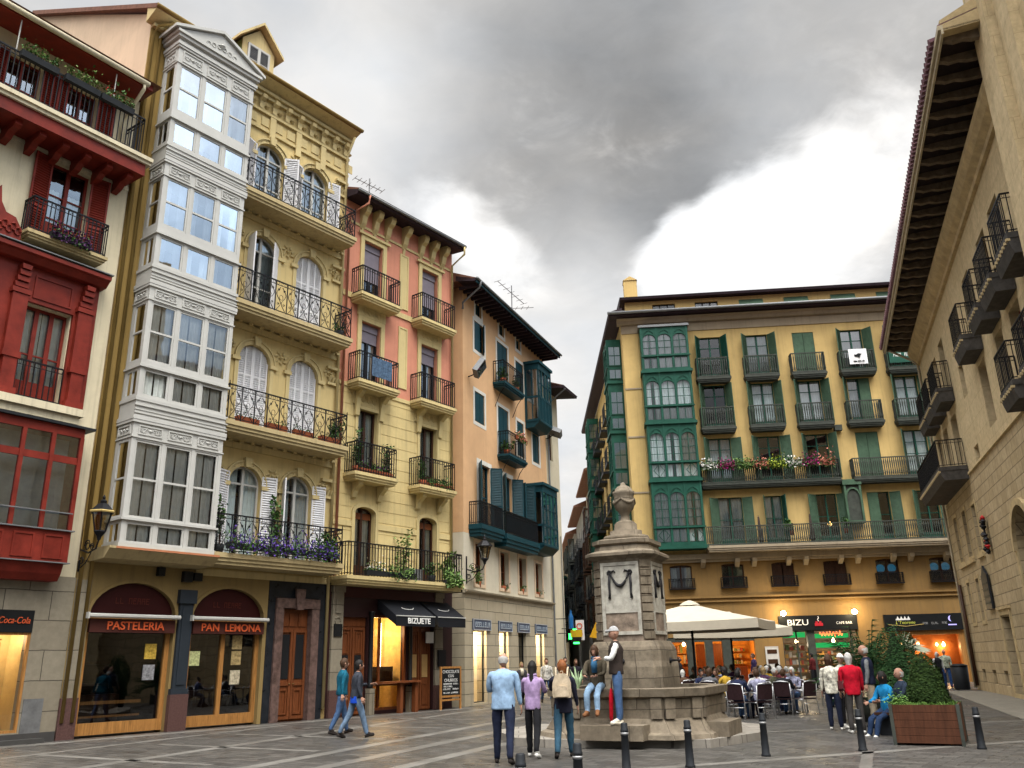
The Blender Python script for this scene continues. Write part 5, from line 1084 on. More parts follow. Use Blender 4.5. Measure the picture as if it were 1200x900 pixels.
m=MB(); m.box(3.0,3.28,-.2,-.05,4.0,4.3); m.box(3.36,3.62,-.16,-.05,4.05,4.28); part('street_plate',m,m_black,B); m=MB(); m.box(2.2,2.4,-.2,-.05,4.12,4.36); part('cctv_box',m,m_black,B)
# =============================================================== C: pink and butter house
C0=(B0[0]+8.56*dB[0],B0[1]+8.56*dB[1]); C,MC=building('pink_house','narrow house, pink above and butter yellow below, with cafe under black awnings','house',C0,dB)
WC=6.25; cL,cR=1.5,4.8
opsC1=[(c-.5,c+.5,z0,z1,ar) for c in (cL,cR) for z0,z1,ar in ((4.5,7.05,.22),(8.25,10.7,0))]; opsC2=[(c-.5,c+.5,z0,z1,0) for c in (cL,cR) for z0,z1 in ((11.75,14.2),(15.2,17.65))]
put('lower_wall',wall_mesh('lower_wall',0.0,WC,4.3,11.5,opsC1,m_pC1,9,.26,top=False),C); put('upper_wall',wall_mesh('upper_wall',0.0,WC,11.5,19.2,opsC2,m_pC2,9,.26),C)
for a,b in ((.02,.88),(2.12,4.18),(5.42,WC-.05)):
    m=MB(); [m.box(a,b,-.012,-.002,z,z+.385) for z in [4.9+.42*i for i in range(16)]]; part('rustication',m,m_pC1,C)
for a_ in ((0.01,WC,-.05,-.013,11.42,11.56),(.01,WC,-.05,-.003,14.98,15.2),(0.01,.9,-.05,-.013,6.3,6.5),(2.1,4.2,-.05,-.013,6.3,6.5),(5.4,WC,-.05,-.013,6.3,6.5),(.01,WC,-.04,-.003,18.15,18.25)): m=MB(); m.box(*a_); part('string_course',m,m_trimC,C)
m_blind=mat('roller_blind',(.18,.16,.19),.6,var=.1,bump=0)
for c in (cL,cR):
    for fi,(z0,z1,ar) in enumerate(((4.5,7.05,.22),(8.25,10.7,0),(11.75,14.2,0),(15.2,17.65,0))):
        h=round(z1-z0,2); o=win(C,c,z0,1.0,h,m_dkwood if fi<2 else m_black,ar=ar,y=.2,rails=() if fi<2 else (.8,),curtain=m_curtain if fi<3 else None,gap=.1,gl=m_glass if fi!=2 else m_glassb,fw=.07,panel=.5 if fi<2 else 0)
        f=MB()
        if fi>=2:
            f.frame(-.70,.70,-.02,h+.2,.19,-.07,-.003)
            if fi==3: f.box(-.85,.85,-.13,-.071,h+.2,h+.3)
            if fi==2: f.box(-.72,.72,-.08,-.003,h+.2,h+.62); [f.tube([(x+.09*cos(q),-.085,h+.4+.11*sin(q)) for q in [2*PI*k/8 for k in range(9)]],.02,4) for x in (-.36,-.12,.12,.36)]
            b=MB(); b.box(-.47,.47,-.09,.0,h-.3,h-.02); bl=1.3 if (fi==3) else .45; b.box(-.46,.46,-.05,-.03,h-.3-bl,h-.3); put('roller_blind',b.mesh('roller_blind',m_blind),o)
        elif fi==1:
            f.frame(-.64,.64,-.02,h+.12,.13,-.06,-.013); f.box(-.8,.8,-.05,-.013,h+.13,h+.75)
            for x in (-.62,.62): f.prism([(-.06,h+.75),(-.5,h+.75),(-.45,h+.55),(-.2,h+.35),(-.12,h-.3),(-.06,h-.35)],x-.1,x+.1,'x')
            for x in (-.28,0,.28): f.tube([(x+.11*cos(q),-.055,h+.42+.15*sin(q)) for q in [2*PI*k/8 for k in range(9)]],.02,4)
        else:
            f.band(0,h-.22,.5,.22,.14,-.07,-.013); [f.box(x-.07,x+.07,-.07,-.013,0,h-.221) for x in (-.57,.57)]
            for x in (-.62,.62): f.prism([(-.06,h+.92),(-.5,h+.92),(-.45,h+.7),(-.2,h+.5),(-.12,h+.28),(-.06,h+.25)],x-.1,x+.1,'x')
            b=MB(); b.box(-.44,.44,-.03,.02,h-.42,h-.2); put('roller_blind',b.mesh('roller_blind',m_brown),o)
        put('window_surround',f.mesh('window_surround',m_trimC),C,(c,0,z0))
    for z,stl in ((8.15,'bars'),(11.6,'knob'),(15.08,'knob')): balcony(C,c-.05,z,2.0,.6,1.1,stl,m_trimC,m_iron,t=.28,pitch=.125)
balcony(C,2.95,4.5,5.85,.85,1.12,'knob',m_trimC,m_iron,t=.28,pitch=.14)
for z0,z1 in ((12.0,14.6),(15.4,17.85)): m=MB(); m.frame(3.0,3.5,z0,z1,.07,-.04,-.003); m.box(3.07,3.43,-.02,-.003,z0+.07,z1-.07); part('wall_panel',m,m_trimC,C)
for x in (.85,1.52,2.2,3.2,4.2,4.88,5.55):
    m=MB(); m.prism([(-.004,19.05),(-.42,19.05),(-.46,18.9),(-.38,18.72),(-.22,18.6),(-.14,18.3),(-.004,18.1)],x-.12,x+.12,'x'); m.prism([(-.004,18.1),(-.08,18.1),(-.03,17.85),(-.004,17.8)],x-.06,x+.06,'x'); part('corbel',m,m_trimC,C)
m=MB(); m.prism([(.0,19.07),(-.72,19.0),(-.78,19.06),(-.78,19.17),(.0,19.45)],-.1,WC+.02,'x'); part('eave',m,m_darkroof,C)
m=MB(); m.tube([(-.1,-.83,19.14),(WC+.0,-.83,19.14)],.06,7); part('gutter',m,m_zinc,C,smooth=True)
m=MB(); m.prism([(-.88,19.2),(4.5,21.6),(9,19.3),(9,19.1)],-.08,WC+.02,'x'); part('roof',m,m_roof,C)
for x in (.12,WC-.12):
    m=MB(); m.tube([(x+.35 if x<1 else x,-.85,19.1),(x+.3 if x<1 else x,-.85,18.75),(x,-.12,18.4),(x,-.1,4.4)],.05,7); part('downpipe',m,m_pC2 if x<1 else m_trimC,C,smooth=True)
# cafe front
opsCg=[(.6,1.8,0,3.2,0),(2.02,3.74,.12,3.3,0),(3.98,5.15,0,3.3,0)]
m_cafe=mat('dark_maroon_front',(.028,.012,.012),.45)
put('cafe_front',wall_mesh('cafe_front',0,WC,-.3,4.296,opsCg,m_cafe,8.8,.3,y=-.03),C)
for a,b in ((.1,.58),(5.2,5.62)): 
    m=MB(); m.box(a,b,-.12,-.032,.85,4.15); m.box(a-.03,b+.03,-.17,-.032,4.0,4.2); m.box(a+.12,b-.12,-.16,-.12,3.3,3.75); m.tube([((a+b)/2+.12*cos(q),-.13,3.05+.12*sin(q)) for q in [2*PI*k/10 for k in range(11)]],.03,5); part('pilaster',m,m_stA,C)
    m=MB(); m.box(a-.02,b+.02,-.14,-.032,-.1,.85); part('granite_base',m,m_gran,C)
for x in (1.9,3.86):
    m=MB(); m.lathe([(.10,.85),(.10,.95),(.075,1.0),(.07,3.2),(.10,3.35),(.12,3.4)],10,x,-.12); part('column',m,m_black,C,smooth=True); m=MB(); m.box(x-.12,x+.12,-.24,-.032,-.1,.85); part('granite_base',m,m_stA,C)
m=MB(); m.box(.6,5.2,-.1,-.032,3.85,4.2); part('fascia',m,m_mar,C)
for x,wd_ in ((1.2,1.2),(4.56,1.17)):
    d=MB(); d.box(x-wd_/2,x+wd_/2,.12,.17,0,2.9); d.box(x-wd_/2,x+wd_/2,.1,.18,2.9,3.28); do=part('door',d,m_brown,C)
    for s in (-1,1):
        l=MB(); c_=x+s*wd_/4; l.frame(c_-wd_/4+.02,c_+wd_/4-.02,.05,2.85,.08,.08,.118); l.frame(c_-.14,c_+.14,2.0,2.7,.04,.09,.118); l.frame(c_-.14,c_+.14,.2,.95,.04,.09,.118); part('door_leaf',l,m_brown,do); p=MB(); p.box(c_-.15,c_+.15,.1,.117,1.15,1.95); part('pane',p,m_dark if x<2 else mat('door_glow',(.4,.25,.1),.3,bump=0),do)
f=MB(); f.frame(2.02,3.74,.12,3.3,.09,.0,.1); f.box(2.4,2.47,.0,.1,.2,3.2); f.box(2.02,3.74,-.25,.1,.92,.98); so=part('shop_window',f,m_brown,C)
p=MB(); p.poly([(2.1,.05,.2),(3.66,.05,.2),(3.66,.05,3.22),(2.1,.05,3.22)]); part('pane',p,m_shopglass,so)
r=MB(); r.box(1.95,3.95,2.0,2.05,0,3.4); r.box(1.9,1.95,.28,2.0,0,3.4); r.box(3.9,3.95,.28,2.0,0,3.4); r.box(1.95,3.9,.28,2,3.36,3.4); r.box(1.95,3.9,.28,2,0,.05); part('shop_interior',r,mat('warm_cafe_wall',(.6,.42,.16),.8,var=.25),so)
r=MB(); r.box(2.7,3.7,.6,.9,.9,1.55); part('display_case',r,m_dkwood,so); shelves(so,2.5,3.8,1.5,.4,1.2,None,GOODS,2,5)
r=MB(); r.tube([(3.62,1.2,3.1),(3.62,1.2,1.4)],.02,5); part('lamp_tube',r,g_shop,so); ptlight(MC@Vector((2.95,.9,2.8)),110,(1,.72,.36))
# standing-height shelf table outside
t_=thing('shelf_table','high wooden shelf table below the lit cafe window','table',tuple(MC@Vector((2.95,-.42,0))),math.atan2(dB[1],dB[0]))
m=MB(); m.box(-.95,1.0,-.2,.18,1.0,1.06); part('table_top',m,m_brown,t_)
for x in (.1,.85): m=MB(); m.box(x-.07,x+.07,-.1,.08,0,1.0); part('leg',m,m_brown,t_)
for k,(a,b) in enumerate(((2.15,4.15),(4.32,5.85))):
    w_=thing('shop_awning',('black awning with white cafe lettering over the shelf table','smaller black awning over the cafe door by the chalkboard')[k],'awning',tuple(MC@Vector((0,0,0))),math.atan2(dB[1],dB[0]))
    m=MB(); D_=1.05; zt,zb=3.82,3.22; m.hexa([(a,-D_,zb),(b,-D_,zb),(b,-.13,zt),(a,-.13,zt),(a,-D_,zb+.02),(b,-D_,zb+.02),(b,-.13,zt+.02),(a,-.13,zt+.02)]); m.box(a,b,-D_-.012,-D_,zb-.34,zb+.01)
    for x in (a,b): m.poly([(x,-D_,zb),(x,-.13,zt),(x,-.13,zt-.35),(x,-D_,zb-.3)])
    part('canopy',m,m_canopy,w_); m=MB(); m.tube([(a,-D_-.02,zb+.01),(b,-D_-.02,zb+.01)],.018,5); part('edge_trim',m,m_white,w_)
    sl=math.atan2(zt-zb,D_-.13)
    c_=MB(); c_.tube([((a+b)/2+.30*cos(q),-.62-.10*sin(q)*.9,3.545-.062*sin(q)+.0) for q in [PI*z/10 for z in range(11)]],.012,4); part('emblem',c_,L_white,w_)
    if k==0: text('BIZUETE',.27,w_,((a+b)/2+.15,-D_-.03,zb-.16),L_white,.006,bold=.006,sx=1.15)
    else: text('\u2726',.2,w_,((a+b)/2,-D_-.03,zb-.16),L_white,.006) if 0 else None
ch=thing('chalkboard','framed chalkboard advertising chocolate with churros on the pavement','sign',tuple(MC@Vector((5.50,-.62,0))),math.atan2(dB[1],dB[0])+.0)
m=MB(); m.frame(-.58,.58,.42,1.5,.07,-.03,.03); m.box(-.58,-.51,-.03,.03,0,.42); m.box(.51,.58,-.03,.03,0,.42); m.box(-.5,.5,-.02,.02,.30,.36); part('frame',m,m_gold,ch)
m=MB(); m.box(-.51,.51,-.015,.015,.49,1.43); part('board',m,m_black,ch); bd=LAST[0]
chalk=mat('chalk',(.62,.62,.6),.9,bump=0)
for s,z,sz in (('CHOCOLATE',1.31,.155),('CON',1.16,.14),('CHURROS',1.01,.16)): text(s,sz,bd,(0,-.02,z),chalk,.002)
for z,n,a,b,g in ((.86,14,-.42,.42,(8,)),(.77,9,-.42,.1,()),(.68,13,-.42,.42,(6,7)),(.55,12,-.42,.42,(5,))): strokes(bd,a,b,z,z+.055,-.016,chalk,n,int(z*100),g)
m=MB(); m.box(5.3,5.72,-.2,-.13,1.5,2.1); part('lantern_box',m,m_iron,C); m=MB(); m.box(4.72,5.12,-.1,-.06,2.35,2.75); part('notice',m,L_white,C); m=MB(); m.box(.17,.52,-.16,-.122,2.55,2.95); part('wall_plaque',m,m_black,C)
# =============================================================== D: apricot house with dark teal woodwork
D0=(C0[0]+6.85*dB[0],C0[1]+6.85*dB[1]); Dh,MD=building('apricot_house','apricot house with dark teal shutters, balconies and glazed bays above a lit stone shop front','house',D0,dD)
X0,X1=.2,10.45
opsD=[(1.55,2.2,16.95,17.6,0),(4.3,4.9,16.95,17.55,0),(6.5,7.05,16.95,17.5,0),(1.4,2.5,15.2,16.6,0),(4.0,5.3,14.3,16.5,0),(6.35,7.4,14.7,16.25,0),(1.4,2.45,11.8,13.2,0),(4.0,5.25,10.85,13.2,0),(6.35,7.25,11.3,13.05,0),(8.45,9.4,11.4,12.95,0),(1.75,2.95,7.15,9.95,0),(4.45,5.5,7.15,9.9,0),(6.3,7.0,7.15,9.8,0)]
put('wall',wall_mesh('wall',X0,X1,6.75,17.9,opsD,m_pD,10,.2),Dh)
opsM=[(1.3,2.2,4.62,6.45,0),(3.95,4.9,4.62,6.35,0),(6.15,7.05,4.62,6.3,0),(8.3,9.2,4.62,6.25,0)]
put('mezzanine_wall',wall_mesh('mezzanine_wall',X0+.005,X1,4.42,6.748,opsM,m_pD2,9.9,.3,top=False),Dh)
opsS=[(1.0,2.27,.08,2.87,0),(3.62,4.62,.08,2.87,0),(5.8,6.75,.08,2.87,0),(8.0,9.1,.08,2.87,0)]
put('shop_wall',wall_mesh('shop_wall',X0-.03,X1+.02,-.3,4.3,opsS,m_stD,9.8,.45,y=-.05),Dh)
m=MB(); m.prism([(-.002,4.3),(-.12,4.3),(-.2,4.36),(-.22,4.42),(-.002,4.44)],X0-.1,X1+.1,'x'); part('cornice',m,m_stD,Dh)
m_wht=plaster('white_window_band',(.62,.60,.54),.15,.1)
for i,(a,b,c,d,_) in enumerate(opsD):
    if i<10:
        f=MB(); f.frame(a-.16,b+.16,c-.18,d+.16,.157,-.012,-.002); put('window_band',f.mesh('window_band',m_wht),Dh)
    h=round(d-c,2); w_=round(b-a,2)
    if i<3: win(Dh,(a+b)/2,c,w_,h,m_teal,y=.12,rails=())
    else:
        o=win(Dh,(a+b)/2,c,w_,h,m_teal,y=.15,rails=(.5,),curtain=m_net if i%3==0 else None)
        if i in (10,11): shutters(o,w_,h,m_teal,sw=.55,ang=(35,50),yo=-.19)
        elif i==12: shutters(o,w_,h,m_teal,sw=.55,ang=(60,75),yo=-.19)
        elif i in (3,6,9,5,8,4,7): shutters(o,w_,h-.04,m_teal,sw=w_/2-.01,ang=(176,176) if i!=3 else (172,150),yo=-.10)
        else: shutters(o,w_,h,m_teal,sw=w_/2-.02,ang=(95,110),yo=-.15)
    if i in (10,11,12): f=MB(); f.frame(a-.2,b+.2,c-.02,d+.2,.197,-.012,-.002); put('window_band',f.mesh('window_band',m_wht),Dh)
for i,(a,b,c,d,_) in enumerate(opsM): win(Dh,(a+b)/2,c,b-a,round(d-c,2),m_brown,y=.22,rails=(.5,),fw=.08); f=MB(); f.frame(a-.15,b+.15,c-.02,d+.15,.147,-.03,-.002); put('window_surround',f.mesh('window_surround',m_peach),Dh)
def strut_balc(x0,x1,z,Dp,h):
    o=balcony(Dh,(x0+x1)/2,z,x1-x0,Dp,h,'bars',m_teal,m_iron,t=.26,pitch=.13)
    for x in (x0+.15,x1-.15):
        if z>9: m=MB(); m.tube([(x,-Dp+.08,z-.3),(x,-.5*Dp,z-.55),(x,-.01,z-1.15)],.018,5); part('stay_rod',m,m_iron,Dh)
strut_balc(3.5,5.95,14.2,.55,1.05); strut_balc(3.9,6.05,10.78,.55,1.1)
balcony(Dh,1.9,7.12,2.3,.55,.95,'bars',m_teal,m_iron,t=.5,pitch=.09); 
o=balcony(Dh,5.3,7.02,3.95,.6,1.0,'bars',m_teal,m_iron,t=.55,pitch=.09)
m=MB(); m.box(3.4,7.25,-.57,-.55,7.15,7.98); part('slat_screen',m,m_teal,o,(-5.3,0,-7.02))
def teal_bay(x0,x1,z0,zr,z1,dp,arched):
    g=MB(); g.box(x0,x1,-dp,-.004,z0,z0+.12); g.prism([(-.004,z0-.32),(-dp*.6,z0-.3),(-dp*.95,z0-.05),(-dp,z0),(-.004,z0)],x0+.03,x1-.03,'x'); g.box(x0-.08,x1+.08,-dp-.08,-.004,z1-.1,z1+.04); g.box(x0,x1,-dp,-.004,z1-.42,z1-.1); g.box(x0,x1,-dp,-.004,zr-.05,zr+.05)
    n=4; 
    for i in range(n+1): x=x0+(x1-x0-.07)*i/n; g.box(x,x+.07,-dp,-dp+.07,z0+.12,z1-.42)
    for x in (x0,x1-.06): g.box(x,x+.06,-.12,-.004,z0+.12,z1-.42); g.box(x+.005,x+.055,-dp*.55,-dp*.55+.05,z0+.12,z1-.42)
    for i in range(n):
        xa=x0+(x1-x0-.07)*i/n+.07; xb=x0+(x1-x0-.07)*(i+1)/n; zm=(zr+z1-.42)/2; g.box(xa,xb,-dp+.01,-dp+.05,zm-.02,zm+.02)
        if arched: 
            for k in range(5): xx=xa+(xb-xa)*(k+.5)/5; g.box(xx-.012,xx+.012,-dp+.01,-dp+.04,z0+.12,zr-.05)
    go=part('bay_window',g,m_teal,Dh)
    p=MB(); p.poly([(x0,-dp+.04,z0+.12),(x1,-dp+.04,z0+.12),(x1,-dp+.04,z1-.42),(x0,-dp+.04,z1-.42)]); p.poly([(x0+.03,-dp+.04,z0+.12),(x0+.03,-.01,z0+.12),(x0+.03,-.01,z1-.42),(x0+.03,-dp+.04,z1-.42)]); p.poly([(x1-.03,-dp+.04,z0+.12),(x1-.03,-.01,z0+.12),(x1-.03,-.01,z1-.42),(x1-.03,-dp+.04,z1-.42)]); part('pane',p,m_glassb,go)
    c=MB(); c.add(curtain_mesh(x1-x0-.1,z1-z0-.6,y=-dp+.14,gap=.12,seed=3),((x0+x1)/2,0,z0+.15)); part('curtain',c,m_curtain,go)
teal_bay(7.5,9.4,13.25,14.55,16.45,.8,True); teal_bay(7.45,9.55,6.95,7.95,10.0,.85,False)
m=MB(); m.prism([(.0,17.76),(-.9,17.6),(-.97,17.63),(-.97,17.72),(0,18.0)],X0-.7,X1+.15,'x'); part('eave',m,m_darkroof,Dh)
m=MB(); m.box(X0-.65,X1+.1,-1.0,-.95,17.55,17.73); part('fascia',m,m_teal,Dh)
m=MB(); m.tube([(X0-.7,-1.05,17.72),(X1+.15,-1.05,17.72)],.06,7); m.tube([(X0-.35,-1.1,17.7),(X0-.35,-1.0,17.4),(X0-.2,-.1,16.9),(X0-.2,-.1,16.6)],.05,6); part('gutter',m,m_zinc,Dh,smooth=True)
m=MB()
for i in range(26): x=X0-.4+.42*i; m.box(x,x+.1,-.9,-.01,17.46,17.6)
part('rafter',m,m_darkroof,Dh)
m=MB(); m.prism([(-1.0,17.74),(5,20.2),(10,18),(10,17.8)],X0-.7,X1+.15,'x'); part('roof',m,m_roof,Dh)
m_int=mat('pale_shop_wall',(.62,.55,.40),.8,bump=0)
dress=[(.08,.02,.02),(.2,.12,.06),(.5,.5,.48),(.05,.06,.09)]
for i,(a,b,c,d,_) in enumerate(opsS):
    f=MB(); f.frame(a,b,c,d,.04,.1,.16); so=part('shop_window',f,m_black,Dh); p=MB(); p.poly([(a,.13,c),(b,.13,c),(b,.13,d),(a,.13,d)]); part('pane',p,m_shopglass,so)
    r=MB(); r.box(a-.15,b+.15,1.3,1.35,0,2.95); r.box(a-.2,a-.15,.40,1.3,0,2.95); r.box(b+.15,b+.2,.40,1.3,0,2.95); r.box(a-.15,b+.15,.40,1.3,2.9,2.95); r.box(a-.15,b+.15,.40,1.3,.0,.12); part('shop_interior',r,m_int,so)
    r=MB(); r.lathe([(.05,2.82),(.09,2.86),(.09,2.895)],10,(a+b)/2,.75); part('spot_lamp',r,g_warm if i!=2 else m_white,so)
    if i!=2: ptlight(MD@Vector(((a+b)/2,.72,2.6)),260,(1,.80,.52))
    mm=thing('mannequin','dressed dummy in '+['long dark red dress','brown coat','white blouse','dark blue suit'][i]+' in lit shop window','mannequin',tuple(MD@Vector(((a+b)/2-.15,.85,.12)))); q=MB(); q.lathe([(.22,.3),(.2,.55),(.13,.95),(.17,1.25),(.15,1.36),(.05,1.42)],12,sy=.65); part('garment',q,cloth('dress%d'%i,dress[i]),mm,smooth=True); q=MB(); q.lathe([(.1,0),(.1,.02),(.02,.03),(.02,.4)],8); q.lathe([(.02,1.4),(.045,1.46),(.075,1.58),(.06,1.68),(.01,1.72)],10); part('stand',q,m_white,mm,smooth=True)
    f=MB(); f.box(a-.12,b+.36,-.11,-.055,2.88,3.32); f.mi=1; f.frame(a-.12,b+.36,2.88,3.32,.03,-.125,-.11); bo=part('signboard',f,[mat('slate_blue_sign',(.035,.06,.11),.4,bump=0),mat('sign_edge',(.35,.37,.4),.5,bump=0)],Dh); L_pale=cached('Lpale',lambda:mat('sign_pale_letter',(.38,.45,.52),.5,bump=0)); strokes(bo,a+.02,b+.22,3.0,3.2,-.126,L_pale,8,11)
# =============================================================== E: ivory house beyond
E0=MD@Vector((10.47,.02,0)); E_,ME=building('ivory_house','narrow plain ivory house between the apricot house and the street mouth','house',E0,dD)
opsE=[(.5,1.1,12,13.6,0),(.5,1.1,8.4,10,0)]
put('wall',wall_mesh('wall',0,2.1,-.3,15.9,opsE,m_pE,10,.2),E_)
for a,b,c,d,_ in opsE: win(E_,(a+b)/2,c,b-a,d-c,m_dkwood,y=.12)
m=MB(); m.prism([(.0,15.92),(-1.15,15.8),(-1.18,15.93),(0,16.3)],-.02,2.3,'x'); part('eave',m,m_darkroof,E_); m=MB(); m.prism([(-1.18,15.95),(5,18.2),(10,16.2),(10,15.92)],-.02,2.4,'x'); part('roof',m,m_roof,E_)
m=MB(); m.tube([(.2,-1.2,15.8),(.2,-.1,15.0),(.2,-.1,.2)],.05,6); m.tube([(1.7,-.08,1),(1.7,-.08,8)],.03,5); part('downpipe',m,m_zinc,E_)
for k,(x,z,off,lab,mt_) in enumerate(((.4,3.55,.9,'blue bottle shaped hanging sign at the street mouth',mat('blue_sign',(.01,.09,.25),.3,bump=0)),(.9,2.85,1.0,'yellow hanging sign with dark foot at the street mouth',mat('yellow_sign',(.5,.33,.02),.4,bump=0)),(1.5,3.1,1.0,'white vertical hanging sign with a red ring figure at the street mouth',mat('white_sign',(.6,.6,.6),.4,bump=0)))):
    s=thing('hanging_sign',lab,'sign',tuple(ME@Vector((x,0,z))),math.atan2(dD[1],dD[0])); m=MB()
    if k==0: m.lathe([(.12,-.4),(.12,.15),(.05,.35),(.05,.5)],10,0,-off)
    elif k==1: m.box(-.04,.04,-off-.3,-off+.3,-.1,.25); m.mi=1; m.box(-.045,.045,-off-.25,-off+.25,-.35,-.1)
    else: m.box(-.08,.08,-off-.2,-off+.2,-.5,.5)
    part('panel',m,[mt_,m_iron],s); m=MB(); m.tube([(0,0,.1),(0,-off,.1)],.02,5); part('bracket',m,m_iron,s)
    if k==2:
        m=MB()
        for dz in (-.2,.2): m.tube([(-.085,-off+.14*cos(q),dz+.13*sin(q)) for q in [2*PI*z/12 for z in range(13)]],.03,5)
        part('ring_figure',m,L_red,s)
# =============================================================== G: yellow house with green galleries
G0=(7.3094,52.1322); dG=(.99597,-.08974); G,MG=building('yellow_house','big yellow corner house with green glazed galleries, balconies and lit bars below','house',G0,dG)
m_pG=plaster('yellow_plaster',(.56,.395,.16),.3,.25); m_pG2=plaster('brown_ochre_base',(.235,.14,.05),.5,.4); m_fr=plaster('grey_beige_frieze',(.33,.27,.19),.4,.3)
cols5=(5.6,8.6,11.52,14.52,17.4,20.3,23.2); OWg=1.35
rows=((18.55,21.42),(15.25,18.15),(11.75,14.65))
opsG=[(c-OWg/2,c+OWg/2,a,b,0) for c in cols5[:5] for a,b in rows]+[(5.15,6.6,7.9,10.9,0),(7.9,8.95,7.9,10.9,0),(11.0,12.2,7.9,10.9,0),(14.0,15.3,7.9,10.9,0),(16.9,18.1,7.9,10.9,0)]
put('wall',wall_mesh('wall',0,27,7.45,22.5,opsG,m_pG,14,.3,sides=False),G)
m=MB(); m.box(0.0,1.02,-.05,-.003,7.5,21.9); part('corner_pier',m,m_pG,G)
for z in (18.1,14.9,11.35): m=MB(); m.box(-.03,1.05,-.09,-.003,z,z+.1); part('string_course',m,m_fr,G)
m=MB(); m.box(-.05,27,-.06,-.003,21.95,22.5); m.prism([(-.003,22.5),(-.25,22.55),(-.35,22.75),(-.55,22.85),(-.003,22.9)],-.3,27,'x'); part('frieze',m,m_fr,G)
m=MB(); m.prism([(-.003,22.9),(-.85,22.93),(-.9,23.05),(-.9,23.2),(-.003,23.5)],-.8,27.3,'x'); part('eave',m,m_darkroof,G); m=MB(); m.tube([(-.9,-.97,23.12),(27,-.97,23.12)],.1,7); part('gutter',m,m_zinc,G,smooth=True)
opsAt=[(c-.75,c+.75,23.62,24.1,0) for c in (2.9,5.7,8.6,11.5,14.5,17.4)]
put('attic_wall',wall_mesh('attic_wall',.35,26,23.2,24.35,opsAt,m_pG,12,.25,y=.35),G)
for i,(a,b,c,d,_) in enumerate(opsAt): 
    o=win(G,(a+b)/2,c,b-a,d-c,m_black,y=.5,rails=(),leaves=3); 
    if i>1: m=MB(); m.hexa([(-.78,-.3,.05),(.78,-.3,.05),(.78,-.15,.46),(-.78,-.15,.46),(-.78,-.28,.04),(.78,-.28,.04),(.78,-.13,.45),(-.78,-.13,.45)]); part('awning_blind',m,m_shut,o)
m=MB(); m.prism([(-.1,24.38),(-.15,24.55),(6,26.2),(13,24.5),(13,24.3)],-.0,26.5,'x'); part('roof',m,m_darkroof,G)
m=MB(); m.box(.42,1.32,1.6,2.4,24.4,26.55); m.prism([(.38,26.55),(1.36,26.55),(.87,26.85)],1.55,2.45); part('chimney',m,m_pG,G)
m=MB(); m.box(14.6,17.4,4,6,25.3,25.9); part('skylight_box',m,m_pG2,G)
st={}   # shutter angles (left,right)
ANG={(0,0):((62,62),m_green,None),(0,1):((55,55),m_shut,m_curtain),(0,2):((178,178),m_shut,None),(0,3):((55,50),m_shut,m_net),(0,4):((55,55),m_shut,m_curtain),
     (1,0):((60,60),m_shut,None),(1,1):((55,52),m_shut,m_curtain),(1,2):((55,52),m_shut,m_curtain),(1,3):((55,178),m_shut,m_net),(1,4):((55,50),m_shut,m_curtain),
     (2,0):((58,20),m_shut,m_net),(2,1):((50,25),m_shut,None),(2,2):((58,56),m_shut,None),(2,3):((178,178),m_shut,None),(2,4):((60,25),m_shut,m_curtain)}
for ri,(a,b) in enumerate(rows):
    for ci in range(5):
        ang,sm_,cu=ANG[(ri,ci)]; h=round(b-a,2); o=win(G,cols5[ci],a,OWg,h,m_green,y=.18,rails=(.5,.75),curtain=cu,gap=.1,panel=.4,fw=.06,gl=m_glassb if (ri,ci) in ((0,3),(1,3),(1,2)) else m_glass)
        shutters(o,OWg,h-.03,sm_,sw=.665,ang=ang,yo=-.21 if max(ang)<170 else -.13)
        if ri<2: balcony(G,cols5[ci]-.02,a-.02,2.02,.55,1.28,'wood',m_gwood,m_gwood,t=.34,pitch=.135)
for (a,b,c,d,_),ang in zip(opsG[15:],((30,20),(80,80),(30,30),(178,20),(50,15))): o=win(G,(a+b)/2,c,round(b-a,2),3.0,m_green,y=.18,rails=(.55,),curtain=m_curtain if a<10 else None,gap=.15,panel=.5); shutters(o,b-a,2.97,m_shut if a!=7.9 else m_green,sw=.62,ang=ang,yo=-.21)
lampw=MB(); lampw.lathe([(.01,-.14),(.12,-.05),(.13,.05),(.05,.14)],10); 
ll=part('table_lamp',lampw,glow('table_lamp_glow',(1,.55,.15),5),None,tuple(MG@Vector((11.75,.55,9.15)))); tag(ll,'glowing orange lamp inside the open first floor window','lamp')
balcony(G,8.35,11.68,8.2,.6,1.25,'wood',m_gwood,m_gwood,t=.3,pitch=.12); balcony(G,17.3,11.68,8.0,.6,1.2,'wood',m_gwood,m_gwood,t=.3,pitch=.12)
balcony(G,14.2,7.9,20.0,.95,1.1,'wood',m_fr,m_gwood,t=.36,pitch=.12,sides=(0,1))
m=MB(); m.box(1.0,27,-.35,-.003,7.2,7.52); m.box(0,27,-.2,-.003,7.05,7.2); part('ledge',m,m_fr,G)
for i in range(14): x=3.9+1.5*i+.5*(i%2); m=MB(); m.prism([(-.003,7.18),(-.5,7.18),(-.45,6.98),(-.1,6.75),(-.003,6.7)],x-.13,x+.13,'x'); part('corbel',m,m_fr,G)
# small green oratory box on the first floor
m=MB(); m.box(12.5,13.6,-.62,-.004,11.3,11.62); m.box(12.55,13.55,-.58,-.004,9.0,9.15)
for x in (12.55,13.43): m.box(x,x+.12,-.58,-.004,9.15,11.3)
m.band(13.05,10.55,.36,.5,.10,-.56,-.5); part('window_box',m,m_shut,G); wb=LAST[0]
m=MB(); m.box(12.67,13.43,-.48,-.44,9.15,11.3); part('lattice',m,m_gwood,wb)
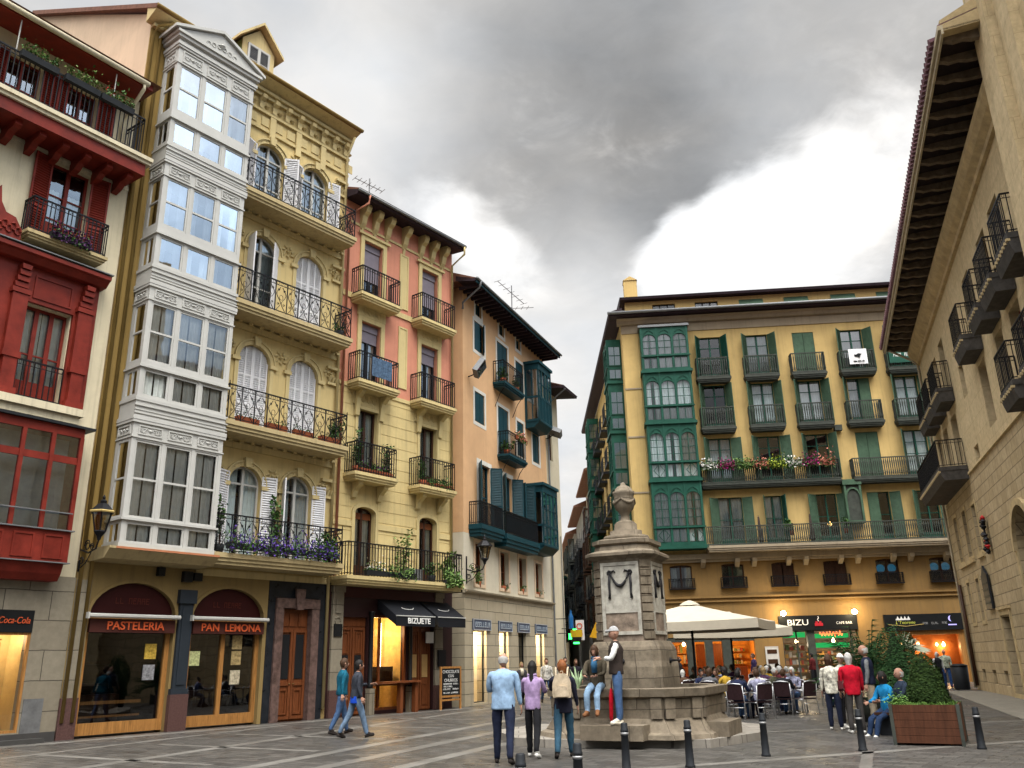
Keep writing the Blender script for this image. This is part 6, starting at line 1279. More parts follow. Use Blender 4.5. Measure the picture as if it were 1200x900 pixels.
# green galleries at the corner: 4 storeys
def green_gallery(par,x0,x1,dp,zs,n,loc=(0,0,0),rz=0,lite=False):
    zb,l0,l1,u0,u1,zt=zs; W_=(x1-x0); pier=.16; ww=(W_-pier)/n-pier+.0
    ops=[(x0+pier+(W_-pier)/n*i,x0+(W_-pier)/n*(i+1),u0,u1,.34) for i in range(n)]+[(x0+pier+(W_-pier)/n*i,x0+(W_-pier)/n*(i+1),l0,l1,0) for i in range(n)]
    me=wall_mesh('gallery_storey',x0,x1,zb,zt,ops,m_green,dp-.01,.07,y=-dp,back=False)
    go=put('gallery_storey',me,par,loc,rz); 
    t=MB(); t.box(x0-.1,x1+.1,-dp-.12,-.004,zb-.1,zb+.06); t.box(x0-.04,x1+.04,-dp-.06,-dp-.002,zb+.06,zb+.12); t.box(x0-.05,x1+.05,-dp-.08,-dp-.002,(l1+u0)/2-.04,(l1+u0)/2+.04)
    for i in range(n+1): x=x0+(W_-pier)/n*i; t.box(x+.03,x+pier-.03,-dp-.04,-dp-.002,zb+.12,zt)
    for o_ in ops[:n]:
        c=(o_[0]+o_[1])/2; w2=(o_[1]-o_[0])/2; t.band(c,u1-.34,w2,.34,.05,-dp-.03,-dp-.002)
        for s in (-1,1): t.tube([(c+s*w2*1.1,-dp-.02,u1-.3),(c+s*w2*.7,-dp-.02,u1+.12),(c+s*w2*.1,-dp-.02,u1+.30)],.03,4)
    part('trim',t,m_green,go)
    for k,o_ in enumerate(ops):
        f=MB(); a,b,c,d,_=o_; mx=(a+b)/2; f.box(mx-.018,mx+.018,-dp+.02,-dp+.05,c,d-.02)
        if k<n: 
            for q in range(1,3 if zt-zb<3.5 else 4): z=c+(d-c)*q/(3 if zt-zb<3.5 else 4); f.box(a,b,-dp+.02,-dp+.05,z-.018,z+.018)
        fo=part('window',f,m_green,go); p=MB(); p.poly([(x,-dp+.06,z) for x,z in ([(a,c),(b,c),(b,d),(a,d)])]); part('pane',p,m_glass,fo)
    cm=MB()
    for k,o_ in enumerate(ops): a,b,c,d,_=o_; cm.add(curtain_mesh(b-a+.1,d-c,y=-dp+.16,gap=.05 if (k+int(zb))%3 else .25,seed=k),((a+b)/2,0,c))
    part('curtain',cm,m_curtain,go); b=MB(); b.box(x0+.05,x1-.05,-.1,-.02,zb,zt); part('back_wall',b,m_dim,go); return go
GZ=((18.98,19.2,19.9,20.12,21.5,21.98),(15.58,15.8,16.55,16.76,18.34,18.96),(11.93,12.15,12.95,13.14,14.93,15.56),(7.88,8.2,8.98,9.15,11.2,11.91))
for zs in GZ: green_gallery(G,1.1,4.14,.9,zs,3)
m=MB(); m.box(1.0,4.24,-1.0,-.004,21.99,22.14); part('gallery_roof',m,m_zinc,G)
for k in (0,2):   # pale lozenge panels in the second floor balustrade
    for zs in (GZ[2],GZ[3]):
        c=1.1+.16+.99*k+.42; m=MB(); m.tube([(c-.33,-.93,(zs[1]+zs[2])/2),(c,-.93,zs[2]),(c+.33,-.93,(zs[1]+zs[2])/2),(c,-.93,zs[1]),(c-.33,-.93,(zs[1]+zs[2])/2)],.025,4); part('lozenge',m,m_green,G)
# flank on the street
Ls=29.0; dS=(-.0121,-.9999); Pf=(G0[0]+.0121*Ls,G0[1]+.9999*Ls); Tl=MG.inverted()@Vector((Pf[0],Pf[1],0)); rS=math.atan2(dS[1],dS[0])-math.atan2(dG[1],dG[0])
sops=[(Ls-2.3-3.4*i-.6,Ls-2.3-3.4*i+.6,z,z+2.6,0) for i in range(1,8) for z in (8.0,11.8,15.3,18.6)]
put('flank_wall',wall_mesh('flank_wall',0,Ls,-.3,22.9,sops,m_pG,9,.3,back=False,sides=False),G,tuple(Tl),rS)
TS=Matrix.Translation(Tl)@Matrix.Rotation(rS,4,'Z')
def onflank(name,me,x,y,z): 
    p=TS@Vector((x,y,z)); return put(name,me,G,tuple(p),rS)
for i,(a,b,c,d,_) in enumerate(sops):
    f=win_frame(1.2,2.6,0,2,(.5,)); f.mi=1; f.add(pane_mesh(1.2,2.6)); f.m[-1]=1; f.mi=2; f.box(-.9,.9,.6,.62,-.2,2.8)
    onflank('window',cached('flankwin',lambda:f.mesh('window',[m_green,m_glass,m_dim])),(a+b)/2,.2,c)
    if i%4!=0 or True: q=MB(); q.add(rail_mesh(1.9,.6,1.1,'bars',(1,1),.16)); q.box(-1,1,-.65,-.01,-.2,0); onflank('balcony',cached('flankbal',lambda:q.mesh('balcony',m_iron2)),(a+b)/2,0,c)
m=MB(); m.prism([(-.003,22.9),(-.85,22.93),(-.9,23.05),(-.9,23.2),(-.003,23.5)],-.2,Ls+.85,'x'); onflank('eave',m.mesh('eave',m_darkroof),0,0,0)
for u0,u1 in ((Ls-3.3,Ls-1.0),(6.0,8.6)):
    for zs in GZ:
        go=green_gallery(G,u0,u1,.95,zs,2,tuple(Tl),rS)
        for z0,z1 in ((zs[1],zs[2]),(zs[3],zs[4])):
            f=MB(); X=u1+.012
            for ya,yb in ((-.90,-.84),(-.50,-.46),(-.12,-.06)): f.box(X,X+.04,ya,yb,z0,z1)
            for za in (z0,z1-.05)+(((z0+z1)/2,) if z1-z0>1 else ()): f.box(X,X+.038,-.84,-.12,za,za+.05)
            part('window',f,m_green,go); f=MB(); f.box(X-.008,X,-.88,-.08,z0,z1); part('curtain',f,m_curtain,go); f=MB(); f.box(X+.012,X+.016,-.88,-.08,z0,z1); part('pane',f,m_glass,go)
# mezzanine and bars
mz=[(c-.65,c+.65,5.55,6.92,.1) for c in (2.57,5.62,8.55,11.56,14.55,17.6)]
put('mezzanine_wall',wall_mesh('mezzanine_wall',0.0,27,4.75,7.448,mz,m_pG2,13.9,.3,top=False),G)
m_cy=glow('cyan_lamp',(.02,.36,.62),.2)
for i,(a,b,c,d,_) in enumerate(mz):
    o=win(G,(a+b)/2,c,1.3,1.37,m_dkwood,ar=.1,y=.18,rails=(.5,) if i else (),curtain=m_net if i==0 else None,gap=.35)
    if i in (2,3): q=MB(); q.box(-.62,.62,-.04,.0,0.02,1.26); part('shutter',q,m_dkwood,o)
    if i==1: q=MB(); q.box(-.2,.6,.1,.13,0,1.3); part('curtain',q,m_shut,o)
    if i>3:
        for x in (-.32,.32): q=MB(); q.prism([(x+.24*cos(t_),.85+.24*sin(t_)) for t_ in [2*PI*k/16 for k in range(16)]],.1,.15); part('disc_lamp',q,m_cy,o)
    q=MB(); q.add(rail_mesh(1.5,.22,.55,'bars',(1,1),.09)); q.box(-.78,.78,-.24,-.01,-.06,0); put('balconette',cached('mezbal',lambda:q.mesh('balconette',m_iron)),G,((a+b)/2,0,5.55))
for a,b in ((0,27),): m=MB(); m.box(a,b,-.1,-.003,4.95,5.05); m.box(a,b,-.14,-.003,4.72,4.80); part('string_course',m,m_pG2,G)
sh=[(1.2,6.46,0,2.76,0),(8.05,12.3,0,3.0,0),(13.9,18.15,0,2.86,0),(19.5,25,0,2.9,0)]
put('ground_floor_wall',wall_mesh('ground_floor_wall',0,27,-.3,4.718,sh,m_pG2,13.8,.4,y=-.03,top=False),G)
m=MB()
for a,b in ((2.55,3.02),(3.6,4.05),(4.6,5.1)): m.box(a,b,-.06,.3,0,2.76)
m.box(1.2,6.46,.0,.3,2.5,2.76); part('pillar',m,m_gwood,G)
m_or=mat('orange_bar_wall',(.62,.30,.07),.8,var=.3); m_tan=mat('tan_panel',(.42,.24,.10),.7); m_rust=mat('rust_panel',(.30,.10,.025),.6,var=.2)
def room(x0,x1,dp,h,mt,light,col,n=2,fl=None,z=2.3):
    r=MB(); r.box(x0-.2,x1+.2,dp,dp+.05,0,h); r.box(x0-.25,x0-.2,.35,dp,0,h); r.box(x1+.2,x1+.25,.35,dp,0,h); r.box(x0-.2,x1+.2,.35,dp,h-.05,h); r.box(x0-.2,x1+.2,.35,dp,0,.03); part('bar_interior',r,mt,G); ro=LAST[0]
    for i in range(n):
        x=x0+(x1-x0)*(i+.5)/n; ptlight(MG@Vector((x,1.3,z)),light,col)
        b=MB(); b.lathe([(.02,.16),(.10,.0),(.06,-.1)],8,x,1.3,z+.1); part('pendant_lamp',b,g_warm,ro)
    return ro
r1=room(1.2,6.46,3.2,2.74,m_or,150,(1,.55,.18)); shelves(r1,1.5,3.2,2.8,1.3,2.5,None,GOODS,2,2); shelves(r1,5.2,6.4,2.8,1.2,2.3,None,GOODS,3,12); m=MB(); m.box(3.4,5.0,2.9,3.0,1.1,2.4); part('mirror',m,m_brown,r1); m=MB(); m.box(1.5,6.2,1.8,2.2,0,1.1); part('bar_counter',m,m_brown,r1)
r2=room(8.05,12.3,3.4,2.98,mat('dark_bar_wall',(.16,.13,.10),.8),120,(1,.8,.55),2); shelves(r2,8.2,9.4,.7,.3,2.3,None,GOODS,5,4); shelves(r2,9.9,12.2,2.6,.8,1.9,None,GOODS,4,6); m=MB(); m.box(9.9,12.2,1.6,2.0,0,1.05); part('bar_counter',m,m_brown,r2)
g_gr=glow('green_strip_light',(.03,.5,.12),.7)
for a,b,z0,z1 in ((8.1,9.5,2.62,2.92),(9.9,11.95,2.55,2.8),(9.9,11.95,2.02,2.3)): m=MB(); m.box(a,b,.62,.66,z0,z1); part('light_panel',m,g_gr,r2)
for a_ in ((9.47,9.88,-.05,.3,0,3.0),(8.05,8.12,.1,.2,0,3),(8.85,8.92,.1,.2,0,3.0),(11.9,12.0,.1,.2,0,3.0)): m=MB(); m.box(*a_); part('shop_frame',m,m_gwood,G)
g_neon=glow('red_neon',(1,.16,.05),3.0); m=MB(); m.tube([(10.25+1.3*k/40,.3,2.78+.11*sin(k*1.1)*(1 if k%9 else 1.6)) for k in range(41)],.022,5); part('neon_script',m,g_neon,r2)
r3=room(13.9,18.15,1.6,2.84,m_rust,75,(1,.6,.25),3,z=1.95); m=MB(); m.box(13.9,15.6,.9,1.0,0,2.8); part('tan_wall',m,m_tan,r3); m=MB(); m.box(15.6,18.0,.30,.5,0,.5); m.box(15.6,18.0,.3,.34,.5,.95); part('bench_back',m,m_dim,r3); m=MB(); m.box(13.9,14.05,.0,.3,0,2.6); m.box(17.9,18.15,.0,.3,0,2.6); m.box(13.9,18.15,0,.3,2.599,2.84); part('shop_frame',m,m_gold,G)
for x in (15.0,16.0,17.1): m=MB(); m.lathe([(.02,-.08),(.08,0),(.03,.1)],8,x,.86 if x<15.5 else 1.4,2.05); part('wall_lamp',m,g_warm,r3)
for a,b,z0,z1 in ((7.95,12.35,2.98,3.82),(13.85,18.2,2.84,3.74)):
    m=MB(); m.box(a,b,-.16,-.034,z0,z1); part('signboard',m,m_black,G); sb=LAST[0]
    if a<10: 
        text('BIZU',.46,sb,(9.0,-.17,3.42),L_white,.006,sx=1.25); m=MB(); m.box(9.95,10.4,-.19,-.16,3.22,3.38); m.box(10.0,10.12,-.19,-.16,3.38,3.48); m.box(10.2,10.32,-.19,-.16,3.38,3.48); part('emblem',m,mat('red_emblem',(.4,.02,.03),.5,bump=0),sb); m=MB(); m.tube([(10.17,-.18,3.48),(10.12,-.18,3.58),(10.2,-.18,3.66),(10.16,-.18,3.76)],.022,5); part('flame',m,L_white,sb); text('CAFE BAR',.2,sb,(11.6,-.17,3.36),L_white,.004)
    else:
        m=MB(); m.prism([(14.5,3.42),(15.3,3.42),(15.3,3.5),(14.5,3.5)],-.18,-.16); [m.prism([(14.55+.2*k,3.5),(14.68+.2*k,3.5),(14.615+.2*k,3.64)],-.18,-.16) for k in range(4)]; part('emblem',m,L_white,sb)
        text("L'Txorene",.26,sb,(15.0,-.17,3.28),mat('lime_letter',(.42,.45,.08),.5,bump=0),.005,.2); m=MB(); m.tube([(14.0,-.17,3.2),(15.0,-.17,3.08),(16.0,-.17,3.18)],.02,4); part('swoosh',m,L_gold,sb)
        strokes(sb,15.95,17.3,3.16,3.28,-.162,mat('grey_letter',(.25,.25,.25),.5,bump=0),14,5,(3,4,9,10))
        m=MB(); m.prism([(17.55+.16*cos(q),3.45+.16*sin(q)) for q in [PI/2+PI*k/10 for k in range(11)]]+[(17.55+.08*cos(q)*.9+.0,3.45+.16*sin(q)) for q in [3*PI/2-PI*k/10 for k in range(11)]],-.18,-.16); m.box(17.35,17.8,-.18,-.16,3.08,3.14); part('moon_emblem',m,glow('lilac_moon',(.5,.45,1),1.3),sb)
m=MB(); m.frame(7.0,7.75,.55,2.15,.04,-.08,-.034); mb_=thing('menu_board','white menu board on the wall between the two bars','sign',tuple(MG@Vector((0,0,0))),math.atan2(dG[1],dG[0])); part('frame',m,m_white,mb_); m=MB(); m.box(7.03,7.72,-.07,-.036,.58,2.12); part('paper',m,mat('paper',(.5,.48,.45),.7,bump=0),mb_); m=MB(); m.box(7.1,7.65,-.08,-.07,1.75,1.98); m.box(7.1,7.65,-.08,-.07,1.2,1.45); part('print_block',m,m_dkwood,mb_)
g_flood=glow('floodlight_glow',(1,.83,.5),55)
for k,x in enumerate((8.17,12.17)):
    fl=thing('floodlight',('glowing warm floodlight at the left end of the bar sign','glowing warm floodlight at the right end of the bar sign')[k],'lamp',tuple(MG@Vector((x,-.5,3.95))),0,'floodlights over the bar sign'); b=MB(); b.lathe([(.02,-.14),(.12,-.09),(.16,0),(.12,.09),(.02,.14)],12); part('bulb',b,g_flood,fl,smooth=True); b=MB(); b.tube([(0,.08,.1),(0,.5,.2)],.02,5); part('bracket',b,m_iron,fl); ptlight(MG@Vector((x,-.75,3.95)),110,(1,.74,.4),.1,'floodlight_light')
fg=thing('white_flag','white cloth flag with black map mark hung on top balcony railing','flag',tuple(MG@Vector((14.55,-.62,18.72))),math.atan2(dG[1],dG[0])); m=MB()
for i in range(8): xa,xb=-.55+1.1*i/8,-.55+1.1*(i+1)/8; yf=lambda x:-.04+.02*sin(x*6); m.hexa([(xa,yf(xa),.15),(xb,yf(xb),.15),(xb,yf(xb)+.01,.15),(xa,yf(xa)+.01,.15),(xa,yf(xa),1.15),(xb,yf(xb),1.15),(xb,yf(xb)+.01,1.15),(xa,yf(xa)+.01,1.15)])
part('cloth',m,cloth('flag',(.75,.75,.75),.03),fg); m=MB(); m.prism([(-.22,.62),(-.02,.62),(.05,.5),(.12,.68),(.25,.8),(.02,.84),(-.12,.76),(-.25,.78)],-.085,-.07); m.box(-.32,-.1,-.085,-.07,.28,.36); m.box(-.05,.15,-.085,-.07,.28,.36); m.box(.2,.34,-.085,-.07,.28,.36); part('map_mark',m,m_black,fg)
bn=thing('dark_banner','dark green banner with white letters on the rightmost top balcony','banner',tuple(MG@Vector((17.4,-.64,18.72))),math.atan2(dG[1],dG[0])); m=MB(); m.box(-1.0,1.0,-.05,-.03,.1,1.1); part('cloth',m,m_green,bn); strokes(bn,-.75,.6,.5,.72,-.052,L_white,8,6,(3,))
m=MB(); m.box(12.6,13.05,-.35,-.05,14.75,15.1); part('ac_unit',m,m_gwood,G)
# =============================================================== houses further down the street (right side)
def street_house(label,u0,u1,off,zt,wm,gm,seed):
    rr=random.Random(seed); y0=G0[1]+u1*.9999; x0=G0[0]+u1*.0121-off
    o,_=building('street_house',label,'house',(x0,y0),dS,'houses down the narrow street'); L=u1-u0; n=int(L/3.2)
    ops=[(L*(i+.5)/n-.6,L*(i+.5)/n+.6,z,z+2.5,0) for i in range(n) for z in [4.6+3.2*k for k in range(int((zt-4.6)/3.2))]]
    put('wall',wall_mesh('wall',0,L,-.3,zt,ops,wm,9,.25),o)
    for i,(a,b,c,d,_) in enumerate(ops):
        k=rr.random(); f=win_frame(1.2,2.5,0,2,(.5,)); f.mi=1; f.add(pane_mesh(1.2,2.5)); f.m[-1]=1; f.mi=2; f.box(-.9,.9,.5,.52,-.2,2.7)
        put('window',cached(('sw',gm.name),lambda:f.mesh('window',[gm,m_glass,m_dim])),o,((a+b)/2,.15,c))
        if k<.45:
            q=MB(); q.add(rail_mesh(1.9,.6,1.1,'bars',(1,1),.2)); q.box(-1,1,-.65,-.01,-.2,0); put('balcony',cached('stbal',lambda:q.mesh('balcony',m_iron2)),o,((a+b)/2,0,c))
        elif k<.85:
            q=MB(); q.box(-1,1,-.75,-.01,-.25,0); q.box(-1.05,1.05,-.8,-.01,2.55,2.75)
            for x in (-1,-.34,.3,.93): q.box(x,x+.07,-.75,-.68,0,2.55)
            for x in (-1,.93): q.box(x,x+.07,-.1,-.01,0,2.55)
            q.box(-1,1,-.74,-.69,.85,.95); q.box(-1,1,-.74,-.69,0,.3); q.mi=1; q.box(-.95,.95,-.71,-.7,.3,2.55); q.box(-.96,-.95,-.7,-.02,.3,2.55); q.box(.95,.96,-.7,-.02,.3,2.55)
            put('bay_window',cached(('stbay',gm.name),lambda:q.mesh('bay_window',[gm,m_glassb])),o,((a+b)/2,0,c))
    m=MB(); m.prism([(-.003,zt),(-1.1,zt-.05),(-1.15,zt+.12),(4.5,zt+2.4),(9,zt+.3),(9,zt)],-.05,L+.05,'x'); part('roof',m,m_roof,o)
street_house('brown roofed house with red balconies just past the yellow house',29.3,44,-.3,19.3,plaster('ivory_street',(.38,.32,.24)),m_dkwood,1)
street_house('grey house with dark glazed bays, middle of the right street side',44.2,60,.0,18.3,plaster('grey_street',(.28,.27,.25)),m_black,2)
street_house('pale house with white glazed bays near the far end of the street',60.2,78,.3,17.5,plaster('white_street',(.4,.37,.32)),m_gwood,3)
street_house('ochre house last on the right side of the street',78.2,100,.5,17.5,plaster('tan_street',(.42,.33,.2)),m_green,4)
fe,_=building('distant_house','distant cream house closing the end of the street','house',(0,158),(1,0)); ops=[(1+3*i,2.2+3*i,z,z+2,0) for i in range(4) for z in (4,7.5,11,14.5)]
put('wall',wall_mesh('wall',-4,14,-.3,18,ops,m_pE,8),fe)
for a,b,c,d,_ in ops: win(fe,(a+b)/2,c,1.2,2.0,m_dkwood)
lh,_=building('row_house','long pale house lining the left side of the street beyond','house',tuple((ME@Vector((2.2,1.0,0)))[:2]),(.06,.998)); put('wall',wall_mesh('wall',0,90,-.3,15,[],m_pE,9),lh)
ph=thing('pharmacy_sign','glowing green cross sign hanging at the dark street mouth','sign',(4.0,60.5,3.2)); g_ph=glow('green_cross_glow',(.03,1,.10),7)
m=MB(); m.box(-.2,.2,-.08,.08,-.5,.5); m.box(-.5,-.2,-.08,.08,-.2,.2); m.box(.2,.5,-.08,.08,-.2,.2); part('cross',m,g_ph,ph); m=MB(); m.tube([(.5,0,0),(3.2,0,0)],.03,5); part('bracket',m,m_iron,ph); ptlight((3.9,60.0,3.2),35,(.1,1,.2),.3,'green_cross_light')
yb=thing('yellow_banner','small yellow pennant sign beside the green cross','banner',(4.9,56.0,3.0)); m=MB(); m.prism([(-.35,.0),(.25,-.1),(.3,1.0),(.15,1.05)],-.02,.02); part('cloth',m,mat('yellow_cloth',(.65,.35,.02),.7,bump=0),yb); m=MB(); m.tube([(.3,0,1.0),(2.4,0,1.0)],.02,5); part('bracket',m,m_iron,yb)
# =============================================================== H: sandstone palace at right
H0=(20.50774,40.41283); dH=(-.31548,-.94893); H,MH=building('stone_palace','golden sandstone palace with deep rafter eaves and iron balconies at right','palace',H0,dH)
m_hs=stone('rough_sandstone',(.40,.31,.18),(.50,.395,.245),(.19,.148,.09),.78,.40,.016,var=.6,bst=.9); m_hu=stone('smooth_sandstone',(.57,.45,.265),(.62,.495,.30),(.42,.32,.18),1.5,.62,.008,var=.6,bst=.4); m_hm=mat('sandstone_moulding',(.43,.33,.18),.8,var=.25,vs=2.5,bump=.3,bs=20)
HE=22.3
opL=[(8.2,9.75,0,2.8,0),(2.0,2.75,.35,.9,0),(4.35,5.1,.35,.9,0),(6.65,7.4,.35,.9,0),(2.15,2.8,2.8,4.47,0),(4.4,5.1,2.8,4.47,0),(1.75,2.55,5.4,7.35,0),(4.1,4.95,5.4,7.3,0),(6.4,7.25,5.4,7.2,0),(12.9,15.6,2.7,6.0,1.3)]
put('lower_wall',wall_mesh('lower_wall',0,HE,-.3,8.37,opL,m_hs,14,.4,top=False),H)
opU=[(1.0,2.15,8.75,11.1,0),(2.95,4.15,8.75,11.1,0),(5.35,6.7,8.75,11.1,0),(9.0,9.85,11.0,12.3,0),(9.0,9.85,8.42,9.05,0),(12.35,13.55,9.0,11.25,0),(15.45,16.5,9.0,11.25,0),(17.65,18.9,8.8,11.25,0),(17.65,19.0,12.0,14.6,0),(15.55,16.85,12.0,14.55,0),(12.5,13.7,12.0,14.5,0),(5.6,6.8,11.8,14.42,0),(3.4,4.5,11.8,14.3,0),(1.35,2.3,11.8,14.15,0)]
me=wall_mesh('upper_wall',0,HE,8.37,16.1,opU,m_hu,13.9,.42,y=.02,top=False)
for v in me.vertices:
    if v.co.z>16.05: v.co.z=16.1+.055*v.co.x+.3
put('upper_wall',me,H)
for i,(a,b,c,d,ar) in enumerate(opL+opU):
    wood_=m_red if i in (10,11,12,15,16,17) else m_dkwood
    if i==0:
        q=MB(); q.box(a,b,.34,.4,0,2.8); q.frame(a+.1,a+.75,.15,2.6,.1,.3,.34); q.frame(b-.75,b-.1,.15,2.6,.1,.3,.34); part('door',q,m_dkwood,H)
    elif i==9: win(H,(a+b)/2,c,b-a,round(d-c,2),m_dkwood,ar=1.3,y=.36,leaves=3)
    elif i in (1,2,3): q=MB(); q.box(a,b,.3,.34,c,d); [q.box(a+(b-a)*k/5-.012,a+(b-a)*k/5+.012,.2,.22,c,d) for k in range(1,5)]; part('vent_grille',q,m_iron,H)
    else: win(H,(a+b)/2,c,round(b-a,2),round(d-c,2),wood_,y=.32,rails=(.6,),curtain=m_net if i%4==0 else None)
m=MB(); m.frame(8.0,9.95,-.05,3.05,.2,-.05,-.003); m.box(7.9,10.05,-.10,-.003,3.05,3.15); part('door_surround',m,m_hm,H)
for a,b in ((1.6,5.2),(6.2,7.45)): m=MB(); m.box(a,b,-.1,-.003,5.12,5.28); part('sill',m,m_hm,H)
m=MB()
for a,b,c,d in ((2.15,2.8,2.8,4.47),(4.4,5.1,2.8,4.47),(1.75,2.55,5.4,7.35),(4.1,4.95,5.4,7.3),(6.4,7.25,5.4,7.2)): m.frame(a-.14,b+.14,c-.14,d+.14,.137,-.03,-.003)
part('window_surround',m,m_hm,H)
m=MB(); m.band(14.25,4.7,1.35,1.3,.22,-.12,-.003); m.box(12.68,12.9,-.06,-.003,2.7,4.7); m.box(15.6,15.82,-.06,-.003,2.7,4.7); part('arch_moulding',m,m_hm,H)
m=MB(); m.prism([(-.003,8.3),(-.08,8.32),(-.06,8.42),(.018,8.46)],7.4,HE,'x'); part('string_course',m,m_hm,H)
# cornice moulding and wedge-true eave
def wz(x): return 16.1+.055*x
m=MB(); prof=[(.015,-.35),(-.10,-.33),(-.12,-.2),(-.30,-.05),(-.42,.12),(-.44,.3),(-.36,.32),(.015,.34)]
for a,b in ((0,HE),): m.hexa([(0,0,0)]*8) if 0 else None
n=len(m.v)
for x in (-.05,HE): m.v+=[(x,y,15.75+.022*x+z*1.15) for y,z in prof]
k=len(prof)
for i in range(k): j=(i+1)%k; m.f.append((n+i,n+k+i,n+k+j,n+j)); m.m.append(0)
m.f+= [tuple(range(n,n+k)),tuple(range(n+2*k-1,n+k-1,-1))]; m.m+=[0,0]
part('cornice',m,m_hm,H)
EO=1.42
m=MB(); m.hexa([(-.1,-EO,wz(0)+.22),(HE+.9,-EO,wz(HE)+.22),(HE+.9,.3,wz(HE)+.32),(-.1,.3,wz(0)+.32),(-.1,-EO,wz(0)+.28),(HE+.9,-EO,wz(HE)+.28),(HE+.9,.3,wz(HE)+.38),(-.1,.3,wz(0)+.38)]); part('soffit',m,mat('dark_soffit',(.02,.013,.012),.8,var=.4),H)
m_raf=mat('weathered_rafter',(.13,.10,.07),.85,var=.4)
for i in range(28):
    x=.2+.835*i; r=MB(); z=wz(x); r.prism([(-.05,z+.3),(-EO+.02,z+.2),(-EO+.02,z+.08),(-EO+.12,z+.06),(-EO+.25,z-.0),(-.9,z+.03),(-.7,z-.03),(-.05,z-.02)],x,x+.16,'x'); part('rafter',r,m_raf,H)
m=MB()
for dy,z0,z1 in ((0,.02,.16),(.07,.16,.30)): m.hexa([(-.12,-EO-.06-dy,wz(0)+z0+.08),(HE+.92,-EO-.06-dy,wz(HE)+z0+.08),(HE+.92,-EO,wz(HE)+z0+.08),(-.12,-EO,wz(0)+z0+.08),(-.12,-EO-.06-dy,wz(0)+z1+.08),(HE+.92,-EO-.06-dy,wz(HE)+z1+.08),(HE+.92,-EO,wz(HE)+z1+.08),(-.12,-EO,wz(0)+z1+.08)])
part('fascia',m,mat('pale_fascia',(.42,.36,.25),.7,var=.2),H)
m_pt=mat('mauve_tile',(.16,.085,.10),.8,var=.35); m=MB()
for i in range(95):
    x=-.1+.24*i; z=wz(x)+.44; m.tube([(x,-EO-.24,z),(x,-EO+.35,z+.14)],[.105,.10],6)
m.hexa([(-.1,-EO-.12,wz(0)+.38),(HE+.9,-EO-.12,wz(HE)+.38),(HE+.9,6,wz(HE)+2.6),(-.1,6,wz(0)+2.6),(-.1,-EO-.12,wz(0)+.42),(HE+.9,-EO-.12,wz(HE)+.42),(HE+.9,6,wz(HE)+2.64),(-.1,6,wz(0)+2.64)])
part('roof',m,m_pt,H)
m=MB(); m.hexa([(HE-.1,-EO-.05,wz(HE)+.2),(HE+.9,-EO-.05,wz(HE)+.2),(HE+.9,.2,wz(HE)+.3),(HE-.1,.2,wz(HE)+.3),(HE-.1,-EO-.05,wz(HE)+.55),(HE+.9,-EO-.05,wz(HE)+.55),(HE+.9,.2,wz(HE)+1.4),(HE-.1,.2,wz(HE)+1.4)]); part('eave_return',m,m_hm,H)
# balconies with deep corbelled stone bases
def pbalc(x0,x1,z,dp,deep,h=1.15):
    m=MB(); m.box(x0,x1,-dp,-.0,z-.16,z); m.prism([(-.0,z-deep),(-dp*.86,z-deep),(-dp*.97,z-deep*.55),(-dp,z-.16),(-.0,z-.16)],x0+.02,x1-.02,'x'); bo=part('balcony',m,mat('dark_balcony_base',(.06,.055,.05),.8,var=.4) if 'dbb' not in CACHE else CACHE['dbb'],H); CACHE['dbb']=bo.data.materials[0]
    k=int((x1-x0)/.22)
    for i in range(k): x=x0+.06+(x1-x0-.12)*i/max(1,k-1); put('dentil',cached('dentil',lambda:(lambda d:(d.box(-.045,.045,-.05,.05,-.24,-.165),d.mesh('dentil',m_hm))[1])(MB())),bo,(x,-dp,z))
    r=rail_mesh(x1-x0-.08,dp-.04,h,'bars',(1,1),.15); put('railing',r.mesh('railing',m_iron),bo,((x0+x1)/2,0,z))
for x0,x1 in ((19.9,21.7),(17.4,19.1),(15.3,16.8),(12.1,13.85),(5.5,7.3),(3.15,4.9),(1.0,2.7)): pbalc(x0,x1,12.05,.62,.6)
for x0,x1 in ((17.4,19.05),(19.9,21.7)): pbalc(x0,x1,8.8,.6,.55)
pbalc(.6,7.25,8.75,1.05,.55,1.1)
# taller end block with pilasters
m=MB(); m.box(HE,30,-.28,14,-.3,24.0); m.box(HE,HE+1.35,-.52,-.282,0,24.0); m.box(24.6,25.3,-.5,-.282,0,24.0); m.box(HE-.25,HE-.002,-.5,-.05,17.6,24.0); part('end_block',m,m_hu,H)
m=MB(); m.tube([(.35,-EO+.1,wz(0)+.1),(.4,-.9,wz(0)-.2),(.45,-.35,15.5),(.5,-.14,15.2),(.5,-.14,8),(.5,-.14,.1)],.06,7); part('downpipe',m,mat('beige_pipe',(.38,.33,.24),.6,bump=0),H,smooth=True)
m=MB(); m.tube([(.9,-.12,4.5),(.9,-.12,.2)],.08,7); part('downpipe',m,m_dkwood,H,smooth=True)
pq=thing('iron_plaque','tall dark iron plaque with crest on the sandstone wall','plaque',tuple(MH@Vector((6.0,-.05,0))),math.atan2(dH[1],dH[0])); m=MB(); m.box(.35,1.5,-.08,0,3.15,4.45); m.prism([(.45,4.45),(1.4,4.45),(1.15,4.6),(.93,4.8),(.7,4.6)],-.08,0); part('panel',m,m_iron2,pq); m=MB(); [m.box(.45,1.4,-.1,-.08,3.35+.24*k,3.42+.24*k) for k in range(4)]; part('lettering_band',m,m_gwood,pq)
cs=thing('wrought_ornament','dark wrought ornament of leaves and red flowers on the sandstone wall','ornament',tuple(MH@Vector((8.9,-.05,5.75))),math.atan2(dH[1],dH[0])); m=MB(); rr=random.Random(2)
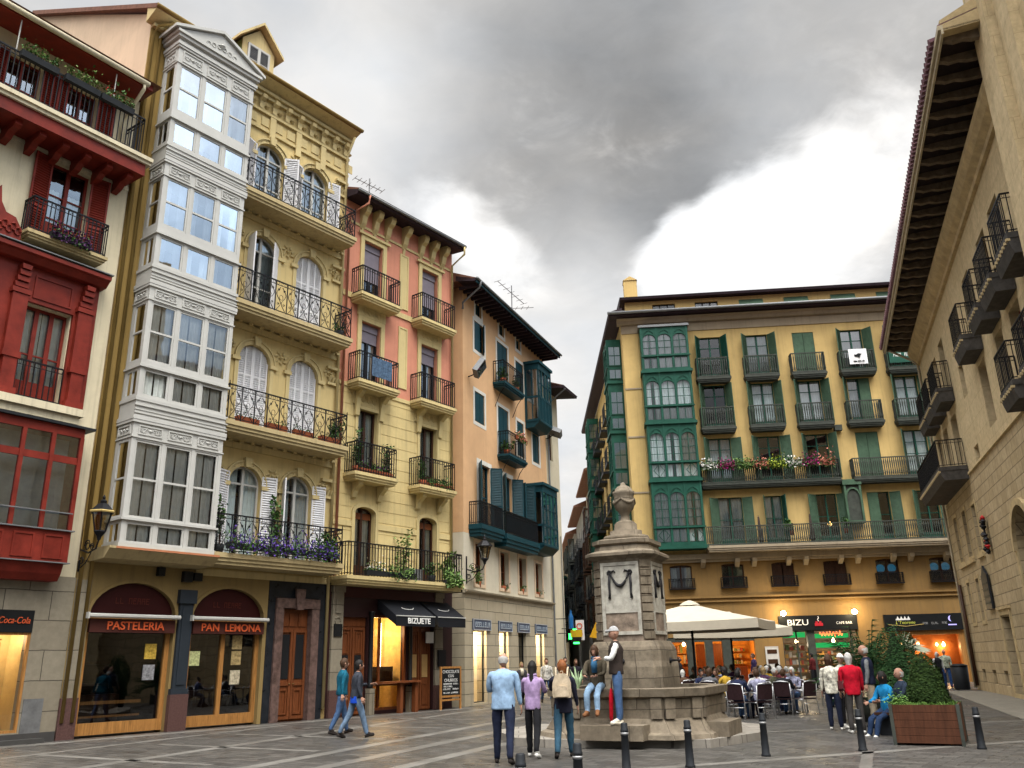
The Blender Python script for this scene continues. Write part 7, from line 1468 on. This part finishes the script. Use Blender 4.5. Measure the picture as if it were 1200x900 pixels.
for k in range(34): a=rr.random()*6.28; z=rr.uniform(-.65,.65); m.mi=1 if k%7==0 else 0; m.lathe([(.01,-.1),(.1,0),(.01,.1)],6,rr.gauss(0,.14),-.1,z)
m.mi=0; m.tube([(0,-.06,-.7),(.05,-.09,-.2),(-.04,-.09,.25),(0,-.06,.7)],.04,5)
part('leafwork',m,[m_iron,f_red],cs)
# litter bin against the palace corner
lb=thing('litter_bin','dark round litter bin at the foot of the palace downpipe','bin',tuple(MH@Vector((-.1,-.6,0)))); m=MB(); m.lathe([(.3,0),(.33,.05),(.36,.95),(.3,1.0)],14); part('drum',m,m_iron2,lb,smooth=True); m=MB(); m.lathe([(.37,.98),(.37,1.04),(.2,1.1)],14); part('lid',m,m_iron,lb,smooth=True)
# =============================================================== street lamps on brackets, floodlights, aerials
m_lglass=glass('lantern_glass',tint=(.75,.72,.6),refl=.1)
def lantern(label,M,x,out,z,top,bz):
    o=thing('wall_lantern',label,'street lamp',tuple(M@Vector((x,-out,z))),M.to_euler().z,'wrought iron wall lanterns'); s=.95
    f=MB(); 
    for k in range(6):
        a=PI/3*k; f.tube([(.15*s*cos(a),.15*s*sin(a),0),(.27*s*cos(a),.27*s*sin(a),.52*s)],.016,4)
    f.lathe([(.15*s,-.03),(.17*s,0),(.15*s,.03)],6); f.lathe([(.30*s,.50*s),(.34*s,.53*s),(.31*s,.58*s),(.16*s,.74*s),(.09*s,.78*s),(.10*s,.84*s),(.03*s,.9*s),(.05*s,.94*s),(.005,1.02*s)],6); f.lathe([(.04,-.22),(.07,-.12),(.15*s,-.03)],6); part('cage',f,m_iron,o)
    if top: 
        f=MB(); f.lathe([(.345*s,.51*s),(.36*s,.545*s),(.335*s,.57*s)],6); part('gilt_rim',f,L_gold,o)
    g=MB(); g.lathe([(.145*s,.02),(.262*s,.5*s)],6); part('pane',g,m_lglass,o)
    b=MB(); b.tube([(0,0,-.2),(0,.1,-.42),(0,out*.5,-.5),(0,out-.02,-.38)],.025,6); b.tube([(0,out-.03,-.95),(0,out-.03,.15)],.03,6)
    for r0,cy,cz in ((.16,out*.62,-.30),(.11,out*.86,-.68),(.10,out*.35,-.36)): b.tube([(0,cy+r0*(1-q*.05)*cos(q*.7),cz+r0*(1-q*.05)*sin(q*.7)) for q in range(13)],.016,5)
    b.tube([(0,out-.03,-.9),(0,out*.6,-.75),(0,out*.35,-.5)],.016,5); part('bracket',b,m_iron,o)
lantern('black lantern with gilt rim on scrolled bracket between cream and ochre houses',MBw,.02,.9,5.05,True,4.7)
lantern('black lantern on scrolled bracket above the lit shop windows of the apricot house',MD,.42,.85,5.62,False,5.1)
pl_=tallplant('leafy plant hanging below the lantern of the apricot house',.95,-.3,4.55,.85,MD,m_leafB,5,160,.12,.5)
def flood(label,M,x,z,out,t):
    o=thing('wall_floodlight',label,'floodlight',tuple(M@Vector((x,0,z))),M.to_euler().z,'floodlights on brackets on the facades'); m=MB(); m.tube([(0,0,-.2),(.0,-out*.5,-.15),(0,-out,0)],.03,6); part('bracket',m,m_iron,o); m=MB(); m.box(-.3,.3,-.12,.12,-.36,.36); b=part('housing',m,m_zinc,o,(0,-out-.1,.12)); b.rotation_euler=(t,.35,.3); m=MB(); m.box(-.25,.25,-.13,-.12,-.3,.3); part('pane',m,m_glass,b)
flood('square floodlight on the left edge of the apricot house',MD,.75,13.85,.45,.5); flood('floodlight on the pale end of the apricot facade',MD,10.5,13.25,.45,-1.1)
for lab,M,x,y,z,h in (('thin aerial on the pink house roof',MC,3.0,2.0,20.3,1.9),('tall aerial with crossed rods on the apricot house roof',MD,7.3,.5,18.3,2.6)):
    o=thing('aerial',lab,'antenna',tuple(M@Vector((x,y,z))),M.to_euler().z,'television aerials on the roofs'); m=MB(); m.tube([(0,0,0),(0,0,h)],.03,5); part('mast',m,m_zinc,o); m=MB(); k=1 if h<2 else 2
    m.tube([(-.6*k,.3,h*.93),(.5*k,-.3,h*.72)],.02,4)
    for i in range(7): t_=i/6; c=Vector((-.6*k+1.1*k*t_,.3-.6*t_,h*.93-.21*h*t_)); m.tube([c+Vector((-.05,-.22,0)),c+Vector((.05,.22,0))],.012,4)
    if k==2: m.tube([(-.2,.5,1.25),(.9,-.9,1.5)],.02,4); [m.tube([Vector((.1+.2*i,.12-.25*i,1.31+.05*i))+Vector((-.2,-.15,0)),Vector((.1+.2*i,.12-.25*i,1.31+.05*i))+Vector((.2,.15,0))],.012,4) for i in range(4)]
    part('rods',m,m_zinc,o)
# =============================================================== plants on balconies
m_pot=mat('black_planter',(.02,.022,.024),.6,bump=0)
for k,(x,lab,fl) in enumerate(((-3.55,'black window box with yellow green leaves, leftmost on the attic railing',(m_leafB,.3)),(-2.35,'black window box with pale bushy leaves, middle of the attic railing',(m_leafB,.5)),(-1.3,'black window box with red flowers, rightmost on the attic railing',(f_red,.12)))): plantbox('window_box',lab,x,-1.12,17.2,1.0,MA,m_pot,220,.5,fl,.09,seed=k)
plantbox('flower_box','dark violet flowers hanging from the red framed balcony of cream house',-1.75,-.58,12.75,1.1,MA,m_pot,420,.35,(f_dpur,.7),.08,droop=.5,seed=4)
plantbox('flower_box','long box of violet flowers along lowest balcony of ochre house',5.9,-.98,4.95,4.2,MBw,m_pot,1500,.42,(f_pur,.45),.08,droop=.35,seed=5)
for k in range(4): plantbox('flower_box',('terracotta trough %s on the second balcony of the ochre house')%('at the left end','left of the middle','right of the middle','at the right end')[k],4.3+1.1*k,-.75,8.88,.8,MBw,m_terr,60,.15,None,.07,seed=10+k)
tallplant('bushy plant in dark pot at right end of second balcony',7.95,-.6,8.85,.95,MBw,m_leafA,6,200,.12,.4,m_pot); tallplant('small shrub at right end of the third balcony of the ochre house',8.0,-.6,12.87,.6,MBw,m_leafA,7,120,.1,.25,m_pot); tallplant('tall leafy plant between arched windows of the lowest balcony',5.95,-.35,4.85,2.1,MBw,m_leafA,8,220,.14,.25,m_pot); tallplant('bushy green plant at right end of lowest balcony of ochre house',7.9,-.6,4.85,1.0,MBw,m_leafA,9,320,.13,.5,m_pot); tallplant('climbing plant by the gallery on the lowest balcony',3.85,-.5,4.85,1.9,MBw,m_leafA,10,160,.12,.2,m_pot)
tallplant('slender ficus between the doors of the lowest pink house balcony',3.15,-.35,4.5,2.0,MC,m_leafB,11,170,.15,.4,m_pot); tallplant('spiky plant at the right end of the lowest pink house balcony',5.55,-.45,4.5,1.2,MC,m_leafB,12,160,.2,.4,m_pot); tallplant('low shrub beside the right door of pink house lowest balcony',4.45,-.6,4.5,.8,MC,m_leafA,13,160,.12,.3,m_pot)
plantbox('flower_box','pale trailing plants on lowest balcony edge, left part, pink house',2.6,-.85,4.55,1.3,MC,m_pot,260,.35,(m_leafB,.6),.1,droop=.3,seed=20); plantbox('flower_box','pale trailing plants on lowest balcony edge, right end, pink house',5.3,-.9,4.45,.9,MC,m_pot,320,.45,(m_leafB,.7),.12,droop=.5,seed=21); plantbox('flower_box','white flowers near the left door of the lowest pink house balcony',1.4,-.8,4.55,1.0,MC,m_pot,200,.3,(f_whi,.25),.08,seed=22)
tallplant('climbing leafy plant left of door on second pink house balcony',.75,-.3,8.15,1.7,MC,m_leafA,14,260,.12,.25,m_terr); tallplant('twisting plant right of door on second pink house balcony',2.25,-.3,8.15,1.5,MC,m_leafA,15,110,.12,.35,m_terr); plantbox('flower_box','dark leafy trough along the left second balcony of pink house',1.5,-.5,8.15,1.6,MC,m_terr,300,.3,(f_dpur,.3),.1,seed=23); tallplant('shrubs beside right door of second pink house balcony',4.2,-.3,8.15,1.2,MC,m_leafA,16,220,.12,.25,m_terr); plantbox('flower_box','trailing green trough on the right second balcony of pink house',5.0,-.5,8.15,1.4,MC,m_terr,280,.3,None,.1,droop=.25,seed=24)
tallplant('round potted shrub on the upper apricot house balcony',3.9,-.35,14.2,.85,MD,m_leafA,17,200,.13,.35,m_terr); tallplant('mixed pots at the far end of the upper apricot house balcony',5.5,-.35,14.2,.7,MD,m_leafA,18,240,.12,.35,m_terr); tallplant('green potted shrubs on the lower apricot house balcony',4.2,-.35,10.78,.7,MD,m_leafA,19,260,.13,.4,m_terr); plantbox('flower_box','dusty pink hanging flowers on the lower apricot house balcony',5.4,-.55,11.7,1.1,MD,m_terr,240,.35,(f_pink,.4),.1,droop=.6,seed=25)
cl=[('white',f_whi,.5),('magenta',f_mag,.6),('green',m_leafB,.6),('salmon',f_pink,.5),('lime',f_yel,.6),('white',f_whi,.45),('mixed magenta',f_mag,.4),('salmon pink',f_pink,.55)]
for k,(n_,f,pr_) in enumerate(cl): plantbox('flower_box','flower box with mostly %s blooms, number %s from green gallery on yellow house'%(n_,('one','two','three','four','five','six','seven','eight')[k]),4.75+1.0*k,-.75,12.55,1.0,MG,m_gwood,330,.5,(f,pr_),.14,droop=.5,seed=30+k)
for k,x in enumerate((9.15,12.3)): tallplant(('green potted plants by second first-floor door of yellow house','trailing green plant beneath the small green window box')[k],x,-.7,8.4,.95,MG,m_leafA,40+k,240,.14,.35,m_terr)
for k,x in enumerate((7.35,10.35)): 
    m=MB(); m.lathe([(.02,0),(.16,.2),(.05,1.6),(.01,1.7)],8); tag(part('closed_parasol',m,cloth('dk_parasol',(.05,.035,.03)),None,tuple(MG@Vector((x,-.6,7.95)))),('furled dark parasol left on the long first floor balcony','furled dark parasol beside the lit first floor window')[k],'parasol')
for k,(z,x) in enumerate(((1.8,1.35),(2.55,3.9),(3.5,6.2),(4.35,8.45))): tallplant('small potted greenery on the %s mezzanine sill of the apricot house'%('first','second','third','fourth')[k],(1.75,4.42,6.6,8.75)[k],.08,4.6,.42,MD,m_leafA,50+k,110,.1,.35,m_terr)
m=MB(); m.box(-.35,.35,-.25,.25,0,.45); m.box(-.3,-.02,-.26,-.25,.06,.4); ac=part('air_conditioner',m,m_zinc,None,tuple(MC@Vector((3.55,-.4,4.5))),MC.to_euler().z); tag(ac,'grey air conditioner box on lowest balcony of pink house','air conditioner')
m=MB()
for i in range(10): xa,xb=-.5+.1*i,-.4+.1*i; yf=lambda x:.02*sin(x*20); m.hexa([(xa,yf(xa),0),(xb,yf(xb),0),(xb,yf(xb)+.012,0),(xa,yf(xa)+.012,0),(xa,yf(xa),.75),(xb,yf(xb),.75),(xb,yf(xb)+.012,.75),(xa,yf(xa)+.012,.75)])
tag(part('blanket',m,cloth('bluecheck',(.06,.10,.16),.6),None,tuple(MC@Vector((1.55,-.66,11.85))),MC.to_euler().z),'blue grey blanket hung over left middle balcony of pink house','blanket')
# =============================================================== ground
t=NT('stone_setts'); tc_=t.n('ShaderNodeTexCoord'); mp=t.n('ShaderNodeMapping',i_0=tc_.outputs['Object']); mp.inputs['Rotation'].default_value=(0,0,.65)
nz=t.noise(mp,3,4,.6); vv=t.n('ShaderNodeVectorMath',operation='MULTIPLY_ADD'); t.set(vv.inputs[0],nz.outputs['Color']); vv.inputs[1].default_value=(.05,.05,0); t.set(vv.inputs[2],mp)
br=t.n('ShaderNodeTexBrick',i_Vector=vv.outputs[0],i_Color1=(.038,.036,.033,1),i_Color2=(.092,.086,.077,1),i_Mortar=(.030,.027,.024,1),i_Scale=1.,i_Mortar_Size=.016,i_Mortar_Smooth=.4,i_Bias=0.,i_Brick_Width=.42,i_Row_Height=.22)
big=t.noise(mp,.35,5,.6,.5); med=t.noise(mp,2.2,6,.65); fine=t.noise(mp,30,4)
c=t.mix(t.math('MULTIPLY',t.ramp(big,[(.35,0.),(.7,1.)]),.5),br.outputs[0],(.04,.036,.031)); c=t.mix(t.math('MULTIPLY',t.ramp(med,[(.5,0.),(.75,1.)]),.4),c,(.085,.076,.064))
rg=t.n('ShaderNodeMapRange'); t.set(rg.inputs[0],t.math('ADD',t.math('MULTIPLY',big,.6),t.math('MULTIPLY',med,.4))); rg.inputs[1].default_value=.35; rg.inputs[2].default_value=.62; rg.inputs[3].default_value=.2; rg.inputs[4].default_value=.6
h=t.math('ADD',t.math('MULTIPLY',br.outputs[1],-.8),t.math('MULTIPLY',t.math('ADD',med,fine),.5)); t.pbr(c,rg.outputs[0],0,t.bump(h,.8,.02)).inputs['Specular IOR Level'].default_value=.5
m_sett=t.mat
m=MB(); m.poly([(-400,-300,0),(400,-300,0),(400,900,0),(-400,900,0)]); struct('ground',m,m_sett)
t=NT('pale_band_stone'); n_=t.noise(t.obj(),6,6,.7); n2_=t.noise(t.obj(),.8,4,.6); t.pbr(t.mix(t.ramp(n2_,[(.35,0.),(.7,1.)]),t.mix(n_,(.06,.056,.05),(.16,.15,.135)),t.mix(n_,(.11,.104,.094),(.21,.20,.18))),t.math('ADD',t.math('MULTIPLY',n2_,.5),.15),0,t.bump(n_,.3,.01)); m_band=t.mat
def strip(p,q,w):
    p=Vector((p[0],p[1],.004)); q=Vector((q[0],q[1],.004)); d=(q-p).normalized(); s=Vector((-d.y,d.x,0))*w/2; m=MB()
    nn=max(1,int((q-p).length/1.2)); 
    m.poly([p-s,q-s,q+s,p+s]); struct('paving_band',m,m_band)
dv=Vector((dB[0],dB[1],0)); nv=Vector((dB[1],-dB[0],0)); b0v=Vector((B0[0],B0[1],0))
def ray_band(p,az,t0,t1,w=.30):
    d=(sin(R_(az)),cos(R_(az))); strip((p[0]+d[0]*t0,p[1]+d[1]*t0),(p[0]+d[0]*t1,p[1]+d[1]*t1),w)
ray_band((-7.62,16.36),20.8,-9,20,.34); ray_band((-4.54,15.77),21.5,-9,13,.34); ray_band((-3.24,15.52),21.8,-9,9,.34); ray_band((-1.91,15.27),23,-9,4.2,.34)
ray_band((-10.29,18.18),22.8,-6,9,.26)
for p,a,b in (((-8,17.71),-2.2,3.0),((-6.25,19.59),-2.2,2.6),((-5.59,22.34),-2.0,2.9),((-4.3,25.2),-1.6,2.6),((-3.2,28.2),-1.2,2.2)): ray_band(p,121,a,b,.22)
q0=b0v+nv*.85; strip(tuple(q0-dv*9),tuple(q0+dv*15),.5)
strip((.2,13.55),(13.2,18.6),.26); strip((4.6,20.2),(12.5,22.1),.24); strip((6.06,16.08),(4.4,12.0),.18); strip((9.5,25.5),(14.5,26.6),.22); strip((10.5,19.6),(12.2,20.0),.2)
m=MB(); m.poly([(18.6,39.6,.006),(10.95,18.6,.006),(6,6,.006),(9.3,6,.006),(13.2,18.4,.006),(19.9,38.6,.006)]); struct('pavement',m,stone('pale_pavement',(.17,.155,.125),(.20,.18,.145),(.10,.09,.075),.9,.5,.012,swap=False,var=.4))
m=MB(); m.poly([(-2.2,34.6,.005),(6.9,52,.005),(7.0,80,.005),(2.2,80,.005),(1.2,43,.005)]); struct('street_paving',m,stone('street_slab',(.10,.09,.075),(.13,.115,.095),(.05,.045,.04),.8,.45,.012,swap=False,var=.5))
# kerb step along the left houses
m=MB(); o=b0v; P=lambda u,n:tuple(b0v+dv*u+nv*n)
m.prism([P(-9,.35)[:2],P(-.4,.35)[:2],P(-.4,-.1)[:2],P(-9,-.1)[:2]],0,.10,'z'); struct('kerb',m,mat('dark_kerb',(.05,.048,.045),.6))
S.render.engine='CYCLES'; S.cycles.max_bounces=6; S.cycles.diffuse_bounces=3; S.cycles.glossy_bounces=3; S.cycles.transparent_max_bounces=10; S.cycles.transmission_bounces=2; S.cycles.caustics_reflective=False; S.cycles.caustics_refractive=False; S.cycles.sample_clamp_indirect=4
if __import__('os').environ.get('DBG'):
    for o in bpy.data.objects:
        if o.parent is None and 'label' in o:
            n=len(o['label'].split())
            if n>16 or n<4: print('LAB',n,o.name,o['label'])
